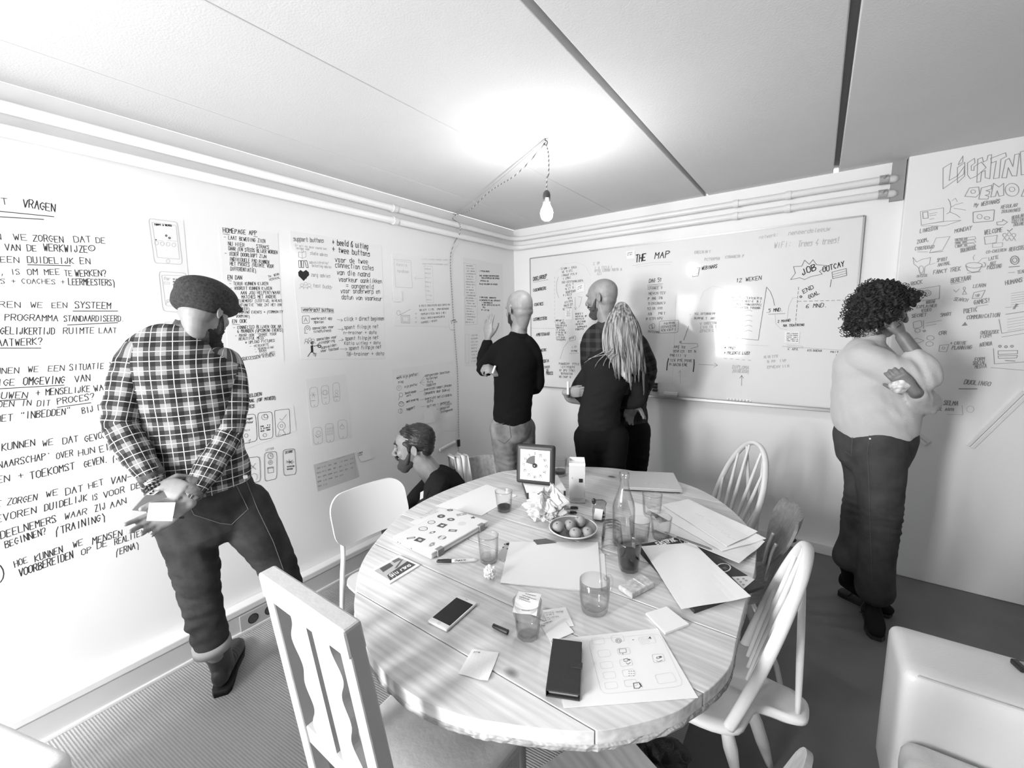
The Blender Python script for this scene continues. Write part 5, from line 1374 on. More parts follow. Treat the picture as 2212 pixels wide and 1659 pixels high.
for h_, k_, a_ in ((hL, kL, aL), (hR, kR, aR)): seg(b, [h_, k_, a_], [.07, .05, .04])
d_ = (V(1356, 900, .15) - V(1370, 868, .14)).normalized()
hand(b, V(1370, 870, .14), d_, tc * .9 + rt * .2, side=1 if d_.cross(tc).dot(rt) > 0 else -1, curl=(.4, .45, .5, .55), thumb=(.3, .4), s=1.0)
hand(b, V(1352, 874, .12), (V(1385, 888, .13) - V(1352, 874, .12)), -UP + tc * .4, side=1, curl=(.2, .25, .3, .35), thumb=(.4, .4), s=.95)
to_mesh_obj(b, 'body', .0048, 2, t, M_skin2)
s_ = MB()
seg(s_, [V(1356, 905), V(1352, 880), V(1342, 830), V(1333, 780), V(1327, 745), V(1318, 718), V(1310, 702)], [(.135, .11), (.14, .115), (.15, .12), (.175, .125), (.175, .11), (.12, .085), (.068, .06)], ref=side, n=26)
seg(s_, [V(1290, 715), V(1276, 735, -.02), V(1272, 775, -.02), elL, V(1310, 850, .05)], [(.05, .05), (.062, .065), (.058, .06), (.054, .055), (.045, .045)])
sl2 = MB(); seg(sl2, [V(1352, 718), V(1376, 742, .02), V(1395, 778, .03), elR, V(1390, 842, .09), V(1376, 866, .13)], [(.055, .05), (.064, .066), (.060, .062), (.055, .058), (.048, .048), (.038, .038)])
chR = [tuple(shR), tuple(elR), tuple(wrR)]
M_dc = plaid('dark_check', (.016, .016, 0, 0), .060, soft=True); fd1 = folds([(elR, (.2, 0, 1), .045, .009, .12), (V(1350, 860), (0, .2, 1), .06, .007, .16)], .004)
to_mesh_obj(s_, 'shirt', .009, 3, t, M_dc, disp=fd1, attr=limb_attr([], tuple(V(1340, 800)), side, UP)); to_mesh_obj(sl2, 'sleeve', .009, 3, t, M_dc, disp=fd1, attr=limb_attr([(chR, 9.0)], tuple(V(1340, 800)), side, UP))
place(MB().tube([V(1313, 712), V(1307, 695)], [(.072, .064), (.066, .060)], n=24, ref=side).build('collar', mat('dark_collar', .03, .9), t, smooth=True), t)
j_ = MB(); seg(j_, [V(1356, 892), V(1358, 930)], [(.125, .10), (.125, .11)], ref=side, n=24)
seg(j_, [hL, kL, aL], [(.09, .095), (.075, .08), (.065, .07)]); seg(j_, [hR, V(1376, 985), kR, aR], [(.09, .095), (.08, .085), (.07, .075), (.065, .07)])
to_mesh_obj(j_, 'trousers', .010, 2, t, M_bjeans, disp=folds([(V(1372, 985), (.1, .1, 1), .04, .008, .14)], .002))
beard(L, R, .98, 'beard', mat('stubble', .07, .9, bump=.8, bscale=300), t)
for h_ in (aL, aR):
    bo = MB(); fd = facing(F, -10); hl = Vector((h_.x, h_.y, 0)) - fd * .05; hl.z = 0; tp = hl + fd * .28; tp.z = 0
    cheap_shoe(bo, hl, tp, Vector((h_.x, h_.y, .12))); to_mesh_obj(bo, 'shoe', .007, 2, t, M_boot)

# ---- woman with long fair hair, arms crossed
F = (1.487, -1.03); V = lambda x, y, o=0.0: onv(x, y, F, o)
aw, rt = dirs(F); tc = -aw
t = person('woman with long fair hair and a dark jumper, arms crossed, seen from behind', F)
side = (rt * math.cos(.35) + aw * math.sin(.35)).normalized()
hc = V(1340, 705); hf = facing(F, -30, 0); b = MB()
L, R = head(b, hc, hf, UP, .76)
seg(b, [V(1335, 762), V(1338, 740), hc], [(.048, .048), (.046, .046), (.05, .05)])
seg(b, [V(1297, 925), V(1310, 850), V(1325, 790), V(1335, 762)], [(.09, .07), (.08, .07), (.08, .06), (.04, .04)], ref=side)
shL, shR = V(1290, 785, -.02), V(1372, 790, -.03); elL, elR = V(1246, 848, -.05), V(1378, 865, -.06); wrL = V(1300, 862, -.2); wrR = V(1246, 858, .02)
seg(b, [shL, elL, wrL], [.036, .032, .025]); seg(b, [shR, elR, V(1300, 870, -.2)], [.036, .032, .025])
hL, hR = V(1275, 945), V(1322, 945); kL, kR = V(1280, 1060), V(1318, 1060); aL = Vector((kL.x, kL.y, .1)); aR = Vector((kR.x, kR.y, .1))
for h_, k_, a_ in ((hL, kL, aL), (hR, kR, aR)): seg(b, [h_, k_, a_], [.07, .05, .04])
d_ = (V(1246, 836, .0) - V(1226, 850, .01)).normalized()
seg(b, [V(1262, 866, -.06), V(1232, 862, .0), V(1224, 850, .03)], [.026, .024, .022])
hand(b, V(1225, 848, .045), (UP * .05 + rt * 1.0), tc * -.8 + UP * .1, side=1, curl=(.15, .2, .25, .3), thumb=(1.2, .3), s=.84)
to_mesh_obj(b, 'body', .0046, 2, t, M_skin)
s_ = MB()
seg(s_, [V(1297, 926), V(1294, 905), V(1296, 880), V(1305, 840), V(1318, 800), V(1328, 778), V(1335, 758)], [(.122, .10), (.130, .11), (.122, .105), (.125, .11), (.145, .11), (.12, .085), (.055, .05)], ref=side, n=26)
seg(s_, [V(1308, 768), V(1286, 782, -.02), V(1268, 812, -.03), elL, V(1275, 858, -.14)], [(.045, .045), (.056, .056), (.052, .053), (.046, .048), (.04, .04)])
seg(s_, [V(1355, 772), V(1374, 790, -.03), V(1380, 830, -.05), elR, V(1320, 868, -.18)], [(.045, .045), (.056, .056), (.052, .053), (.046, .048), (.04, .04)])
seg(s_, [V(1270, 858, -.06), V(1236, 858, -.02)], [(.034, .034), (.032, .030)])
to_mesh_obj(s_, 'jumper', .009, 3, t, mat('charcoal_knit', .016, rough=.95, spec=.1, bump=.5, bscale=500), disp=folds([(V(1290, 895), (.0, .1, 1), .045, .008, .14), (elL, (.3, .2, 1), .05, .006, .1), (V(1330, 850), (.6, .3, -.6), .07, .005, .14)], .003))
j_ = MB(); seg(j_, [V(1297, 915), V(1298, 945)], [(.120, .10), (.132, .115)], ref=side, n=24)
seg(j_, [hL, V(1278, 1000), kL, aL], [(.10, .105), (.09, .09), (.075, .08), (.07, .07)]); seg(j_, [hR, V(1320, 1000), kR, aR], [(.10, .105), (.09, .09), (.075, .08), (.07, .07)])
to_mesh_obj(j_, 'trousers', .010, 2, t, mat('black_cloth', .010, .95, spec=.05), disp=folds([(V(1300, 990), (.1, .1, 1), .05, .006, .14)], .003))
for h_ in (aL, aR):
    bo = MB(); fd = facing(F, -20); hl = Vector((h_.x, h_.y, 0)) - fd * .05; hl.z = 0; tp = hl + fd * .25; tp.z = 0
    cheap_shoe(bo, hl, tp, Vector((h_.x, h_.y, .12))); to_mesh_obj(bo, 'shoe', .007, 2, t, M_boot)
mh = bpy.data.materials.new('fair_hair'); mh.use_nodes = True; nt = mh.node_tree; b_ = nt.nodes['Principled BSDF']
tcn = nt.nodes.new('ShaderNodeTexCoord'); mpn = nt.nodes.new('ShaderNodeMapping'); mpn.inputs['Scale'].default_value = (95, 95, 5); nt.links.new(tcn.outputs['Object'], mpn.inputs[0])
nn_ = nt.nodes.new('ShaderNodeTexNoise'); nn_.inputs['Scale'].default_value = 1.0; nn_.inputs['Detail'].default_value = 5; nt.links.new(mpn.outputs[0], nn_.inputs['Vector'])
mr = nt.nodes.new('ShaderNodeMapRange'); mr.inputs['From Min'].default_value = .35; mr.inputs['From Max'].default_value = .65; mr.inputs['To Min'].default_value = .05; mr.inputs['To Max'].default_value = .44
nt.links.new(nn_.outputs['Fac'], mr.inputs['Value']); nt.links.new(grey_of(nt, mr.outputs[0]), b_.inputs['Base Color']); b_.inputs['Roughness'].default_value = .45
hb = MB()
hb.ball(hc + Vector((0, 0, .024)), (.078, .088, .084), R, 24, 16)
seg(hb, [V(1343, 672, .02), V(1345, 700, .03), V(1347, 740, .05), V(1348, 775, .07), V(1352, 802, .09), V(1362, 826, .10)], [(.04, .04), (.080, .070), (.082, .055), (.070, .030), (.040, .014), (.012, .006)], ref=rt, n=28)
hair = to_mesh_obj(hb, 'hair', .006, 3, t, mh, disp=lambda co: .0018 * np.sin(((co - np.array(hc)) @ np.array(rt)) * 330 + 3 * np.sin(co[:, 2] * 18)) + .0015 * np.sin(((co - np.array(hc)) @ np.array(rt)) * 790 + 2 * np.sin(co[:, 2] * 31)))
rnd = random.Random(11); hs = MB()
for c_ in range(34):
    ac = -1.0 + 2.0 * (c_ + rnd.random()) / 34; yc = rnd.uniform(770, 838) + (14 if ac > .0 else -16); phc = rnd.uniform(0, 6); xt = 1343 + ac * 40 + 14 + rnd.uniform(-5, 5); dc = rnd.uniform(-.006, .006)
    for k in range(19):
        a = max(-1, min(1, ac + rnd.uniform(-.09, .09))); x0 = 1343 + a * 17; ph = rnd.uniform(0, 1.2); pts = []; y1 = yc - rnd.uniform(0, 22); dx = rnd.uniform(-2.5, 2.5)
        for q_ in range(10):
            f_ = q_ / 9; y = 652 + 16 * a * a + (y1 - 652) * f_; wd = math.sin(min(1, f_ * 1.9) * PI / 2)
            x = x0 + a * 27 * wd + (xt - x0 - a * 27) * f_ ** 2 * .8 + 2.6 * math.sin(phc + f_ * 8 + ph * .4) * f_ + dx * (1 - f_ * .6)
            bulge = .080 * math.sqrt(max(0, 1 - min(.97, abs(a)) ** 2)) * (.20 + .80 * min(1, wd * 1.25)) + .030 * f_ + dc * f_
            pts.append(V(x, y, .012 + bulge))
        hs.tube(pts, [.0003 + .0014 * min(1, q_ / 2.5) * (1 - .75 * (q_ / 9) ** 3) for q_ in range(10)], n=4, sub=2)
place(tag(hs.build('hair_strands', mh, None, smooth=True), kind='stuff'), t)
for k, (x0, y0, x1, y1) in enumerate(((1300, 762, 1262, 784), (1305, 768, 1284, 795), (1312, 772, 1302, 802), (1320, 775, 1318, 808), (1308, 765, 1270, 776))):
    w_ = MB().tube([V(x0 + 15, y0 - 12, .11), V(x0, y0, .12), V((x0 + x1) / 2 - 3, (y0 + y1) / 2, .11), V(x1, y1, .10)], [.0018, .0022, .0018, .0006], n=6, sub=4)
    place(w_.build('loose_lock', mh, None, smooth=True), t)
mp = thing('marker_pen', 'white marker pen held upright in the hand of the fair-haired woman', 'pen', V(1228, 840, .03), 0, 'pens held in hands')
place(MB().tube([V(1227, 852, .07), V(1227, 824, .07)], .0075, n=12).build('barrel', mat('pen_white', .7, .35), None), mp)
place(MB().tube([V(1227, 859, .07), V(1227, 852, .07)], .0082, n=12).build('cap', M_black, None), mp)

# ---- woman with a curly bob and a pale jumper, on the right
F = (2.66, -.68); V = lambda x, y, o=0.0: onv(x, y, F, o)
aw, rt = dirs(F); tc = -aw
t = person('woman with a dark curly bob and pale jumper, hand on her face', F)
side = (aw * -1 * math.cos(.35) + rt * math.sin(.35)).normalized(); side = (tc * math.cos(.5) + rt * math.sin(.5)).normalized()
hc = V(1908, 672); hf = facing(F, 68, 16); b = MB()
L, R = head(b, hc, hf, UP, .90)
seg(b, [V(1882, 735), V(1892, 710), hc + Vector((0, 0, -.02))], [(.048, .048), (.045, .045), (.05, .05)])
seg(b, [V(1888, 930), V(1880, 850), V(1872, 780), V(1882, 735)], [(.09, .10), (.08, .08), (.08, .07), (.04, .04)], ref=rt)
shR, elR, wrR = V(1872, 775, .10), V(1998, 812, .10), V(1950, 728, .08)
shL, elL, wrL = V(1900, 775, -.13), V(1995, 868, -.05), V(1978, 848, .17)
seg(b, [shR, elR, wrR], [.040, .036, .027]); seg(b, [shL, elL, wrL], [.038, .034, .026])
d_ = (V(1930, 680, .06) - V(1947, 722, .08)).normalized()
hand(b, V(1948, 724, .08), d_, (-rt * .8 + aw * .5), side=1, curl=(.45, .5, .55, .62), thumb=(1.0, .3), s=.92)
d_ = (V(1935, 806, .20) - V(1972, 840, .19)).normalized()
hand(b, V(1972, 842, .19), d_ , -tc * .9 + UP * .2, side=1, curl=(.3, .35, .4, .45), thumb=(.5, .3), s=.90)
hL, hR = V(1868, 965, -.07), V(1897, 965, .06); kR, kL = V(1902, 1125, .03), V(1856, 1105, -.05)
aR, aL = V(1888, 1285, .0), V(1832, 1218, -.04)
for h_, k_, a_ in ((hL, kL, aL), (hR, kR, aR)): seg(b, [h_, k_, a_], [.075, .055, .040])
to_mesh_obj(b, 'body', .0046, 2, t, M_skin3)
s_ = MB()
seg(s_, [V(1893, 918), V(1889, 895), V(1882, 860), V(1878, 820), V(1872, 785), V(1874, 760), V(1884, 732)], [(.165, .15), (.178, .155), (.165, .15), (.152, .15), (.140, .15), (.105, .12), (.055, .055)], ref=rt, n=28)
seg(s_, [V(1868, 760, .06), shR, V(1930, 800, .12), V(1985, 816, .11), V(2000, 800, .10), V(1978, 768, .09)], [(.06, .06), (.075, .075), (.072, .070), (.066, .066), (.055, .055), (.040, .040)])
seg(s_, [V(1895, 760, -.10), shL, V(1950, 830, -.08), elL, V(1992, 862, .06), V(1984, 854, .14)], [(.05, .05), (.065, .065), (.065, .065), (.060, .062), (.052, .052), (.036, .036)])
to_mesh_obj(s_, 'jumper', .009, 3, t, mat('cream_fleece', .52, rough=.95, spec=.1, bump=.35, bscale=260, sheen=.3), disp=folds([(V(1905, 870), (.7, .2, .8), .085, .014, .15), (V(1950, 800, .1), (1, 0, .4), .06, .009, .1), (V(1885, 895), (1, .1, .25), .055, .010, .12), (elR, (1, 0, .3), .045, .009, .09), (elL, (1, 0, .3), .04, .009, .09)], .004))
d_ = (wrL - elL).normalized()
place(MB().tube([V(1926, 826, .185), V(1940, 834, .20), V(1958, 842, .195)], [(.026, .012), (.034, .014), (.030, .012)], n=24, ref=UP).build('checked_cuff', mat('checked_cuff', .60, .8, var=.35, vscale=55), t, smooth=True), t)
hb = MB()
hb.ball(L(0, -.030, .055), (.096, .104, .092), R, 28, 18); hb.ball(L(0, -.075, .0), (.098, .070, .095), R, 24, 16)
for (x, y, z, r) in ((.085, -.01, -.02, .045), (-.085, -.01, -.02, .045), (.075, -.06, -.06, .05), (-.075, -.06, -.06, .05), (0, -.09, -.06, .055), (.05, .06, .085, .04), (-.05, .06, .085, .04), (0, -.10, -.09, .045), (.08, .02, .04, .032), (-.08, .02, .04, .032)): hb.ball(L(x, y, z), r)
hair = to_mesh_obj(hb, 'hair', .006, 2, t, mat('black_curly_hair', .010, .6, bump=1, bscale=130), disp=lambda co: .007 * np.sin(co[:, 0] * 190 + 2 * np.sin(co[:, 2] * 60)) * np.sin(co[:, 1] * 210) + .007 * np.sin(co[:, 2] * 230 + 2 * np.sin(co[:, 0] * 90)) * np.sin(co[:, 0] * 120))
rnd = random.Random(5); hs = MB(); hv = hair.data.vertices; nv_ = len(hv)
for k in range(420):
    v_ = hv[rnd.randrange(nv_)]; p_ = Vector(v_.co); n_ = Vector(v_.normal)
    if n_.dot(R @ Vector((0, 1, 0))) > .6: continue
    g_ = (Vector((0, 0, -1)) - n_ * (-n_.z)); g_ = g_.normalized() if g_.length > .01 else Vector((1, 0, 0)); s2 = g_.cross(n_)
    ln = rnd.uniform(.03, .06); pts = [p_ + n_ * (.002 + .010 * math.sin(PI * i / 20) + .005 * math.cos(i * .95 + k)) + g_ * ln * i / 20 + s2 * .006 * math.sin(i * .95 + k) for i in range(21)]
    hs.tube(pts, .0016, n=4)
place(tag(hs.build('curls', mat('curl_highlight', .018, .4), None, smooth=True), kind='stuff'), t)
place(MB().tube([V(1893, 706, .10), V(1894, 716, .10)], .005, n=10).build('earring', M_chrome, None), t)
j_ = MB(); seg(j_, [V(1890, 905), V(1888, 940), V(1884, 975)], [(.150, .115), (.168, .130), (.155, .130)], ref=rt, n=28)
seg(j_, [hR, V(1900, 1040, .05), kR, V(1892, 1210, .02), aR + Vector((0, 0, .03))], [(.118, .115), (.100, .10), (.082, .085), (.080, .082), (.084, .084)])
seg(j_, [hL, V(1872, 1040, -.06), kL, V(1848, 1165, -.05), aL + Vector((0, 0, .04))], [(.115, .112), (.095, .095), (.078, .08), (.072, .075), (.076, .076)])
jn = to_mesh_obj(j_, 'trousers', .009, 2, t, mat('grey_black_denim', .060, .85, spec=.15, var=.014, vscale=12, bump=.3, bscale=400), disp=folds([(V(1905, 1120, .03), (.1, .1, 1), .035, .008, .13), (V(1880, 970), (.4, .1, 1), .05, .005, .12), (V(1860, 1100), (0, 0, 1), .04, .006, .1)], .002))
bpy.context.view_layer.update()
surf_line([jn], [(1822, 928), (1842, 932), (1840, 985), (1826, 975)], .0014, 'pocket_seam', mat('faded_seam', .09, .8), t)
surf_line([jn], [(1880, 925), (1874, 980), (1878, 1060), (1880, 1140), (1884, 1250)], .0014, 'side_seam', mat('faded_seam', .09, .8), t)
for (a_, b_) in ((1895, 932), (1928, 936), (1880, 948)):
    sl = surf_line([jn], [(a_ - 2, b_), (a_ + 2, b_)], .0045, 'rivet', M_chrome, t, off=.002)
bo = MB(); Pb, fb, xb = boot(bo, (2.735, -.59, 0), (2.745, -.845, 0), aR + Vector((0, 0, -.01)), heel_h=.045, r=.040, s=.9); to_mesh_obj(bo, 'boot', .006, 2, t, mat('black_suede', .014, .85, spec=.1)); place(sole(Pb, fb, xb, w=.040).build('boot_sole', mat('black_rubber', .02, .6), t), t)
bo = MB(); Pb, fb, xb = boot(bo, (2.615, -.485, 0), (2.83, -.585, 0), aL + Vector((0, 0, -.01)), heel_h=.045, r=.040, s=.9); to_mesh_obj(bo, 'boot', .006, 2, t, mat('black_suede', .014, .85, spec=.1)); place(sole(Pb, fb, xb, w=.040).build('boot_sole', mat('black_rubber', .02, .6), t), t)
place(MB().tube([V(1868, 1300, .02), V(1860, 1312, .03), V(1862, 1324, .03), V(1856, 1320, .03)], .0028, n=6, sub=4).build('lace', M_black, None), t)

# ---- crouching bearded man in profile
F = (.62, -1.9); V = lambda x, y, o=0.0: onv(x, y, F, o)
aw, rt = dirs(F); tc = -aw
t = person('bearded man with dark swept-back hair crouching by the left wall, in profile', F)
side = tc
hc = V(893, 968); hf = facing(F, -82, 3); b = MB()
L, R = head(b, hc, hf, UP, .98, nose=1.1)
seg(b, [V(938, 1030), V(918, 1005), V(902, 985)], [(.064, .062), (.060, .058), (.055, .055)])
seg(b, [V(985, 1165), V(972, 1095), V(955, 1045), V(938, 1030)], [(.12, .13), (.11, .13), (.10, .13), (.05, .05)], ref=rt)
shL, elL, wrL = V(945, 1052, .15), V(905, 1115, .22), V(880, 1118, .15)
shR, elR, wrR = V(935, 1045, -.13), V(888, 1095, -.05), V(868, 1120, .10)
elL = V(915, 1105, .18)
seg(b, [shL, elL, wrL], [.042, .036, .028]); seg(b, [shR, elR, wrR], [.04, .036, .028])
hand(b, V(884, 1120, .15), (V(876, 1138, .16) - V(884, 1120, .15)), -rt * .3 - tc, side=1, curl=(.5, .55, .6, .65), thumb=(.5, .4), s=.95)
pL, pR = V(985, 1160, .08), V(985, 1160, -.08); kL, kR = V(852, 1140, .09), V(858, 1130, -.10)
fL = Vector((kL.x + .10, kL.y + .16, .10)); fR = Vector((kR.x + .10, kR.y + .16, .10))
for h_, k_, a_ in ((pL, kL, fL), (pR, kR, fR)): seg(b, [h_, k_, a_], [.075, .055, .042])
to_mesh_obj(b, 'body', .0042, 2, t, M_skin)
for sx in (-1, 1):
    place(MB().ball(L(sx * .030, .076, .008), .0125).build('eye', mat('eye_dark', .08, .15), None, smooth=True), t)
    place(MB().tube([L(sx * .012, .098, .036), L(sx * .030, .096, .044), L(sx * .050, .080, .038)], [.004, .0055, .003], n=8, sub=3, round_=True).build('eyebrow', M_dhair, None, smooth=True), t)
s_ = MB()
seg(s_, [V(992, 1185), V(985, 1140), V(972, 1095), V(962, 1058), V(950, 1035), V(936, 1026)], [(.13, .17), (.135, .175), (.14, .185), (.12, .18), (.09, .13), (.062, .066)], ref=rt, n=28)
seg(s_, [V(948, 1040, .09), shL, V(930, 1085, .18), elL, V(892, 1116, .16)], [(.06, .06), (.070, .070), (.062, .064), (.054, .055), (.038, .038)])
seg(s_, [V(945, 1035, -.09), shR, V(905, 1075, -.09), elR, V(875, 1115, .06)], [(.06, .06), (.068, .068), (.060, .062), (.052, .054), (.038, .038)])
to_mesh_obj(s_, 'jumper', .009, 3, t, mat('charcoal_sweatshirt', .015, rough=.95, spec=.1, bump=.5, bscale=500), disp=folds([(elL, (1, 0, 1), .045, .009, .1), (V(925, 1070, .15), (.5, .5, -1), .06, .007, .14), (V(960, 1080, .17), (.4, .5, 1), .07, .006, .15)], .004))
j_ = MB(); seg(j_, [V(1000, 1150), V(985, 1165)], [(.13, .16), (.13, .16)], ref=rt, n=24)
seg(j_, [pL, V(915, 1150, .09), kL, kL.lerp(fL, .5), fL], [(.105, .105), (.09, .09), (.075, .08), (.07, .07), (.06, .06)]); seg(j_, [pR, kR, kR.lerp(fR, .5), fR], [(.105, .105), (.075, .08), (.07, .07), (.06, .06)])
to_mesh_obj(j_, 'trousers', .010, 2, t, M_djeans, disp=folds([(kL, (1, .5, .5), .04, .008, .12)], .002))
hb = MB()
hb.ball(L(0, -.036, .054), (.085, .092, .086), R, 24, 16); hb.ball(L(0, -.010, .078), (.070, .082, .058), R, 24, 16); hb.ball(L(0, -.070, .010), (.070, .048, .062), R, 20, 14)
for sx in (-1, 1): hb.tube([L(sx * .070, .035, .050), L(sx * .075, .012, .030), L(sx * .074, .016, .0)], [.012, .014, .008], n=10, sub=3, round_=True)
to_mesh_obj(hb, 'hair', .005, 2, t, mat('swept_hair', .020, .42, bump=.7, bscale=150), disp=lambda co: .0012 * np.sin(((co - np.array(hc)) @ np.array(UP)) * 300 + ((co - np.array(hc)) @ np.array(rt)) * 120 + 2 * np.sin(co[:, 0] * 30)) + .0016 * np.sin(((co - np.array(hc)) @ np.array(UP)) * 800 + 3 * np.sin(co[:, 1] * 50)))
rnd = random.Random(9); hs = MB()
for k in range(110):
    a = rnd.uniform(-1.25, 1.25); z0 = rnd.uniform(.05, .125)
    pts = [L(.080 * math.sin(a) * (1 + .02 * i), .030 - .026 * i, (z0 * (1 - .13 * i) + .016 * math.cos(a)) + .002 * math.sin(i * 1.5 + k)) for i in range(6)]
    hs.tube(pts, [.0010, .0016, .0018, .0016, .0012, .0006], n=5, sub=2)
place(tag(hs.build('hair_strands', mat('hair_sheen', .022, .5), None, smooth=True), kind='stuff'), t)
beard(L, R, .98, 'beard', mat('short_beard', .055, .85, bump=.9, bscale=300), t, full=1.08)
for h_ in (fL, fR):
    bo = MB(); fd = facing(F, -80); hl = Vector((h_.x, h_.y, 0)) - fd * .03; hl.z = 0; tp = hl + fd * .27; tp.z = 0
    cheap_shoe(bo, hl, tp, Vector((h_.x, h_.y, .12))); to_mesh_obj(bo, 'shoe', .007, 2, t, M_boot)
mp = thing('paper_scrap', 'small white paper tucked at the wrist of the crouching man', 'paper', V(912, 1075, .24))
place(MB().slab([V(908, 1064, .255), V(915, 1060, .25), V(914, 1076, .25), V(907, 1080, .255)], -tc * .001).build('sheet', M_paper, None), mp)
# ------------------------------------------------------------------ handwriting: a small stroke alphabet laid as thin ribbons on the real surfaces
GL = {
'A': '002640 0.8,2 3.2,2', 'B': '00063635330333424000', 'C': '4516040233', 'D': '0006264543 4341200', 'E': '46060040 0333', 'F': '460600 0333', 'G': '45260501203243 4323', 'H': '0006 4046 0343', 'I': '2026', 'J': '3631100112', 'K': '0006 460340', 'L': '060040', 'M': '0006234640', 'N': '00064046', 'O': '20010526454120', 'P': '00063645340303', 'Q': '20010526454120 2240', 'R': '00063645330323 2340', 'S': '453616050414333241300011', 'T': '0646 2620', 'U': '06011030414 646', 'V': '062046', 'W': '0610243046', 'X': '0046 0640', 'Y': '062346 2320', 'Z': '06460040',
'a': '34140310304044 4440', 'b': '0600 0314344130 0030', 'c': '44140310 1040', 'd': '4640 4434141030', 'e': '0242341403103040', 'f': '46362620 1444', 'g': '4434130212 4243 443b1b', 'h': '0600 03143440', 'i': '2420 2525.5', 'j': '342b1b 3535.5', 'k': '0600 4402 1340', 'l': '2621 2130', 'm': '0004 031424 20 2434 4340', 'n': '0004 03143440', 'o': '101304344130 1030', 'p': '040b 0314344130 3000', 'q': '44 4b 443413 0210 3040', 'r': '0004 02143444', 's': '44140333413000', 't': '2621 2130 1444', 'u': '04011040 4440', 'v': '042044', 'w': '0410233044', 'x': '0044 0440', 'y': '0422 440b', 'z': '04440040',
'0': '20010526454120', '1': '152620', '2': '05162636450040', '3': '0616364533 3342413000', '4': '36013 0141 3230', '5': '46060434433110', '6': '36050110304233 0303', '7': '064610', '8': '2333453616052333 234210 3040', '9': '45331304052645 4540',
'+': '0343 2125', '-': '0343', '=': '0242 0444', '?': '051636453322 2020.4', '!': '2622 2020.4', '.': '2020.4', ',': '211a', ':': '2424.4 2121.4', '/': '0046', '(': '36131b', ')': '16333b', "'": '2625', '"': '1615 3635', '*': '2125 0244 0442', '>': '0343 254321', '@': '', '&': '40051626040110304',
}
def glyph(ch):
    s = GL.get(ch); out = []
    if s is None: return out
    for st_ in s.split(' '):
        if not st_: continue
        pts = []; i = 0
        if ',' in st_: st_ = st_.replace(',', '')
        while i < len(st_):
            x = st_[i]; i += 1
            fx = 0
            if x == '.': 
                i += 1; continue
            xv = float(x) if x.isdigit() else 0.0
            if i < len(st_) and st_[i] == '.': xv += int(st_[i + 1]) / 10; i += 2
            if i >= len(st_): break
            y = st_[i]; i += 1
            yv = {'a': -1.0, 'b': -2.0}.get(y, None)
            if yv is None: yv = float(y)
            if i < len(st_) and st_[i] == '.': yv += int(st_[i + 1]) / 10; i += 2
            pts.append((xv, yv))
        if len(pts) > 1: out.append(pts)
    return out
GL['A'] = '002640 1333'; GL['U'] = '060110304146'; GL['4'] = '360242 3230'; GL['B'] = '0006364534033342 4130 3000'.replace(' ', ''); GL['q'] = '443414031040 444b'; GL['g'] = '4434140310304 1'.replace(' ', '') + ' 443b1b'; GL['D'] = '00062645412000'; GL['C'] = '4526150402112031'; GL['G'] = '4526150402112031 423342 4323'; GL['d'] = '4640 44341403103041'; GL['a'] = '4434140310304 1'.replace(' ', '') + ' 4440'; GL['j'] = '343b1b 3535'; GL['8'] = '23324120100112233546361504 23'.split(' ')[0] + ''; GL['8'] = '2312051636453312011030413223'; GL['6'] = '3615040110304132230 2'.replace(' ', '')[:20]; GL['9'] = '4534142304052636454320'; GL['5'] = '46060434433010'; GL['&'] = '4015263604010030 42'.replace(' ', '')
def ribbon(m, pts, w, O, ex, ey, n_):
    P = [O + ex * x + ey * y for x, y in pts]
    for a, b in zip(P[:-1], P[1:]):
        lift = n_ * (len(m.f) % 11 * 2.2e-5); a = a + lift; b = b + lift
        d = b - a
        if d.length < 1e-6: d = ex * 0.001 / max(1e-9, ex.length); b = a + d
        u = d.normalized(); s = u.cross(n_) * w; e = u * w * .7
        i = len(m.v); m.v += [tuple(a - e - s), tuple(b + e - s), tuple(b + e + s), tuple(a - e + s)]; m.f.append((i, i + 1, i + 2, i + 3))
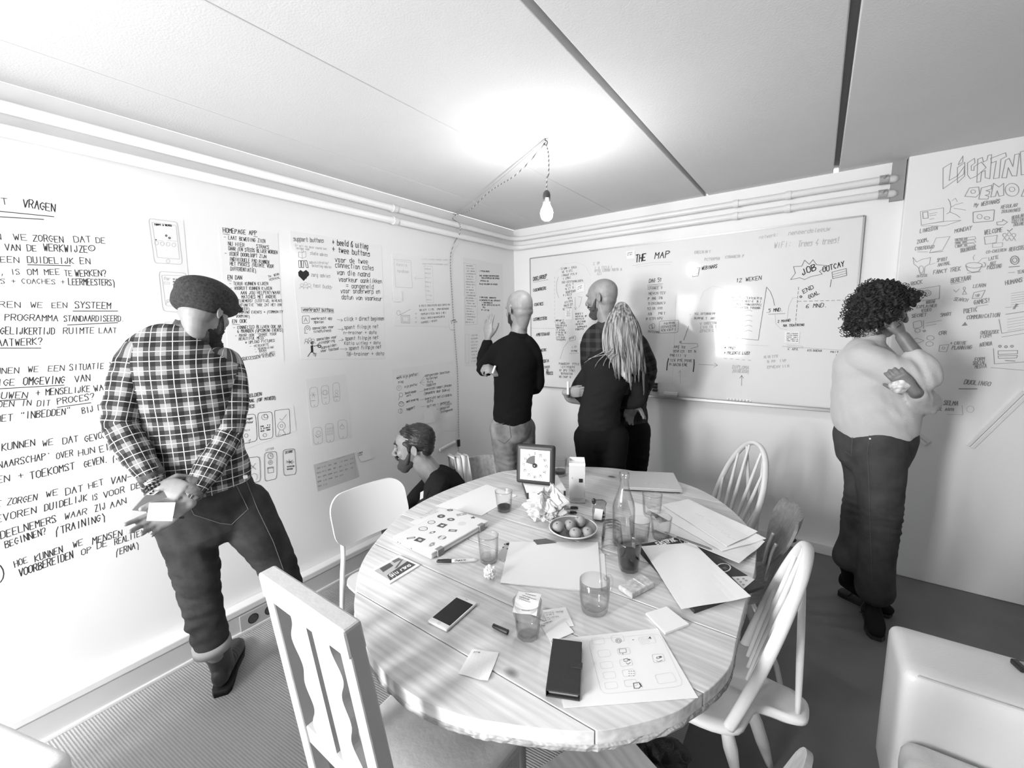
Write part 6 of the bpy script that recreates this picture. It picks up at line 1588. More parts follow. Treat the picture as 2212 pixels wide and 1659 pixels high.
class Pen:
    """collects writing on one plane; plane(x, y) gives the point of that surface seen at a pixel"""
    def __init__(s, plane, normal, seed=1): s.m = MB(); s.pl = plane; s.n = Vector(normal); s.r = random.Random(seed)
    def text(s, txt, x0, y0, x1, y1, h, wt=.095, jit=.26, slant=.12):
        A, B, U = s.pl(x0, y0), s.pl(x1, y1), s.pl(x0, y0 - h)
        bx = B - A; L = bx.length; ux = bx / L; uy = U - A; uy = uy - ux * uy.dot(ux); hh = uy.length; uy /= hh
        n = max(1, len(txt)); adv = L / (n + .0); cw = min(adv * .72, hh * .75)
        for k, ch in enumerate(txt):
            if ch == ' ': continue
            O = A + ux * (adv * k) + uy * hh * s.r.uniform(-.03, .03)
            sc = hh / 6 * s.r.uniform(.93, 1.05); sx = cw / 4
            for st_ in glyph(ch):
                pts = [(x * sx + y * sc * slant + s.r.uniform(-jit, jit) * sx * .7, y * sc + s.r.uniform(-jit, jit) * sc * .7) for x, y in st_]
                ribbon(s.m, pts, hh * wt * .5, O, ux, uy, s.n)
        return s
    def line(s, pts, w=1.0, wob=0.0):
        """pixels; w is the pen width in mm"""
        P = [s.pl(x + s.r.uniform(-wob, wob), y + s.r.uniform(-wob, wob)) for x, y in pts]
        for a, b in zip(P[:-1], P[1:]):
            lift = s.n * (len(s.m.f) % 11 * 2.2e-5); a = a + lift; b = b + lift
            d = b - a
            if d.length < 1e-6: continue
            u = d.normalized(); q = u.cross(s.n) * w * .0005; e = u * w * .0004
            i = len(s.m.v); s.m.v += [tuple(a - e - q), tuple(b + e - q), tuple(b + e + q), tuple(a - e + q)]; s.m.f.append((i, i + 1, i + 2, i + 3))
        return s
    def ell(s, x, y, rx, ry, w=1.0, a0=0, a1=360, n=16): return s.line([(x + rx * math.cos(math.radians(a0 + (a1 - a0) * i / n)), y + ry * math.sin(math.radians(a0 + (a1 - a0) * i / n))) for i in range(n + 1)], w)
    def rrect(s, c4, w=1.0, r=.22):
        """rounded outline through four pixel corners"""
        out = []
        for i in range(4):
            a, b, c = c4[i - 1], c4[i], c4[(i + 1) % 4]
            p = (b[0] + (a[0] - b[0]) * r, b[1] + (a[1] - b[1]) * r); q = (b[0] + (c[0] - b[0]) * r, b[1] + (c[1] - b[1]) * r)
            mm = ((p[0] + q[0]) / 4 + b[0] / 2, (p[1] + q[1]) / 4 + b[1] / 2); out += [p, mm, q]
        return s.line(out + [out[0]], w)
    def fill(s, pts):
        P = [s.pl(x, y) for x, y in pts]; i = len(s.m.v); s.m.v += [tuple(p) for p in P]; s.m.f.append(tuple(range(i, i + len(P)))); return s
    def scrib(s, x0, y0, x1, y1, h, w=2.0, k=None):
        """a dense line of small unreadable writing"""
        A, B, U = s.pl(x0, y0), s.pl(x1, y1), s.pl(x0, y0 - h)
        bx = B - A; L = bx.length; ux = bx / L; uy = U - A; uy = uy - ux * uy.dot(ux); hh = uy.length; uy /= hh
        kinds = ([(0, 0), (0, 1)], [(0, 1), (.45, 0), (.9, 1)], [(0, 0), (0, 1), (.7, .9), (.7, .5), (0, .5)], [(.8, .9), (.1, .8), (0, .1), (.8, 0)], [(0, 0), (.4, 1), (.8, 0)], [(0, .9), (.8, .9), (.4, .9), (.4, 0)], [(0, 0), (0, 1), (.8, 0), (.8, 1)], [(.1, .1), (.1, .9), (.8, .8), (.8, .1), (.1, .1)], [(.8, 1), (0, 1), (0, .5), (.6, .5), (0, .5), (0, 0), (.8, 0)])
        n = int(k or max(3, L / (hh * .62))); st = L / n; lw = w * .0005
        for i in range(n):
            if s.r.random() < .13: continue
            P = [(x * st * .82 + s.r.uniform(-.08, .08) * st, y * hh * .92 + s.r.uniform(-.07, .07) * hh) for x, y in s.r.choice(kinds)]
            ribbon(s.m, P, lw * .95, A + ux * st * i, ux, uy, s.n)
        return s
    def done(s, name, material, parent, label=None):
        o = s.m.build(name, material, None)
        if parent is not None: o.parent = parent; o.matrix_parent_inverse = parent.matrix_world.inverted()
        if label: o['label'] = label
        o['kind'] = 'stuff'
        return o
def wall_sheet(label, px, plane, nrm, m=None, name='paper_sheet', cat='paper', group=None, th=.0008):
    P = [plane(x, y) for x, y in px]; c = sum(P, Vector()) / 4; n_ = Vector(nrm)
    t = thing(name, label, cat, c, 0, group)
    o = MB().slab([p - n_ * .0006 for p in P], n_ * th).build('sheet', m or M_paper, None); place(o, t)
    return t
LW = lambda x, y: onx(x, y, .0016)      # writing on the sheets
LP = lambda x, y: onx(x, y, .0004)      # writing straight on the left wall
LS = lambda x, y: onx(x, y, .0010)      # sheets on the left wall
NX = (1, 0, 0); NY = (0, -1, 0)
M_foil = mat('static_foil', .84, rough=.12, spec=.6)
M_tinted = mat('tinted_sheet', .70, rough=.6)
# -- left: the long list of questions
p = Pen(LP, NX, 3)
for (tx, x0, y0, x1, y1, h) in (
    ('NT', -14, 441, 22, 443, 14), ('VRAGEN', 50, 447, 122, 458, 17),
    ('EN', -22, 516, 6, 517, 13), ('WE', 30, 518, 62, 519, 13), ('ZORGEN', 72, 521, 140, 524, 14), ('DAT', 160, 523, 200, 524, 13), ('DE', 208, 525, 230, 526, 12),
    ('VAN DE', 12, 541, 82, 543, 14), ('WERKWIJZE', 95, 542, 192, 546, 15),
    ('LEEN', -14, 566, 45, 568, 13), ('DUIDELIJK', 60, 568, 162, 570, 14), ('EN', 173, 570, 198, 571, 13),
    ('N, IS', -10, 594, 46, 593, 12), ('OM MEE', 60, 594, 132, 594, 13), ('TE', 140, 596, 158, 596, 12), ('WERKEN?', 163, 597, 232, 597, 14),
    ('KS + COACHES +', -10, 612, 142, 614, 11), ('LEERMEESTERS)', 148, 615, 250, 617, 14),
    ('OREN', -18, 664, 48, 664, 13), ('WE', 66, 664, 96, 665, 12), ('EEN', 112, 665, 148, 665, 12), ('SYSTEEM', 162, 665, 242, 667, 14),
    ('PROGRAMMA', 10, 692, 128, 694, 14), ('STANDAARDISEERD.', 138, 694, 270, 694, 13),
    ('LGELIJKERTIJD', -10, 722, 120, 722, 15), ('RUIMTE', 137, 721, 206, 720, 13), ('LAAT', 214, 720, 254, 719, 12),
    ('AATWERK?', -6, 748, 94, 744, 15),
    ('NNEN', -10, 808, 44, 806, 13), ('WE', 60, 804, 86, 803, 12), ('EEN', 104, 802, 142, 801, 12), ('SITUATIE', 150, 800, 226, 796, 13), ('VAN', 238, 794, 268, 790, 12),
    ('IGE', -6, 834, 34, 832, 14), ('OMGEVING', 50, 832, 142, 828, 16), ('VAN', 162, 826, 198, 822, 14),
    ('OUWEN', -14, 862, 62, 860, 14), ('+ MENSELIJKE', 78, 856, 196, 846, 14), ('WAAR', 204, 846, 248, 838, 13),
    ('DEN IN', -6, 880, 70, 876, 13), ('DIT', 80, 878, 110, 876, 13), ('PROCES?', 124, 874, 206, 862, 14),
    ('HET', -10, 912, 30, 908, 14), ('"INBEDDEN"', 44, 906, 154, 894, 15), ('BIJ DEZE', 178, 894, 246, 880, 13),
    ('KUNNEN', 4, 974, 78, 962, 15), ('WE', 92, 964, 118, 960, 13), ('DAT', 136, 960, 172, 953, 14), ('GEVOEL', 184, 955, 242, 942, 14),
    ('NAARSCHAP\'', -4, 1012, 112, 990, 15), ('OVER', 122, 992, 160, 984, 13), ('HUN', 170, 986, 208, 977, 13), ('EIG', 216, 977, 250, 968, 14),
    ('EN +', -6, 1044, 54, 1032, 14), ('TOEKOMST', 66, 1036, 164, 1012, 16), ('GEVEN. (NO', 182, 1010, 268, 990, 14),
    ('E ZORGEN', -8, 1096, 82, 1080, 14), ('WE', 100, 1074, 128, 1068, 13), ('DAT', 142, 1070, 182, 1060, 14), ('HET', 192, 1056, 226, 1046, 13), ('VAN-', 240, 1046, 286, 1036, 14),
    ('EVOREN', -8, 1130, 82, 1106, 15), ('DUIDELIJK', 96, 1104, 190, 1080, 15), ('IS', 198, 1082, 212, 1078, 12), ('VOOR DE', 224, 1076, 306, 1052, 13),
    ('DEELNEMERS', 2, 1164, 124, 1126, 16), ('WAAR', 140, 1122, 190, 1110, 13), ('ZIJ', 206, 1106, 230, 1098, 14), ('AAN', 238, 1098, 276, 1086, 13),
    ('BEGINNEN?', 12, 1184, 102, 1152, 15), ('(TRAINING)', 120, 1156, 230, 1122, 16),
    ('HOE', 32, 1226, 62, 1214, 14), ('KUNNEN', 76, 1214, 138, 1192, 15), ('WE', 158, 1184, 182, 1176, 13), ('MENSEN', 200, 1176, 266, 1156, 14),
    ('VOORBEREIDEN', 42, 1246, 160, 1204, 17), ('OP', 176, 1200, 200, 1192, 13), ('DE', 210, 1186, 234, 1178, 13), ('REALITEIT?', 248, 1178, 326, 1150, 13), ('(ERNA)', 250, 1200, 302, 1182, 13)):
    p.text(tx, x0, y0, x1, y1, h)
for l in ([(-5, 456), (116, 468)], [(-5, 468), (94, 474)], [(60, 572), (152, 574)], [(158, 672), (254, 672)], [(146, 702), (254, 697)], [(-5, 752), (88, 752)], [(-5, 840), (138, 832)], [(-5, 866), (58, 862)], [(124, 880), (196, 870)]): p.line(l, 3.0)
p.ell(198, 536, 7, 6, 2.5).text('C', 196, 539, 201, 539, 6)
p.ell(-14, 1240, 22, 24, 3.0)
p.done('handwriting', M_ink, wall_left, 'list of questions in black marker')
# -- sheets on the left wall
g = 'sheets stuck on the left wall'
t = wall_sheet('sheet with two pencilled phone outlines, left of the flat cap', [(316, 468), (396, 476), (416, 706), (336, 700)], LS, NX, M_foil, group=g)
q = Pen(LW, NX, 4)
q.rrect([(321, 472), (383, 480), (394, 571), (334, 568)], 2.2, .08).rrect([(328, 480), (380, 487), (388, 560), (340, 556)], 1.6, .02)
for k in range(4): q.ell(338 + k * 12.5, 525 + k * 1.3, 4, 4.2, 1.6)
q.ell(363, 564, 4, 4, 1.5).line([(342, 519), (352, 520)], 1.2).line([(360, 519), (382, 521)], 1.2)
q.rrect([(343, 586), (402, 590), (412, 676), (352, 672)], 2.0, .1).rrect([(349, 594), (404, 596), (410, 664), (358, 660)], 1.6, .05)
q.text('Gor', 354, 604, 369, 606, 7).line([(354, 609), (366, 610), (366, 614), (354, 613), (354, 609)], 1.2).line([(358, 658), (362, 651)], 1.6).ell(363, 650, 3, 3, 1.6).rrect([(356, 696), (400, 696), (402, 706), (357, 706)], 1.4, .1)
q.done('drawing', M_inkf, t)
q = Pen(LW, NX, 5); q.scrib(334, 487, 372, 489, 4, 2.4); q.ell(359, 509, 1.6, 1.6, 2.5).ell(366, 514, 1.8, 1.8, 2.5).ell(337, 518, .8, .8, 2.2)
for k in range(5): q.scrib(374, 604 + k * 6, 383, 605 + k * 6, 3, 1.5)
q.done('small_notes', M_ink, t)
t = wall_sheet('white sheet of dense black capitals beside and behind the flat cap', [(472, 490), (600, 504), (614, 780), (494, 776)], LS, NX, group=g)
q = Pen(LW, NX, 6)
for (tx, x0, y0, x1, y1, h) in (('HOMEPAGE APP', 482, 502, 556, 509, 10), ('- LAAT BEWEGING ZIEN', 484, 516, 574, 525, 8), ('NU HIER . . STRAKS', 493, 530, 582, 538, 8), ('DAAR (EN STEEDS BLIJER WORDEN', 494, 540, 600, 549, 8), ('- IEDER DOORLOOPT ZIJN', 486, 551, 576, 558, 8), ('INDIVIDUELE PAD BINNEN', 496, 563, 582, 570, 8), ('HET PROCES (RUIMTE VOOR', 497, 573, 592, 579, 8), ('DIFFERENTIATIE)', 498, 584, 554, 588, 8),
    ('EN DAN', 492, 603, 524, 604, 9), ('- TERUG KUNNEN KIJKEN', 496, 616, 580, 616, 7), ('- VOORUIT KUNNEN KIJKEN', 498, 626, 588, 626, 7), ('AAN JOU HELPEN?/WAAR', 520, 636, 606, 635, 7), ('MATCHES MET ANDERE', 522, 645, 598, 644, 7), ('DEELNEMERS! (LEEFTIJD, NIVEAU)', 508, 653, 610, 652, 6), ('- ZOEKFUNCTIE "HOE ZAT HET OOK', 498, 662, 610, 661, 6), ('AL WEER)', 508, 670, 540, 670, 6), ('- UPCOMING EVENTS > (COMMUNITY', 500, 678, 612, 676, 6), ('VORMING)', 510, 686, 540, 686, 6),
    ('EN OOK', 502, 698, 534, 697, 8), ('- CONNECTED BLIJVEN OOK NA', 504, 711, 608, 708, 7), ('6 MAANDEN (UPCOMING EVENTS)', 513, 719, 612, 716, 7), ('- MAAR OOK "SHARE YOUR', 508, 728, 598, 724, 6), ('BEAUTIFUL MESS"', 516, 735, 574, 732, 6), ('* UPLOAD PICTURES', 530, 743, 594, 738, 6), ('- GEBOORTE', 540, 751, 582, 746, 5), ('- VERENIGING', 550, 757, 592, 752, 5), ('- BAAN', 552, 763, 576, 759, 5), ('- LATTE ART!', 554, 770, 596, 763, 5), ('- SUCCESSEN VIEREN!', 514, 780, 596, 769, 7),
    ('TN: WENN', 580, 600, 604, 594, 5), ('VERHAAL', 582, 607, 606, 601, 5)):
    q.text(tx, x0, y0, x1, y1, h, wt=.12)
for l in ([(482, 505), (496, 507)], [(548, 511), (556, 512)], [(492, 606), (500, 607)], [(502, 701), (518, 701)]): q.line(l, 2)
q.done('handwriting', M_ink, t)
q = Pen(LW, NX, 7)
t = wall_sheet('tall sheet of support buttons with a black heart and a running figure', [(626, 498), (824, 530), (832, 776), (650, 776)], LS, NX, M_foil, group=g)
for (tx, x0, y0, x1, y1, h, wt) in (('+ beeld & uitleg', 718, 528, 796, 538, 12, .13), ('+ twee buttons', 718, 544, 800, 554, 12, .12), ('voor de twee', 724, 566, 796, 570, 11, .11), ('connection cafes', 724, 577, 808, 584, 11, .11), ('van die maand', 728, 593, 800, 598, 11, .11), ('voorkeur aanklikken', 732, 608, 826, 612, 10, .11), ('= aangemeld', 748, 622, 808, 624, 10, .11), ('voor onderwerp en', 736, 633, 822, 634, 10, .11), ('datum van voorkeur', 738, 646, 826, 650, 10, .11),
    ('click = direct beginnen', 744, 693, 830, 692, 9, .11), ('opent filmpje met', 744, 711, 818, 708, 8, .11), ('m-trainer + data', 742, 722, 814, 721, 7, .12), ('opent filmpje met', 746, 735, 818, 732, 8, .11), ('Katia uitleg + data', 744, 745, 822, 743, 7, .12), ('opent filmpje met', 754, 756, 824, 752, 8, .11), ('TB-trainer + data', 748, 769, 830, 767, 8, .11),
    ('veerkracht buttons', 654, 672, 720, 674, 8, .13), ('veerkracht app', 672, 691, 718, 690, 6, .13), ('spelen', 678, 698, 700, 698, 6, .13), ('aanmelden voor', 675, 712, 722, 708, 6, .13), ('mindfulness', 678, 719, 716, 716, 6, .13), ('aanmelden voor', 684, 736, 728, 730, 6, .13), ('mindspring', 690, 743, 724, 738, 6, .13), ('aanmelden', 694, 754, 728, 747, 6, .13), ('voor taalbad', 693, 761, 732, 755, 6, .13)): q.text(tx, x0, y0, x1, y1, h, wt=wt)
for (x0, y0, x1, y1) in ((728, 690, 740, 692), (730, 711, 742, 712), (732, 736, 742, 734), (734, 754, 750, 754)): q.line([(x0, y0), (x1, y1)], 1.6).line([(x1 - 4, y1 - 3), (x1, y1), (x1 - 4, y1 + 3)], 1.6)
q.line([(651, 664), (720, 667), (721, 676), (652, 675), (651, 664)], 1.4).rrect([(653, 683), (668, 682), (668, 698), (653, 699)], 2, .1).line([(657, 695), (660, 686), (664, 695)], 1.8).line([(658, 692), (663, 691)], 1.5)
q.ell(664, 710, 6, 6.5, 2.2, 140, 400).line([(659, 714), (658, 720), (664, 720)], 2).ell(664, 709, 2.5, 2.5, 2)
for k in range(3): q.ell(662 + k * 7, 735 + (k % 2) * -2, 3, 3, 1.8).ell(662 + k * 7, 742, 4.5, 4, 1.8, 180, 360)
# binders, heart, running figure
for x0, ln in ((645, 0), (651, 0), (658, 3)): q.line([(x0, 563), (x0 + 4.5, 563), (x0 + 5 + ln, 578), (x0 + 1 + ln, 578), (x0, 563)], 3.0)
q.fill([(656, 607), (645, 596), (644, 588), (649, 583), (655, 587)]).fill([(656, 607), (655, 587), (661, 583), (667, 588), (668, 594)])
q.line([(662, 590), (662, 602)], 2.5).line([(657, 596), (667, 595)], 2.5)
q.fill([(671, 747), (676, 745), (677, 760), (672, 762)]).ell(674, 741, 2.2, 2.2, 5).line([(675, 748), (684, 747), (689, 742)], 3.5).ell(690, 748, 3.4, 2.4, 5).line([(674, 760), (680, 764), (681, 770)], 4).line([(672, 760), (669, 764), (665, 770)], 4).line([(677, 768), (677, 763), (683, 763), (683, 768)], 2.2)
q.done('handwriting', M_ink, t)
q = Pen(LW, NX, 8)
q.text('support buttons', 634, 520, 700, 524, 9, wt=.2).text('Er wil na deze maand aan', 638, 532, 706, 540, 5).text('melden voor', 640, 538, 670, 541, 5).text('studie advies', 670, 550, 708, 554, 7).text('administratie/', 668, 569, 710, 571, 6).text('belasting advies', 674, 576, 716, 580, 6).text('zorg advies', 672, 597, 714, 600, 8).text('taal buddy', 676, 620, 718, 624, 8)
q.line([(645, 544), (652, 546), (660, 543), (661, 555), (653, 558), (645, 555), (645, 544)], 1.8).line([(652, 546), (653, 558)], 1.5).ell(653, 542, 2.5, 2.5, 1.5)
for k in range(3): q.ell(652 + k * 8, 616 - (k % 2) * 3, 3.4, 3.4, 1.6).ell(652 + k * 8, 624, 5, 4, 1.6, 180, 360)
q.done('pencil_notes', M_inkg, t, 'faded grey words')
t = wall_sheet('small sheet with a booklet sketch and arrows, left of the hanging cord', [(846, 548), (972, 556), (976, 706), (852, 704)], LS, NX, M_foil, group=g)
q = Pen(LW, NX, 9)
q.line([(851, 560), (887, 563), (891, 622), (855, 620), (851, 560)], 1.8).line([(855, 563), (886, 567)], 1.2).text('Kennis', 857, 574, 880, 576, 6).text('Handboek', 858, 588, 884, 590, 6)
q.line([(895, 601), (916, 602)], 1.3).line([(900, 597), (895, 601), (900, 605)], 1.3).line([(916, 574), (934, 575), (937, 654), (921, 653), (916, 574)], 1.3)
for k in range(8): q.scrib(918 + k * .3, 582 + k * 9.5, 931 + k * .3, 583 + k * 9.5, 3, 1.2)
q.scrib(908, 561, 968, 563, 3, 1.0); q.scrib(912, 571, 968, 573, 3, 1.0)
q.done('drawing', M_inkf, t)
q = Pen(LW, NX, 10)
for k, (x0, x1) in enumerate(((906, 972), (906, 970), (908, 966), (908, 962), (910, 946))): q.scrib(x0, 663 + k * 9, x1, 660 + k * 8.5, 4.5, 1.8)
q.line([(866, 681), (885, 681), (885, 698), (867, 697), (866, 681)], 1.8).line([(869, 684), (882, 684), (882, 695), (870, 694), (869, 684)], 1.3).line([(864, 680), (887, 668)], 1.5).ell(861, 676, 4, 5, 1.2)
for k in range(3): q.line([(901, 677 + k * 9), (897, 677 + k * 9), (899, 680 + k * 9)], 1.2)
q.done('handwriting', M_ink, t)
t = wall_sheet('sheet about the work profile steps, low on the left wall above the crouching man', [(848, 798), (978, 780), (986, 932), (858, 936)], LS, NX, M_foil, group=g)
q = Pen(LW, NX, 11)
for (tx, x0, y0, x1, y1, h) in (('werk mijn profiel', 857, 819, 902, 811, 6), ('slag', 860, 828, 872, 826, 5), ('mijn profiel', 874, 838, 902, 832, 5), ('beschikbaar', 875, 852, 900, 847, 5), ('werk', 878, 857, 888, 855, 4), ('werk ervaring', 878, 870, 904, 864, 5), ('support', 878, 887, 896, 882, 6), ('aangenaam bestaan', 918, 814, 972, 805, 5.5), ('talenten', 920, 821, 946, 817, 5.5), ('foto', 922, 828, 936, 826, 5), ('hobbies', 922, 835, 942, 831, 5.5), ('overzicht mogelijkheden', 916, 844, 976, 834, 5.5), ('(geupdate door Saskia)', 916, 852, 972, 844, 5.5), ('overzicht met clickable', 918, 864, 976, 855, 5.5), ('data', 922, 870, 936, 868, 5.5), ('opties - gesprek', 922, 880, 972, 870, 5.5), ('coach', 962, 876, 976, 874, 4.5), ('- gesprek', 944, 887, 972, 880, 5), ('Leidinggevende', 952, 892, 978, 886, 4.5)): q.text(tx, x0, y0, x1, y1, h, wt=.14)
q.ell(862, 838, 5, 5.5, 1.5).ell(862, 837, 2, 2, 1.2).ell(866, 853, 4, 4.5, 2).line([(863, 857), (861, 864)], 2.2).ell(867, 873, 6, 4.5, 2.2).ell(867, 870, 4, 2.5, 2).ell(865, 888, 4.5, 5, 2).line([(866, 883), (866, 892)], 3)
for k in range(4): q.line([(907, 827), (917, 812 + k * 7)], 1.2)
for (x0, y0) in ((907, 846), (907, 864), (909, 879)): q.line([(x0, y0), (x0 + 10, y0 - 2)], 1.2)
q.line([(858, 812), (904, 806), (904, 812)], 1.0)
q.done('handwriting', M_ink, t)
t = wall_sheet('strip of paper with three drawn phone screens, right of the checked shirt', [(512, 894), (634, 878), (640, 930), (520, 974)], LS, NX, group=g)
q = Pen(LW, NX, 12)
q.rrect([(516, 898), (552, 894), (556, 952), (520, 960)], 2.4, .16).rrect([(556, 892), (588, 889), (590, 946), (560, 951)], 2.4, .16).rrect([(593, 887), (625, 883), (627, 936), (596, 944)], 2.2, .08)
q.text('Meldingen', 520, 909, 546, 905, 5, wt=.15).text('voorkeur', 522, 917, 548, 913, 5, wt=.15).text('Huis', 528, 932, 540, 930, 4).ell(572, 901, 7, 6, 1.6).ell(574, 899, 4, 4, 2)
for k in range(3): q.scrib(563, 923 + k * 5, 584, 919 + k * 5, 3, 1.8)
q.ell(532, 941, 4, 4, 1.6).ell(572, 940, 4, 3.5, 1.6).line([(604, 904), (609, 908), (619, 895)], 1.4).ell(608, 920, 8, 9, 1.5).ell(608, 920, 3, 3.4, 1.3).line([(604, 929), (600, 941), (606, 938)], 1.4).line([(611, 929), (617, 938), (609, 939)], 1.4).line([(536, 953), (541, 949), (538, 958)], 1.6)
q.rrect([(529, 990), (561, 986), (563, 1040), (534, 1044)], 2.2, .18).rrect([(571, 978), (598, 975), (598, 1034), (572, 1040)], 2.2, .16).rrect([(611, 972), (637, 969), (640, 1024), (613, 1028)], 2.2, .16)
q.line([(538, 1002), (553, 1014)], 1.6).line([(552, 1001), (540, 1016)], 1.6).ell(549, 1030, 7, 7, 1.4, 120, 420).ell(584, 985, 6, 6, 2).line([(584, 981), (584, 985), (587, 986)], 1.8).ell(584, 999, 4.5, 4.5, 1.6).ell(584, 999, 1.8, 1.8, 1.4).line([(578, 1010), (590, 1008), (591, 1020), (579, 1022), (578, 1010)], 1.8).line([(578, 1012), (590, 1010)], 3).text('SCORE', 616, 980, 633, 977, 5, wt=.16).text('%', 624, 988, 630, 988, 5)
for k in range(7): q.line([(626, 998), (626 + 9 * math.cos(k * .9), 998 + 5 * math.sin(k * .9))], 2.2)
q.scrib(618, 1010, 636, 1008, 3, 1.8).scrib(620, 1015, 632, 1014, 3, 1.8).text('LETTER', 574, 974, 592, 970, 4)
q.text('VERBEELDEN', 512, 862, 566, 854, 7, wt=.16).text('EIGEN TAAL (OF MIXED)', 506, 874, 596, 862, 7, wt=.16).text('FILMPJES', 508, 884, 550, 880, 7, wt=.16)
q.done('drawing', M_ink, t)
t = wall_sheet('sheet with six faint pencilled phone outlines in two rows', [(660, 820), (746, 808), (760, 946), (674, 962)], LS, NX, M_foil, group=g)
q = Pen(LW, NX, 13)
for (x0, y0, x1, y1) in ((668, 836, 688, 880), (693, 832, 712, 874), (718, 826, 735, 868), (675, 922, 697, 960), (702, 914, 722, 956), (729, 906, 751, 948)): q.rrect([(x0, y0 + 2), (x1 - 2, y0), (x1, y1 - 2), (x0 + 3, y1)], 1.5, .25).ell((x0 + x1) / 2 + 1, y1 - 4, 1, 1, 1.2)
for i in range(3):
    for j in range(3): q.line([(706 + 5 * i, 925 + 6 * j - i), (709 + 5 * i, 925 + 6 * j - i), (709 + 5 * i, 928 + 6 * j - i), (706 + 5 * i, 928 + 6 * j - i), (706 + 5 * i, 925 + 6 * j - i)], 1.1)
for k in range(6): q.line([(677, 853), (677 + 6 * math.cos(k), 853 + 6 * math.sin(k))], 1.6)
q.ell(702, 848, 4, 5, 1.6).ell(702, 848, 7, 5, 1.2).ell(727, 846, 2.5, 4, 1.5).ell(727, 853, 3, 3, 1.5).line([(672, 866), (681, 865)], 2).line([(699, 860), (706, 859)], 1.8).line([(721, 858), (733, 857)], 2.2).ell(688, 935, 4.5, 4.5, 1.4).line([(681, 940), (686, 945), (693, 941)], 2.6).ell(739, 923, 5, 4, 1.3).line([(736, 921), (739, 915), (742, 921)], 1.3)
q.done('drawing', M_inkg, t)
t = wall_sheet('grey sheet with a grid of tiny notes, behind the white plywood chair', [(677, 1004), (765, 978), (776, 1030), (686, 1062)], LS, NX, mat('grid_sheet', .60, .6), group=g)
q = Pen(LW, NX, 14)
for j in range(5):
    for i in range(7 - (j > 2) * 2 - (j > 3) * 3):
        x, y = 684 + i * 12 + j * .8, 1014 + j * 9.5 - i * 3.4; q.scrib(x, y, x + 8, y - 2.4, 3, 1.6)
q.line([(688, 1003), (708, 997)], 1.2).line([(727, 992), (746, 986)], 1.6).line([(765, 978), (768, 1028)], 1.0)
q.done('handwriting', M_inkg, t)
t = wall_sheet('white sheet column by the corner with short bullet lists, above the raised hand', [(1000, 556), (1086, 572), (1088, 790), (1004, 792)], LS, NX, group=g, m=mat('list_sheet', .80, .4))
q = Pen(LW, NX, 15)
for (y, x0, x1) in ((587, 1036, 1058), (597, 1036, 1078), (602, 1040, 1080), (608, 1038, 1056), (615, 1036, 1076), (644, 1036, 1072), (650, 1036, 1081), (655, 1041, 1064), (660, 1041, 1080), (665, 1043, 1049), (671, 1040, 1057)): q.scrib(x0, y, x1, y + 1, 3.4, 2.6)
q.done('handwriting', M_ink, t)
q = Pen(LW, NX, 16)
q.line([(1002, 568), (1028, 572), (1028, 640), (1004, 640), (1002, 568)], 1.0).line([(1004, 645), (1030, 645), (1031, 700), (1006, 702), (1004, 645)], 1.0)
for k in range(22): q.scrib(1006 + (k % 3), 575 + k * 5.8, 1022 + (k % 4) * 2, 576 + k * 5.8, 2.6, 1.4)
for k in range(9): q.scrib(1018, 726 + k * 7, 1032, 725 + k * 7, 3, 1.8)
q.line([(1005, 722), (1013, 722), (1013, 784), (1006, 784), (1005, 722)], 1.0)
q.done('small_notes', M_inkg, t)
# sticky notes on the left wall
g = 'sticky notes on the walls and whiteboard'
for (c4, lab, w_) in (([(769, 976), (796, 968), (806, 990), (780, 998)], 'sticky note left of the crouching man, next to the sheet with the grid', 1), ([(915, 893), (934, 889), (940, 912), (916, 916)], 'sticky note above the head of the crouching man', 0), ([(847, 628), (868, 628), (869, 652), (849, 652)], 'faint sticky note under the booklet sketch', 0), ([(970, 690), (982, 690), (984, 712), (972, 712)], 'narrow sticky note on the hanging cord by the corner', 1)):
    t = wall_sheet(lab, c4, lambda x, y: onx(x, y, .0045), NX, name='sticky_note', cat='sticky note', group=g, th=.0015)
    if w_:
        q = Pen(lambda x, y: onx(x, y, .0058), NX, 17); x, y = c4[0]; q.scrib(x + 4, y + 5, x + 15, y + 2, 3, 2.2); q.scrib(x + 5, y + 9, x + 18, y + 6, 3, 1.6); q.done('handwriting', M_ink, t)
# little shelf-like bracket low beside the switch
a_, b_ = onx(950, 972, .02), onx(983, 955, .02)
t = thing('wall_strip', 'short white strip slanting on the left wall beside the black cord switch', 'strip', (a_ + b_) / 2)
place(MB().tube([a_, b_], (.014, .008), n=8).build('strip', M_trim, None), t)
# ------------------------------------------------------------------ whiteboard on the back wall
bx0, bx1, bz0, bz1 = .208 * .95, 2.728 * .95, 1.048 * .95, 2.303 * .95
wb = thing('whiteboard', 'very large whiteboard with a hand-drawn map covering most of the back wall', 'whiteboard', ((bx0 + bx1) / 2, 0, bz0))
BX, BZ = (bx0 + bx1) / 2, (bz1 - bz0) / 2
MB().box((0, -.010, BZ), ((bx1 - bx0) / 2 - .004, .009, BZ - .004)).build('panel', mat('whiteboard_enamel', .76, rough=.08, spec=.22), wb)
M_alu = mat('aluminium', .45, .35, metal=.7)
for s in (-1, 1): MB().box((s * (bx1 - bx0) / 2, -.011, BZ), (.005, .011, BZ)).build('side_frame', M_alu, wb)
MB().box((0, -.011, 2 * BZ), ((bx1 - bx0) / 2, .011, .005)).build('top_frame', M_alu, wb)
MB().box((0, -.011, 0), ((bx1 - bx0) / 2, .011, .006)).build('bottom_frame', M_alu, wb)
MB().box((.42, -.045, -.002), (.84, .035, .005)).box((.42, -.078, .004), (.84, .003, .010)).build('pen_tray', M_alu, wb, bevel=.002)
BW = lambda x, y: ony(x, y, -.0205)
q = Pen(BW, NY, 21)
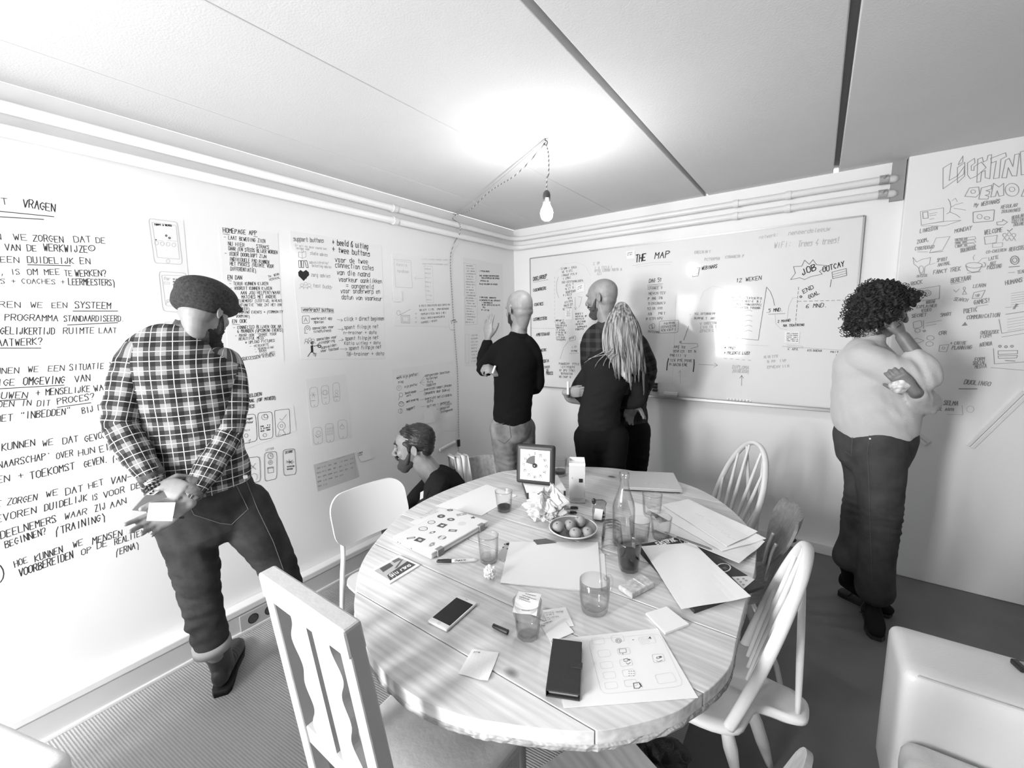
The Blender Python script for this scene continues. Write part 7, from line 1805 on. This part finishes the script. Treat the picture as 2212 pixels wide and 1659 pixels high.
q.text('THE', 1373, 566, 1396, 562, 15, wt=.14).text('MAP', 1414, 559, 1448, 556, 13, wt=.13)
q.text('JOB', 1734, 595, 1766, 581, 14, wt=.13).text('OUTCAY', 1778, 588, 1826, 574, 11, wt=.13).text('END', 1736, 634, 1760, 622, 9, wt=.14).text('GOAL', 1748, 646, 1772, 634, 9, wt=.14).text('6 MND.', 1741, 665, 1788, 663, 8, wt=.13).text('12 WEKEN', 1590, 610, 1646, 604, 8, wt=.12).text('5 MND.', 1660, 674, 1692, 672, 7, wt=.14).text('WEBINARS', 1516, 583, 1550, 578, 7, wt=.14).text('DAG 51', 1402, 611, 1430, 608, 8, wt=.13)
q.line([(1708, 604), (1718, 590), (1714, 576), (1732, 575), (1738, 562), (1748, 571), (1756, 561), (1764, 572), (1790, 574)], 2.4).line([(1790, 574), (1770, 586), (1776, 592), (1750, 598), (1738, 604), (1728, 600), (1708, 604)], 2.4)
q.line([(1796, 604), (1793, 620)], 2.4).line([(1797, 588), (1828, 580), (1829, 595), (1799, 602), (1797, 588)], 2.4).line([(1799, 593), (1828, 585)], 1.8).line([(1799, 598), (1828, 590)], 1.8)
q.line([(1660, 679), (1696, 677)], 2).line([(1660, 675), (1656, 675)], 2).line([(1656, 620), (1638, 735)], 2.4).line([(1656, 620), (1664, 630), (1670, 645), (1673, 660)], 2.2).line([(1638, 735), (1600, 731), (1565, 729)], 2.2)
q.line([(1496, 580), (1512, 578), (1508, 596), (1496, 598), (1496, 580)], 2.4).line([(1499, 583), (1510, 581), (1508, 591), (1499, 592), (1499, 583)], 1.4).line([(1398, 616), (1432, 613)], 2).line([(1398, 619), (1430, 617)], 1.6).ell(1730, 641, 2, 2, 4)
for k in range(9): q.line([(1724 + k * 12, 651 - k * .3), (1731 + k * 12, 650.7 - k * .3)], 2)
for k in range(9): q.line([(1725 - k * .8, 620 + k * 9.5), (1724.5 - k * .8, 626 + k * 9.5)], 2)
q.text('2 MAAND', 1680, 697, 1708, 694, 5, wt=.16).text('NA TRAINING', 1692, 706, 1738, 704, 5, wt=.18)
# left part of the board
q.text('DOELGROEP', 1152, 607, 1182, 600, 8, wt=.16).line([(1152, 610), (1184, 604)], 2)
for (tx, x0, y0, x1, y1, h) in (('CASEWORKERS', 1152, 630, 1180, 625, 6), ('COACHES', 1154, 661, 1174, 659, 6), ('LEERMEESTERS', 1152, 693, 1182, 690, 6), ('AMBTENAAR', 1158, 726, 1188, 724, 6), ('WERK', 1168, 760, 1181, 758, 6), ('/ SASKIA', 1164, 784, 1186, 782, 6), ('OVER', 1176, 796, 1188, 795, 5), ('DE', 1180, 803, 1186, 803, 5), ('PROCES', 1180, 810, 1195, 809, 6)): q.text(tx, x0, y0, x1, y1, h, wt=.17)
for k, (x0, x1) in enumerate(((1212, 1246), (1214, 1238), (1214, 1247), (1216, 1234), (1214, 1260), (1222, 1240), (1222, 1240), (1222, 1244), (1214, 1236), (1222, 1236), (1220, 1238), (1216, 1238), (1216, 1238))): q.scrib(x0, 583 + k * 7.3, x1, 579 + k * 7.3, 5, 2.4)
for k in range(9): q.scrib(1200 + k * .2, 694 + k * 5.2, 1218 + (k % 3) * 3, 694.6 + k * 5.2, 4, 2.4)
for k in range(7): q.scrib(1243, 680 + k * 5.6, 1262 + (k % 2) * 6, 679 + k * 5.6, 4, 2.6)
for k in range(5): q.scrib(1208 + (k % 2) * 4, 788 + k * 7, 1252 - k * 4, 789 + k * 7, 5, 2.4)
q.scrib(1236, 752, 1246, 750, 4, 1.8).scrib(1234, 760, 1248, 760, 4, 2.4).line([(1230, 763), (1250, 763)], 1.6).rrect([(1229, 730), (1243, 725), (1244, 734), (1230, 737)], 1.8, .2).scrib(1231, 734, 1241, 731, 4, 2)
for k in range(12): q.line([(1147 + k * 4.4, 709 + k * .05), (1149.6 + k * 4.4, 709 + k * .05)], 1.5)
for k in range(12): q.line([(1198, 598 + k * 8.6), (1198, 602 + k * 8.6)], 1.3)
q.line([(1228, 737), (1218, 750), (1212, 768), (1210, 776)], 1.5).line([(1207, 643), (1202, 628), (1202, 612), (1206, 598)], 1.8).line([(1242, 642), (1243, 668)], 1.8).line([(1249, 641), (1257, 642), (1254, 656), (1250, 665)], 1.5).line([(1240, 664), (1243, 669), (1246, 664)], 1.5)
# middle: under the day list, between the two heads and the window reflections
for k in range(7): q.scrib(1396 + (k % 3) * 2, 626 + k * 11, 1432 + (k % 2) * 6, 624 + k * 11, 6, 2.2)
q.rrect([(1424, 694), (1466, 691), (1464, 718), (1424, 720)], 1.8, .1)
for k in range(3): q.scrib(1428, 702 + k * 7, 1462, 699 + k * 7, 5, 2)
q.ell(1406, 706, 4, 5, 2).ell(1411, 704, 4, 5, 2).scrib(1400, 718, 1424, 720, 5, 2)
q.line([(1488, 704), (1477, 735)], 2).ell(1470, 739, 1.6, 1.6, 3).line([(1470, 742), (1506, 742), (1508, 748), (1492, 753)], 1.6)
for (x0, y, x1) in ((1456, 752, 1481), (1450, 761, 1504), (1448, 770, 1483), (1448, 781, 1496), (1446, 790, 1490)): q.scrib(x0, y, x1, y + 1, 6, 2.4)
q.text('(', 1440, 794, 1444, 794, 20).text(')', 1496, 796, 1500, 796, 20).line([(1509, 787), (1550, 789)], 1.8).line([(1543, 784), (1550, 789), (1542, 793)], 1.8)
for k, tx in enumerate(('* MND', '* PRESENTIE LIJST')): q.text(tx, 1564, 754 + k * 11, 1588 + k * 32, 755 + k * 11, 6, wt=.14)
for k in range(5): q.line([(1564 + k * 13, 774 + k), (1570 + k * 13, 774.5 + k)], 1.6)
q.line([(1490, 680), (1492, 679)], 1.5)
for (x0, y, x1) in ((1490, 680, 1546), (1490, 690, 1546)): q.scrib(x0 + 10, y, x1, y, 5, 2.2)
for k in range(4): q.scrib(1580 + (k % 2) * 4, 640 + k * 7 + 5, 1646, 642 + k * 7 + 5, 5, 2.0)
for k in range(5): q.line([(1580 + i * 5, 671 + k * 11 + 1.5 * math.sin(i * 1.5)) for i in range(10)], 1.5)
q.scrib(1702, 756, 1724, 757, 5, 2.2).scrib(1744, 759, 1776, 760, 5, 2.2).scrib(1794, 762, 1815, 762, 4, 2).scrib(1806, 769, 1818, 769, 4, 2)
q.line([(1602, 833), (1602, 812)], 2.2).line([(1598, 817), (1602, 811), (1606, 817)], 2.2)
q.done('handwriting', M_ink, wb, 'black marker writing and arrows')
q = Pen(BW, NY, 22)
q.text('netwerk:', 1640, 516, 1682, 510, 7, wt=.13).text('meneerdeleeuw', 1703, 508, 1794, 498, 9, wt=.13).text('WiFi:', 1672, 536, 1710, 532, 12, wt=.09).text('Trees 4 trees!', 1724, 533, 1814, 524, 12, wt=.13)
q.text('DIPLOMA', 1582, 796, 1618, 798, 7, wt=.2).text('(UITREIKEN)', 1582, 804, 1618, 806, 6, wt=.2)
for (x0, y, x1) in ((1282, 572, 1300), (1282, 582, 1324), (1284, 588, 1344), (1290, 594, 1302), (1522, 563, 1556), (1567, 558, 1612), (1500, 548, 1540), (1650, 774, 1686), (1658, 784, 1700), (1658, 796, 1706), (1512, 702, 1552), (1514, 710, 1550), (1508, 718, 1552)): q.scrib(x0, y, x1, y - (x1 - x0) * .06, 6, 4.5)
q.line([(1366, 574), (1410, 567), (1452, 566)], 2).line([(1374, 577), (1420, 571), (1450, 571)], 1.4).line([(1200, 590), (1220, 570), (1245, 566), (1265, 575), (1276, 596)], 1).line([(1674, 680), (1676, 700), (1686, 710), (1700, 712)], 2).line([(1700, 690), (1704, 660), (1712, 644), (1724, 642)], 2).line([(1470, 828), (1469, 800)], 2.4).line([(1466, 806), (1469, 800), (1472, 806)], 2)
q.line([(1690, 748), (1825, 757)], 3).line([(1556, 742), (1660, 747)], 1.5).line([(1460, 640), (1458, 700), (1455, 760), (1452, 830)], 1).line([(1700, 745), (1734, 748), (1734, 752), (1700, 750)], 2.4)
q.line([(1576, 736), (1574, 650), (1560, 622), (1540, 618), (1520, 630), (1512, 650)], 1.2)
q.done('faded_writing', M_inkf, wb, 'half wiped grey marker words')
for (c4, lab, k) in (([(1352, 543), (1371, 541), (1372, 558), (1354, 560)], 'sticky note at the left of the large title on the whiteboard', 2), ([(1245, 617), (1262, 612), (1263, 629), (1246, 633)], 'sticky note on the whiteboard left of the shaved head in profile', 2), ([(1221, 666), (1236, 666), (1236, 690), (1221, 690)], 'lower sticky note on the whiteboard, between the two bald heads', 4), ([(1696, 716), (1728, 717), (1726, 741), (1694, 740)], 'sticky note full of lines under the arrow on the right half of the board', 5), ([(1250, 735), (1264, 733), (1264, 752), (1251, 752)], 'sticky note half hidden by the dark checked shirt', 2)):
    t = wall_sheet(lab, c4, lambda x, y: ony(x, y, -.0225), NY, name='sticky_note', cat='sticky note', group=g, th=.0015)
    q = Pen(lambda x, y: ony(x, y, -.0240), NY, k); (xa, ya), (xb, yb_) = c4[0], c4[1]
    for i in range(k): q.scrib(xa + 3, ya + 5 + i * 4, xb - 4, yb_ + 5 + i * 4, 2.2, 1.2)
    q.done('handwriting', M_ink, t)
# marker holder, eraser and magnets
c = ony(1411, 836, -.03)
t = thing('marker_holder', 'white magnetic holder with black-capped markers on the whiteboard', 'holder', c)
MB().box((0, .006, 0), (.042, .006, .042)).build('rack', M_paper, t, bevel=.002)
for k in range(3):
    m_ = MB().tube([(-.036, -.009, .026 - .025 * k), (-.002, -.009, .026 - .025 * k)], .0085, n=14).build('marker', mat('pen_white', .7, .35), t, smooth='auto'); MB().tube([(-.002, -.009, .026 - .025 * k), (.036, -.009, .026 - .025 * k)], .0098, n=14).build('cap', M_black, m_, smooth='auto')
c = ony(1449, 842, -.05)
t = thing('board_eraser', 'white eraser standing on the pen tray of the whiteboard', 'eraser', (c.x, -.048, bz0 + .003))
MB().box((0, 0, .030), (.052, .018, .010)).build('body', M_trim, t, bevel=.003); MB().box((0, 0, .012), (.050, .017, .011)).build('felt', mat('grey_felt', .5, .9), t)
for k in range(8):
    c = ony(1572 + k * 7, 862 + k * .6, -.024)
    mg_ = thing('magnet', '%s small round magnet at the foot of the whiteboard' % ('leftmost', 'second from the left', 'third from the left', 'fourth from the left', 'fourth from the right', 'third from the right', 'second from the right', 'rightmost')[k], 'magnet', c, 0, 'white magnets in a row')
    MB().tube([(0, .004, 0), (0, -.003, 0), (0, -.004, 0)], [.0075, .0075, .006], n=14).build('disc', M_trim, mg_, smooth='auto')
# ------------------------------------------------------------------ right-hand panel: sketches under a big outlined title
PW = lambda x, y: ony(x, y, YC - .0025)
q = Pen(PW, NY, 31)
def out(pts, w=2.6): q.line(pts + [pts[0]], w)
out([(2037, 363), (2055, 352), (2050, 390), (2068, 380), (2084, 358), (2082, 376), (2037, 408)]); out([(2072, 350), (2080, 337), (2080, 350), (2070, 356)]); out([(2068, 362), (2084, 351), (2084, 380), (2068, 395)])
out([(2090, 352), (2105, 342), (2106, 352), (2098, 358), (2098, 368), (2104, 368), (2104, 360), (2120, 350), (2130, 362), (2110, 380), (2096, 386), (2090, 378)]); out([(2112, 344), (2122, 340), (2124, 350), (2132, 346), (2134, 336), (2142, 334), (2138, 386), (2128, 384), (2128, 368), (2120, 372), (2118, 392), (2110, 394)])
out([(2140, 342), (2172, 330), (2174, 338), (2162, 344), (2158, 384), (2146, 386), (2152, 348), (2142, 352)]); out([(2164, 384), (2172, 346), (2180, 342), (2188, 360), (2192, 334), (2202, 332), (2196, 380), (2186, 380), (2178, 362), (2174, 384)]); out([(2204, 328), (2230, 322), (2230, 334), (2220, 336), (2218, 376), (2206, 378)])
out([(2084, 424), (2094, 406), (2114, 404), (2116, 418), (2108, 426)]); q.ell(2102, 414, 5, 4, 2); out([(2114, 430), (2120, 406), (2142, 400), (2142, 408), (2130, 412), (2138, 414), (2136, 420), (2128, 422), (2136, 424), (2134, 430)]); out([(2140, 426), (2146, 396), (2158, 404), (2168, 396), (2168, 422), (2158, 424), (2154, 412), (2150, 424)]); q.ell(2186, 410, 15, 14, 2.4).ell(2186, 409, 6, 5, 2); out([(2206, 424), (2214, 404), (2230, 402), (2230, 424)])
q.done('outlined_title', M_inkg, pan)
q = Pen(PW, NY, 32)
for (tx, x0, y0, x1, y1, h) in (('My WEBINARS', 2104, 447, 2160, 438, 8), ('REGULAR', 2162, 451, 2198, 446, 7), ('TRAININGS', 2162, 461, 2204, 456, 7), ('REGULAR', 2186, 474, 2212, 468, 7), ('DIGITAL', 2186, 482, 2214, 476, 7), ('TRAINER', 2188, 489, 2216, 485, 7), ('LINKEDIN', 1987, 503, 2026, 496, 8), ('MONDAY', 2062, 503, 2100, 496, 8), ('WELCOME', 2126, 507, 2166, 500, 9), ('ZOOM,', 1981, 527, 2008, 520, 8), ('CYBERDOJO', 1976, 541, 2018, 536, 7), ('TRAINTOOL', 2074, 546, 2110, 538, 8), ('CO-CREËREN', 2130, 548, 2174, 542, 6), ('REGISTER', 2180, 543, 2216, 538, 8), ('SPIRIT', 2024, 566, 2046, 563, 7), ('ANIMAL', 2026, 576, 2054, 571, 7), ('FANCY TREK', 2016, 592, 2076, 584, 8), ('LATTE', 2136, 563, 2158, 558, 7), ('ART', 2138, 573, 2152, 571, 7), ('PASSING', 2132, 582, 2164, 578, 8), ('TEAM', 2198, 592, 2216, 588, 7), ('OUTSIDE', 1980, 599, 2004, 597, 5), ('ROCK', 1968, 617, 1994, 612, 8), ('BEREYAAR', 2054, 611, 2098, 604, 9), ('LEARN', 2102, 622, 2130, 619, 7), ('HUMANS', 2172, 616, 2210, 608, 9), ('SEARCH', 2060, 649, 2090, 652, 7), ('GAMES!', 2104, 658, 2140, 652, 9), ('VERSTAG', 2000, 656, 2020, 654, 6), ('EXPLAINER', 1980, 666, 2024, 663, 6), ('VIDEO', 1990, 674, 2012, 672, 6), ('SECRET', 1970, 686, 2002, 683, 7), ('SMART', 2032, 684, 2056, 681, 7), ('POETIC', 2082, 677, 2112, 672, 9), ('COMMUNICATION', 2088, 690, 2160, 684, 8), ('CRR', 2028, 724, 2046, 722, 8), ('ONDERZOEK', 2118, 722, 2158, 720, 7), ('FORM', 2118, 731, 2142, 728, 7), ('> CARIBE', 2052, 745, 2088, 744, 7), ('PLANNING', 2056, 755, 2100, 754, 8), ('AGENDA', 2116, 749, 2144, 745, 8), ('FORM', 2106, 780, 2128, 778, 7), ('SOCIAL', 2102, 788, 2130, 786, 7), ('MEDIA', 2106, 796, 2132, 794, 7), ('DUOLINGO', 2082, 829, 2140, 834, 9), ('SELMA', 2038, 874, 2070, 876, 9)): q.text(tx.replace('Ë', 'E'), x0, y0, x1, y1, h, wt=.14)
q.line([(1988, 457), (2038, 449), (2038, 478), (1990, 486), (1988, 457)], 2).line([(1990, 486), (2042, 478), (2076, 476), (2040, 488), (1990, 488)], 2).line([(1993, 459), (2004, 457), (2005, 471), (1994, 472), (1993, 459)], 3).line([(2008, 462), (2024, 459)], 2).line([(2008, 466), (2022, 464)], 2).line([(2008, 474), (2018, 472)], 2)
q.line([(2045, 462), (2052, 458), (2054, 446), (2052, 436), (2048, 430)], 2.5).line([(2054, 448), (2064, 442), (2080, 438)], 2).line([(2060, 450), (2076, 452), (2086, 454)], 2).line([(2052, 458), (2066, 464), (2074, 470)], 2).line([(2056, 434), (2064, 428), (2068, 436)], 1.6)
q.rrect([(2102, 458), (2148, 453), (2146, 477), (2102, 481)], 3, .06).ell(2116, 468, 5.5, 5, 2).ell(2132, 471, 6, 3, 2.4).line([(2153, 480), (2166, 478), (2166, 474), (2176, 480), (2168, 486), (2154, 486), (2153, 480)], 2.4).line([(2176, 497), (2180, 500), (2187, 494)], 3.4)
q.line([(2022, 514), (2052, 511), (2036, 540), (2008, 546), (2022, 514)], 1.8).line([(2008, 546), (2036, 543)], 3).line([(1982, 544), (2004, 544)], 2)
for k in range(3): q.line([(2063, 516 + k * 7), (2106 - k * 2, 511 + k * 7), (2108, 516 + k * 7), (2064, 521 + k * 7), (2063, 516 + k * 7)], 1.8).scrib(2065, 520 + k * 7, 2090, 517 + k * 7, 4, 2.6)
q.line([(2126, 512), (2154, 508), (2152, 524), (2128, 528), (2126, 512)], 2); 
for k in range(3): q.ell(2170 + k * 10, 508 - (k % 2) * 2, 4, 4, 1.8).line([(2166 + k * 10, 520), (2170 + k * 10, 513), (2174 + k * 10, 520)], 1.8)
q.line([(2144, 526), (2166, 524), (2165, 533), (2144, 535), (2144, 526)], 1.6)
q.line([(1972, 556), (1980, 566), (1992, 560), (2004, 558), (2010, 556), (2008, 570), (1998, 576), (1996, 592), (1988, 592), (1984, 578), (1974, 570), (1972, 556)], 2).ell(1990, 582, 5, 8, 2)
q.ell(2104, 573, 18, 6, 2.4, 0, 360).line([(2086, 574), (2090, 584), (2100, 588), (2114, 586), (2120, 576)], 2.8).ell(2124, 572, 5, 5, 2.4, -90, 150).line([(2104, 562), (2102, 556), (2106, 550)], 1.6).line([(2112, 568), (2122, 558), (2132, 557)], 1.6).line([(2090, 590), (2118, 587)], 2.4)
q.ell(2192, 562, 9, 9, 4).ell(2192, 562, 5, 5, 3).line([(2180, 577), (2202, 575)], 4).line([(2178, 589), (2192, 588)], 2).line([(2008, 572), (2020, 568)], 1.6).line([(2054, 614), (2082, 609)], 2)
q.line([(1976, 626), (2030, 617), (2029, 645), (1978, 651), (1976, 626)], 2).ell(2003, 633, 8, 6, 2.4).ell(2003, 633, 3.5, 2.6, 2)
q.line([(2060, 626), (2065, 631), (2072, 624)], 2).ell(2083, 623, 2.5, 3, 2).line([(2079, 636), (2083, 627), (2088, 635), (2079, 636)], 2.2).line([(2104, 632), (2128, 627), (2120, 644), (2100, 645), (2104, 632)], 2.4).scrib(2108, 642, 2118, 640, 6, 2).line([(2108, 662), (2134, 658)], 2)
q.fill([(2077, 704), (2085, 695), (2090, 703)]).line([(2030, 746), (2050, 744), (2044, 760), (2028, 759), (2030, 746)], 1.8).ell(2038, 752, 3, 2.5, 1.8)
for k in range(6): q.line([(2184, 634 + k * 5), (2212, 630 + k * 5)], 1.4)
q.line([(2173, 679), (2212, 673)], 3).line([(2158, 690), (2164, 720), (2212, 712)], 2.4).line([(2164, 728), (2212, 720)], 2).line([(2172, 664), (2200, 662)], 1.6).scrib(2192, 668, 2200, 656, 8, 3)
for k in range(5): q.line([(2176, 690 + k * 6), (2212, 684 + k * 6)], 1.2)
q.line([(2146, 753), (2148, 786), (2212, 782)], 2.4)
for k in range(3): q.ell(2160 + k * 13, 748 + (k % 2), 2.6, 2.2, 3.4)
q.line([(2156, 758), (2198, 757), (2198, 764), (2156, 766), (2156, 758)], 2.6).line([(2156, 769), (2198, 768), (2196, 773), (2157, 774), (2156, 769)], 2.6).line([(2172, 779), (2192, 780)], 4).line([(2072, 840), (2110, 840)], 5).line([(2140, 794), (2212, 800)], 2)
q.rrect([(1972, 696), (1990, 692), (1992, 706), (1974, 710)], 2, .2).ell(1982, 714, 6, 4, 2).line([(1995, 692), (1995, 710)], 2).line([(2000, 698), (2034, 692)], 1.6).line([(2000, 704), (2022, 700)], 1.6).scrib(1994, 718, 2010, 714, 5, 2.6).line([(1966, 738), (1980, 730), (1996, 736), (1984, 741), (1966, 738)], 1.8).ell(2010, 730, 8, 5, 1.8).ell(2008, 743, 8, 5, 1.8)
q.scrib(2024, 886, 2066, 888, 6, 3).line([(2078, 876), (2080, 896), (2046, 895)], 1.4).ell(2096, 884, 8, 7, 1.2)
q.done('sketch_notes', mat('worn_marker_ink', .30, .7, .1), pan, 'grey marker sketches and words')
# white slats leaning flat on the panel
for (a_, b_, lab) in (((2095, 966), (2216, 848), 'long white slat set diagonally on the right-hand panel, below the sketches'), ((1966, 928), (2004, 958), 'short white slat end slanting out behind the woman with the curly bob')):
    A, B = ony(a_[0], a_[1], YC - .012), ony(b_[0], b_[1], YC - .012); t = thing('diagonal_slat', lab, 'slat', (A + B) / 2, 0, 'white diagonal slats')
    d_ = (B - A).normalized(); s2 = d_.cross(Vector((0, 1, 0))) * .021
    for k in (-1, 1):
        o_ = s2 * (.5 * k); place(MB().slab([A + o_ - s2 * .45, B + o_ - s2 * .45, B + o_ + s2 * .45, A + o_ + s2 * .45], (0, .011, 0)).build('slat', M_trim, None, bevel=.002), t)
# ------------------------------------------------------------------ marks on the things on the table
def TP(z): return lambda x, y: onz(x, y, z)
NZ = (0, 0, 1)
q = Pen(TP(ZT + .0013), NZ, 41)
q.rrect([(1270, 1383), (1425, 1368), (1478, 1482), (1300, 1500)], .7, .1)
for i, (ox, oy) in enumerate(((1285, 1378), (1298, 1405), (1303, 1430), (1309, 1452), (1313, 1474))):
    for j in range(2):
        x, y = ox + j * (42 - i * .0), oy - j * 5; q.rrect([(x - 8, y + 1), (x + 18, y - 2), (x + 22, y + 12), (x - 4, y + 15)], .6 if j == 0 else .8, .2)
q.rrect([(1378, 1378), (1410, 1372), (1418, 1388), (1386, 1392)], .7, .1).rrect([(1408, 1414), (1432, 1412), (1436, 1428), (1412, 1432)], 1.0, .15).rrect([(1414, 1458), (1452, 1452), (1462, 1472), (1422, 1478)], .7, .15)
for k in range(6): q.line([(1384 + k * 3, 1379 - k * .4), (1388 + k * 3, 1389 - k * .4)], .6)
q.done('pencil_drawing', mat('light_pencil', .60, .8, .1), sk)
q = Pen(TP(ZT + .0013), NZ, 42)
q.line([(1402, 1379), (1404, 1376), (1406, 1380)], 2).line([(1366, 1382), (1369, 1382)], 1.4).ell(1336, 1384, 6, 5, .9).ell(1336, 1384, 3, 2.4, .9).line([(1337, 1402), (1352, 1401), (1353, 1409), (1339, 1411), (1337, 1402)], .9).line([(1345, 1411), (1346, 1414)], 1).line([(1347, 1424), (1355, 1422), (1356, 1428), (1348, 1429), (1347, 1424)], .9).ell(1359, 1425, 1.5, 1.2, 1.4).line([(1352, 1431), (1356, 1435), (1362, 1431)], .9).line([(1418, 1420), (1424, 1418), (1425, 1422), (1419, 1423), (1418, 1420)], .9).ell(1427, 1419, 1.6, 1.2, 1.6).line([(1418, 1427), (1422, 1430), (1430, 1426)], .9)
for i in range(3):
    for j in range(3): q.line([(1358 + i * 5, 1450 + j * 5), (1360 + i * 5, 1450 + j * 5)], 1)
q.line([(1368, 1476), (1380, 1474), (1384, 1482), (1380, 1487), (1370, 1487), (1368, 1476)], 1.3).line([(1382, 1476), (1387, 1484)], 1.5)
q.done('pen_drawing', M_ink, sk)
q = Pen(TP(ZT + .0058), NZ, 43)
q.text('julien', 1022, 1409, 1037, 1411, 4, wt=.14).done('handwriting', M_ink, nt1)
q = Pen(TP(ZT + .0030), NZ, 44)
for k, (x0, x1) in enumerate(((1177, 1218), (1180, 1198), (1182, 1208), (1180, 1190))): q.scrib(x0, 1325 + k * 5.5, x1, 1322 + k * 5.2, 3, .6)
q.done('handwriting', M_ink, nt3)
q = Pen(TP(ZT + .0040), NZ, 45)
q.scrib(1170, 1350, 1198, 1341, 3, .6).scrib(1170, 1353, 1180, 1352, 3, .9); q.done('handwriting', M_ink, nt4)
q = Pen(TP(ZT + .0009), NZ, 46)
for k in range(3): q.scrib(910 + k * 6, 1116 - k * 5 + 4, 950 - k * 4, 1101 - k * 3 + 4, 3.4, .9)
q.done('print', M_inkg, lp1)
# letters on the sleeve edge and its patches
q = Pen(TP(ZT + .0118), NZ, 47)
q.text('EASTPAK', 1424, 1179, 1464, 1168, 9, wt=.22, jit=.05)
q.line([(1467, 1166), (1482, 1161), (1488, 1170), (1474, 1174), (1467, 1166)], 1.6).ell(1482, 1172, 4, 3, 1.4)
q.done('lettering', M_paper, slp)
q = Pen(TP(ZT + .0119), NZ, 48)
q.fill([(1580, 1246), (1618, 1244), (1630, 1252), (1606, 1272)]).ell(1563, 1226, 15, 9, 3.6)
q.done('patch', mat('patch_pale', .62, .7), slp, 'pale pizza slice patch and round patch')
q = Pen(TP(ZT + .0122), NZ, 49)
for (x, y) in ((1594, 1251), (1606, 1250), (1600, 1257), (1612, 1254), (1606, 1263)): q.ell(x, y, 1.8, 1.3, 1.8)
q.text('Lien', 1556, 1231, 1573, 1229, 7, wt=.16)
q.done('patch_print', mat('print_grey_10', .10, .45), slp)
q = Pen(TP(ZT + .0262), NZ, 50)
for k in range(6): q.scrib(1500 + k * 14, 1110 + k * 10, 1520 + k * 14, 1118 + k * 10, 3, .5)
q.done('print', M_inkf, st3)
# brush lettering on the postcard
q = Pen(TP(ZT + .0047), NZ, 51); q.text('Qiu roma', 846, 1246, 889, 1221, 8, wt=.16).ell(851, 1245, 5, 4, 1.0).done('lettering', M_paper, bpy.data.objects['postcard'])
q = Pen(TP(TZ + .0146), NZ, 52); q.text('Sharpie', 982, 1213, 1006, 1211, 4, wt=.14, jit=.08).done('lettering', M_ink, mk)
# numbers on the timer
tmo, tfc = TIMER
MWt = tmo.matrix_world
def tplane(u, v): return MWt @ tfc(u, v, .0013)
nrm_t = (MWt.to_3x3() @ Vector((0, -1, .1))).normalized()
q = Pen(tplane, nrm_t, 53)
q.pl = lambda u, v: tplane(u, -v)      # so that 'up' is a smaller second number, as in pixels
for k in range(12):
    a = -k * PI / 6; s_ = str(k * 5); r = .0590
    if k in (1, 2): r = .0555
    x, y = r * math.sin(a), -r * math.cos(a); w_ = .0062 * len(s_)
    q.text(s_, x - w_ * .62, y + .0055, x + w_ * .62, y + .0055, .0115, wt=.16, jit=.02, slant=0)
q.done('numerals', M_ink, tmo)
q = Pen(tplane, nrm_t, 54); q.pl = lambda u, v: tplane(u, -v)
q.line([(.060 * math.sin(-a * .1) * 1.08, -.060 * math.cos(a * .1) * 1.08) for a in range(0, 15)], .6).line([(.006, -.045), (.006, -.068)], .6)
q.done('dial_arc', M_inkf, tmo)
# small print on the carton
cto = bpy.data.objects['drink_carton']; MWc = cto.matrix_world
cpl = lambda u, v: MWc @ Vector((u, -.0312, -v))
q = Pen(cpl, (MWc.to_3x3() @ Vector((0, -1, 0))).normalized(), 55)
for k in range(3): q.scrib(-.024, -.022 + .006 * k, .028 - .008 * k, -.022 + .006 * k, .003, .5, k=26)
q.scrib(-.026, -.118, -.016, -.118, .008, .6, k=6).line([(-.030, -.012), (-.030, -.028)], .8)
q.done('small_print', M_inkg, cto)
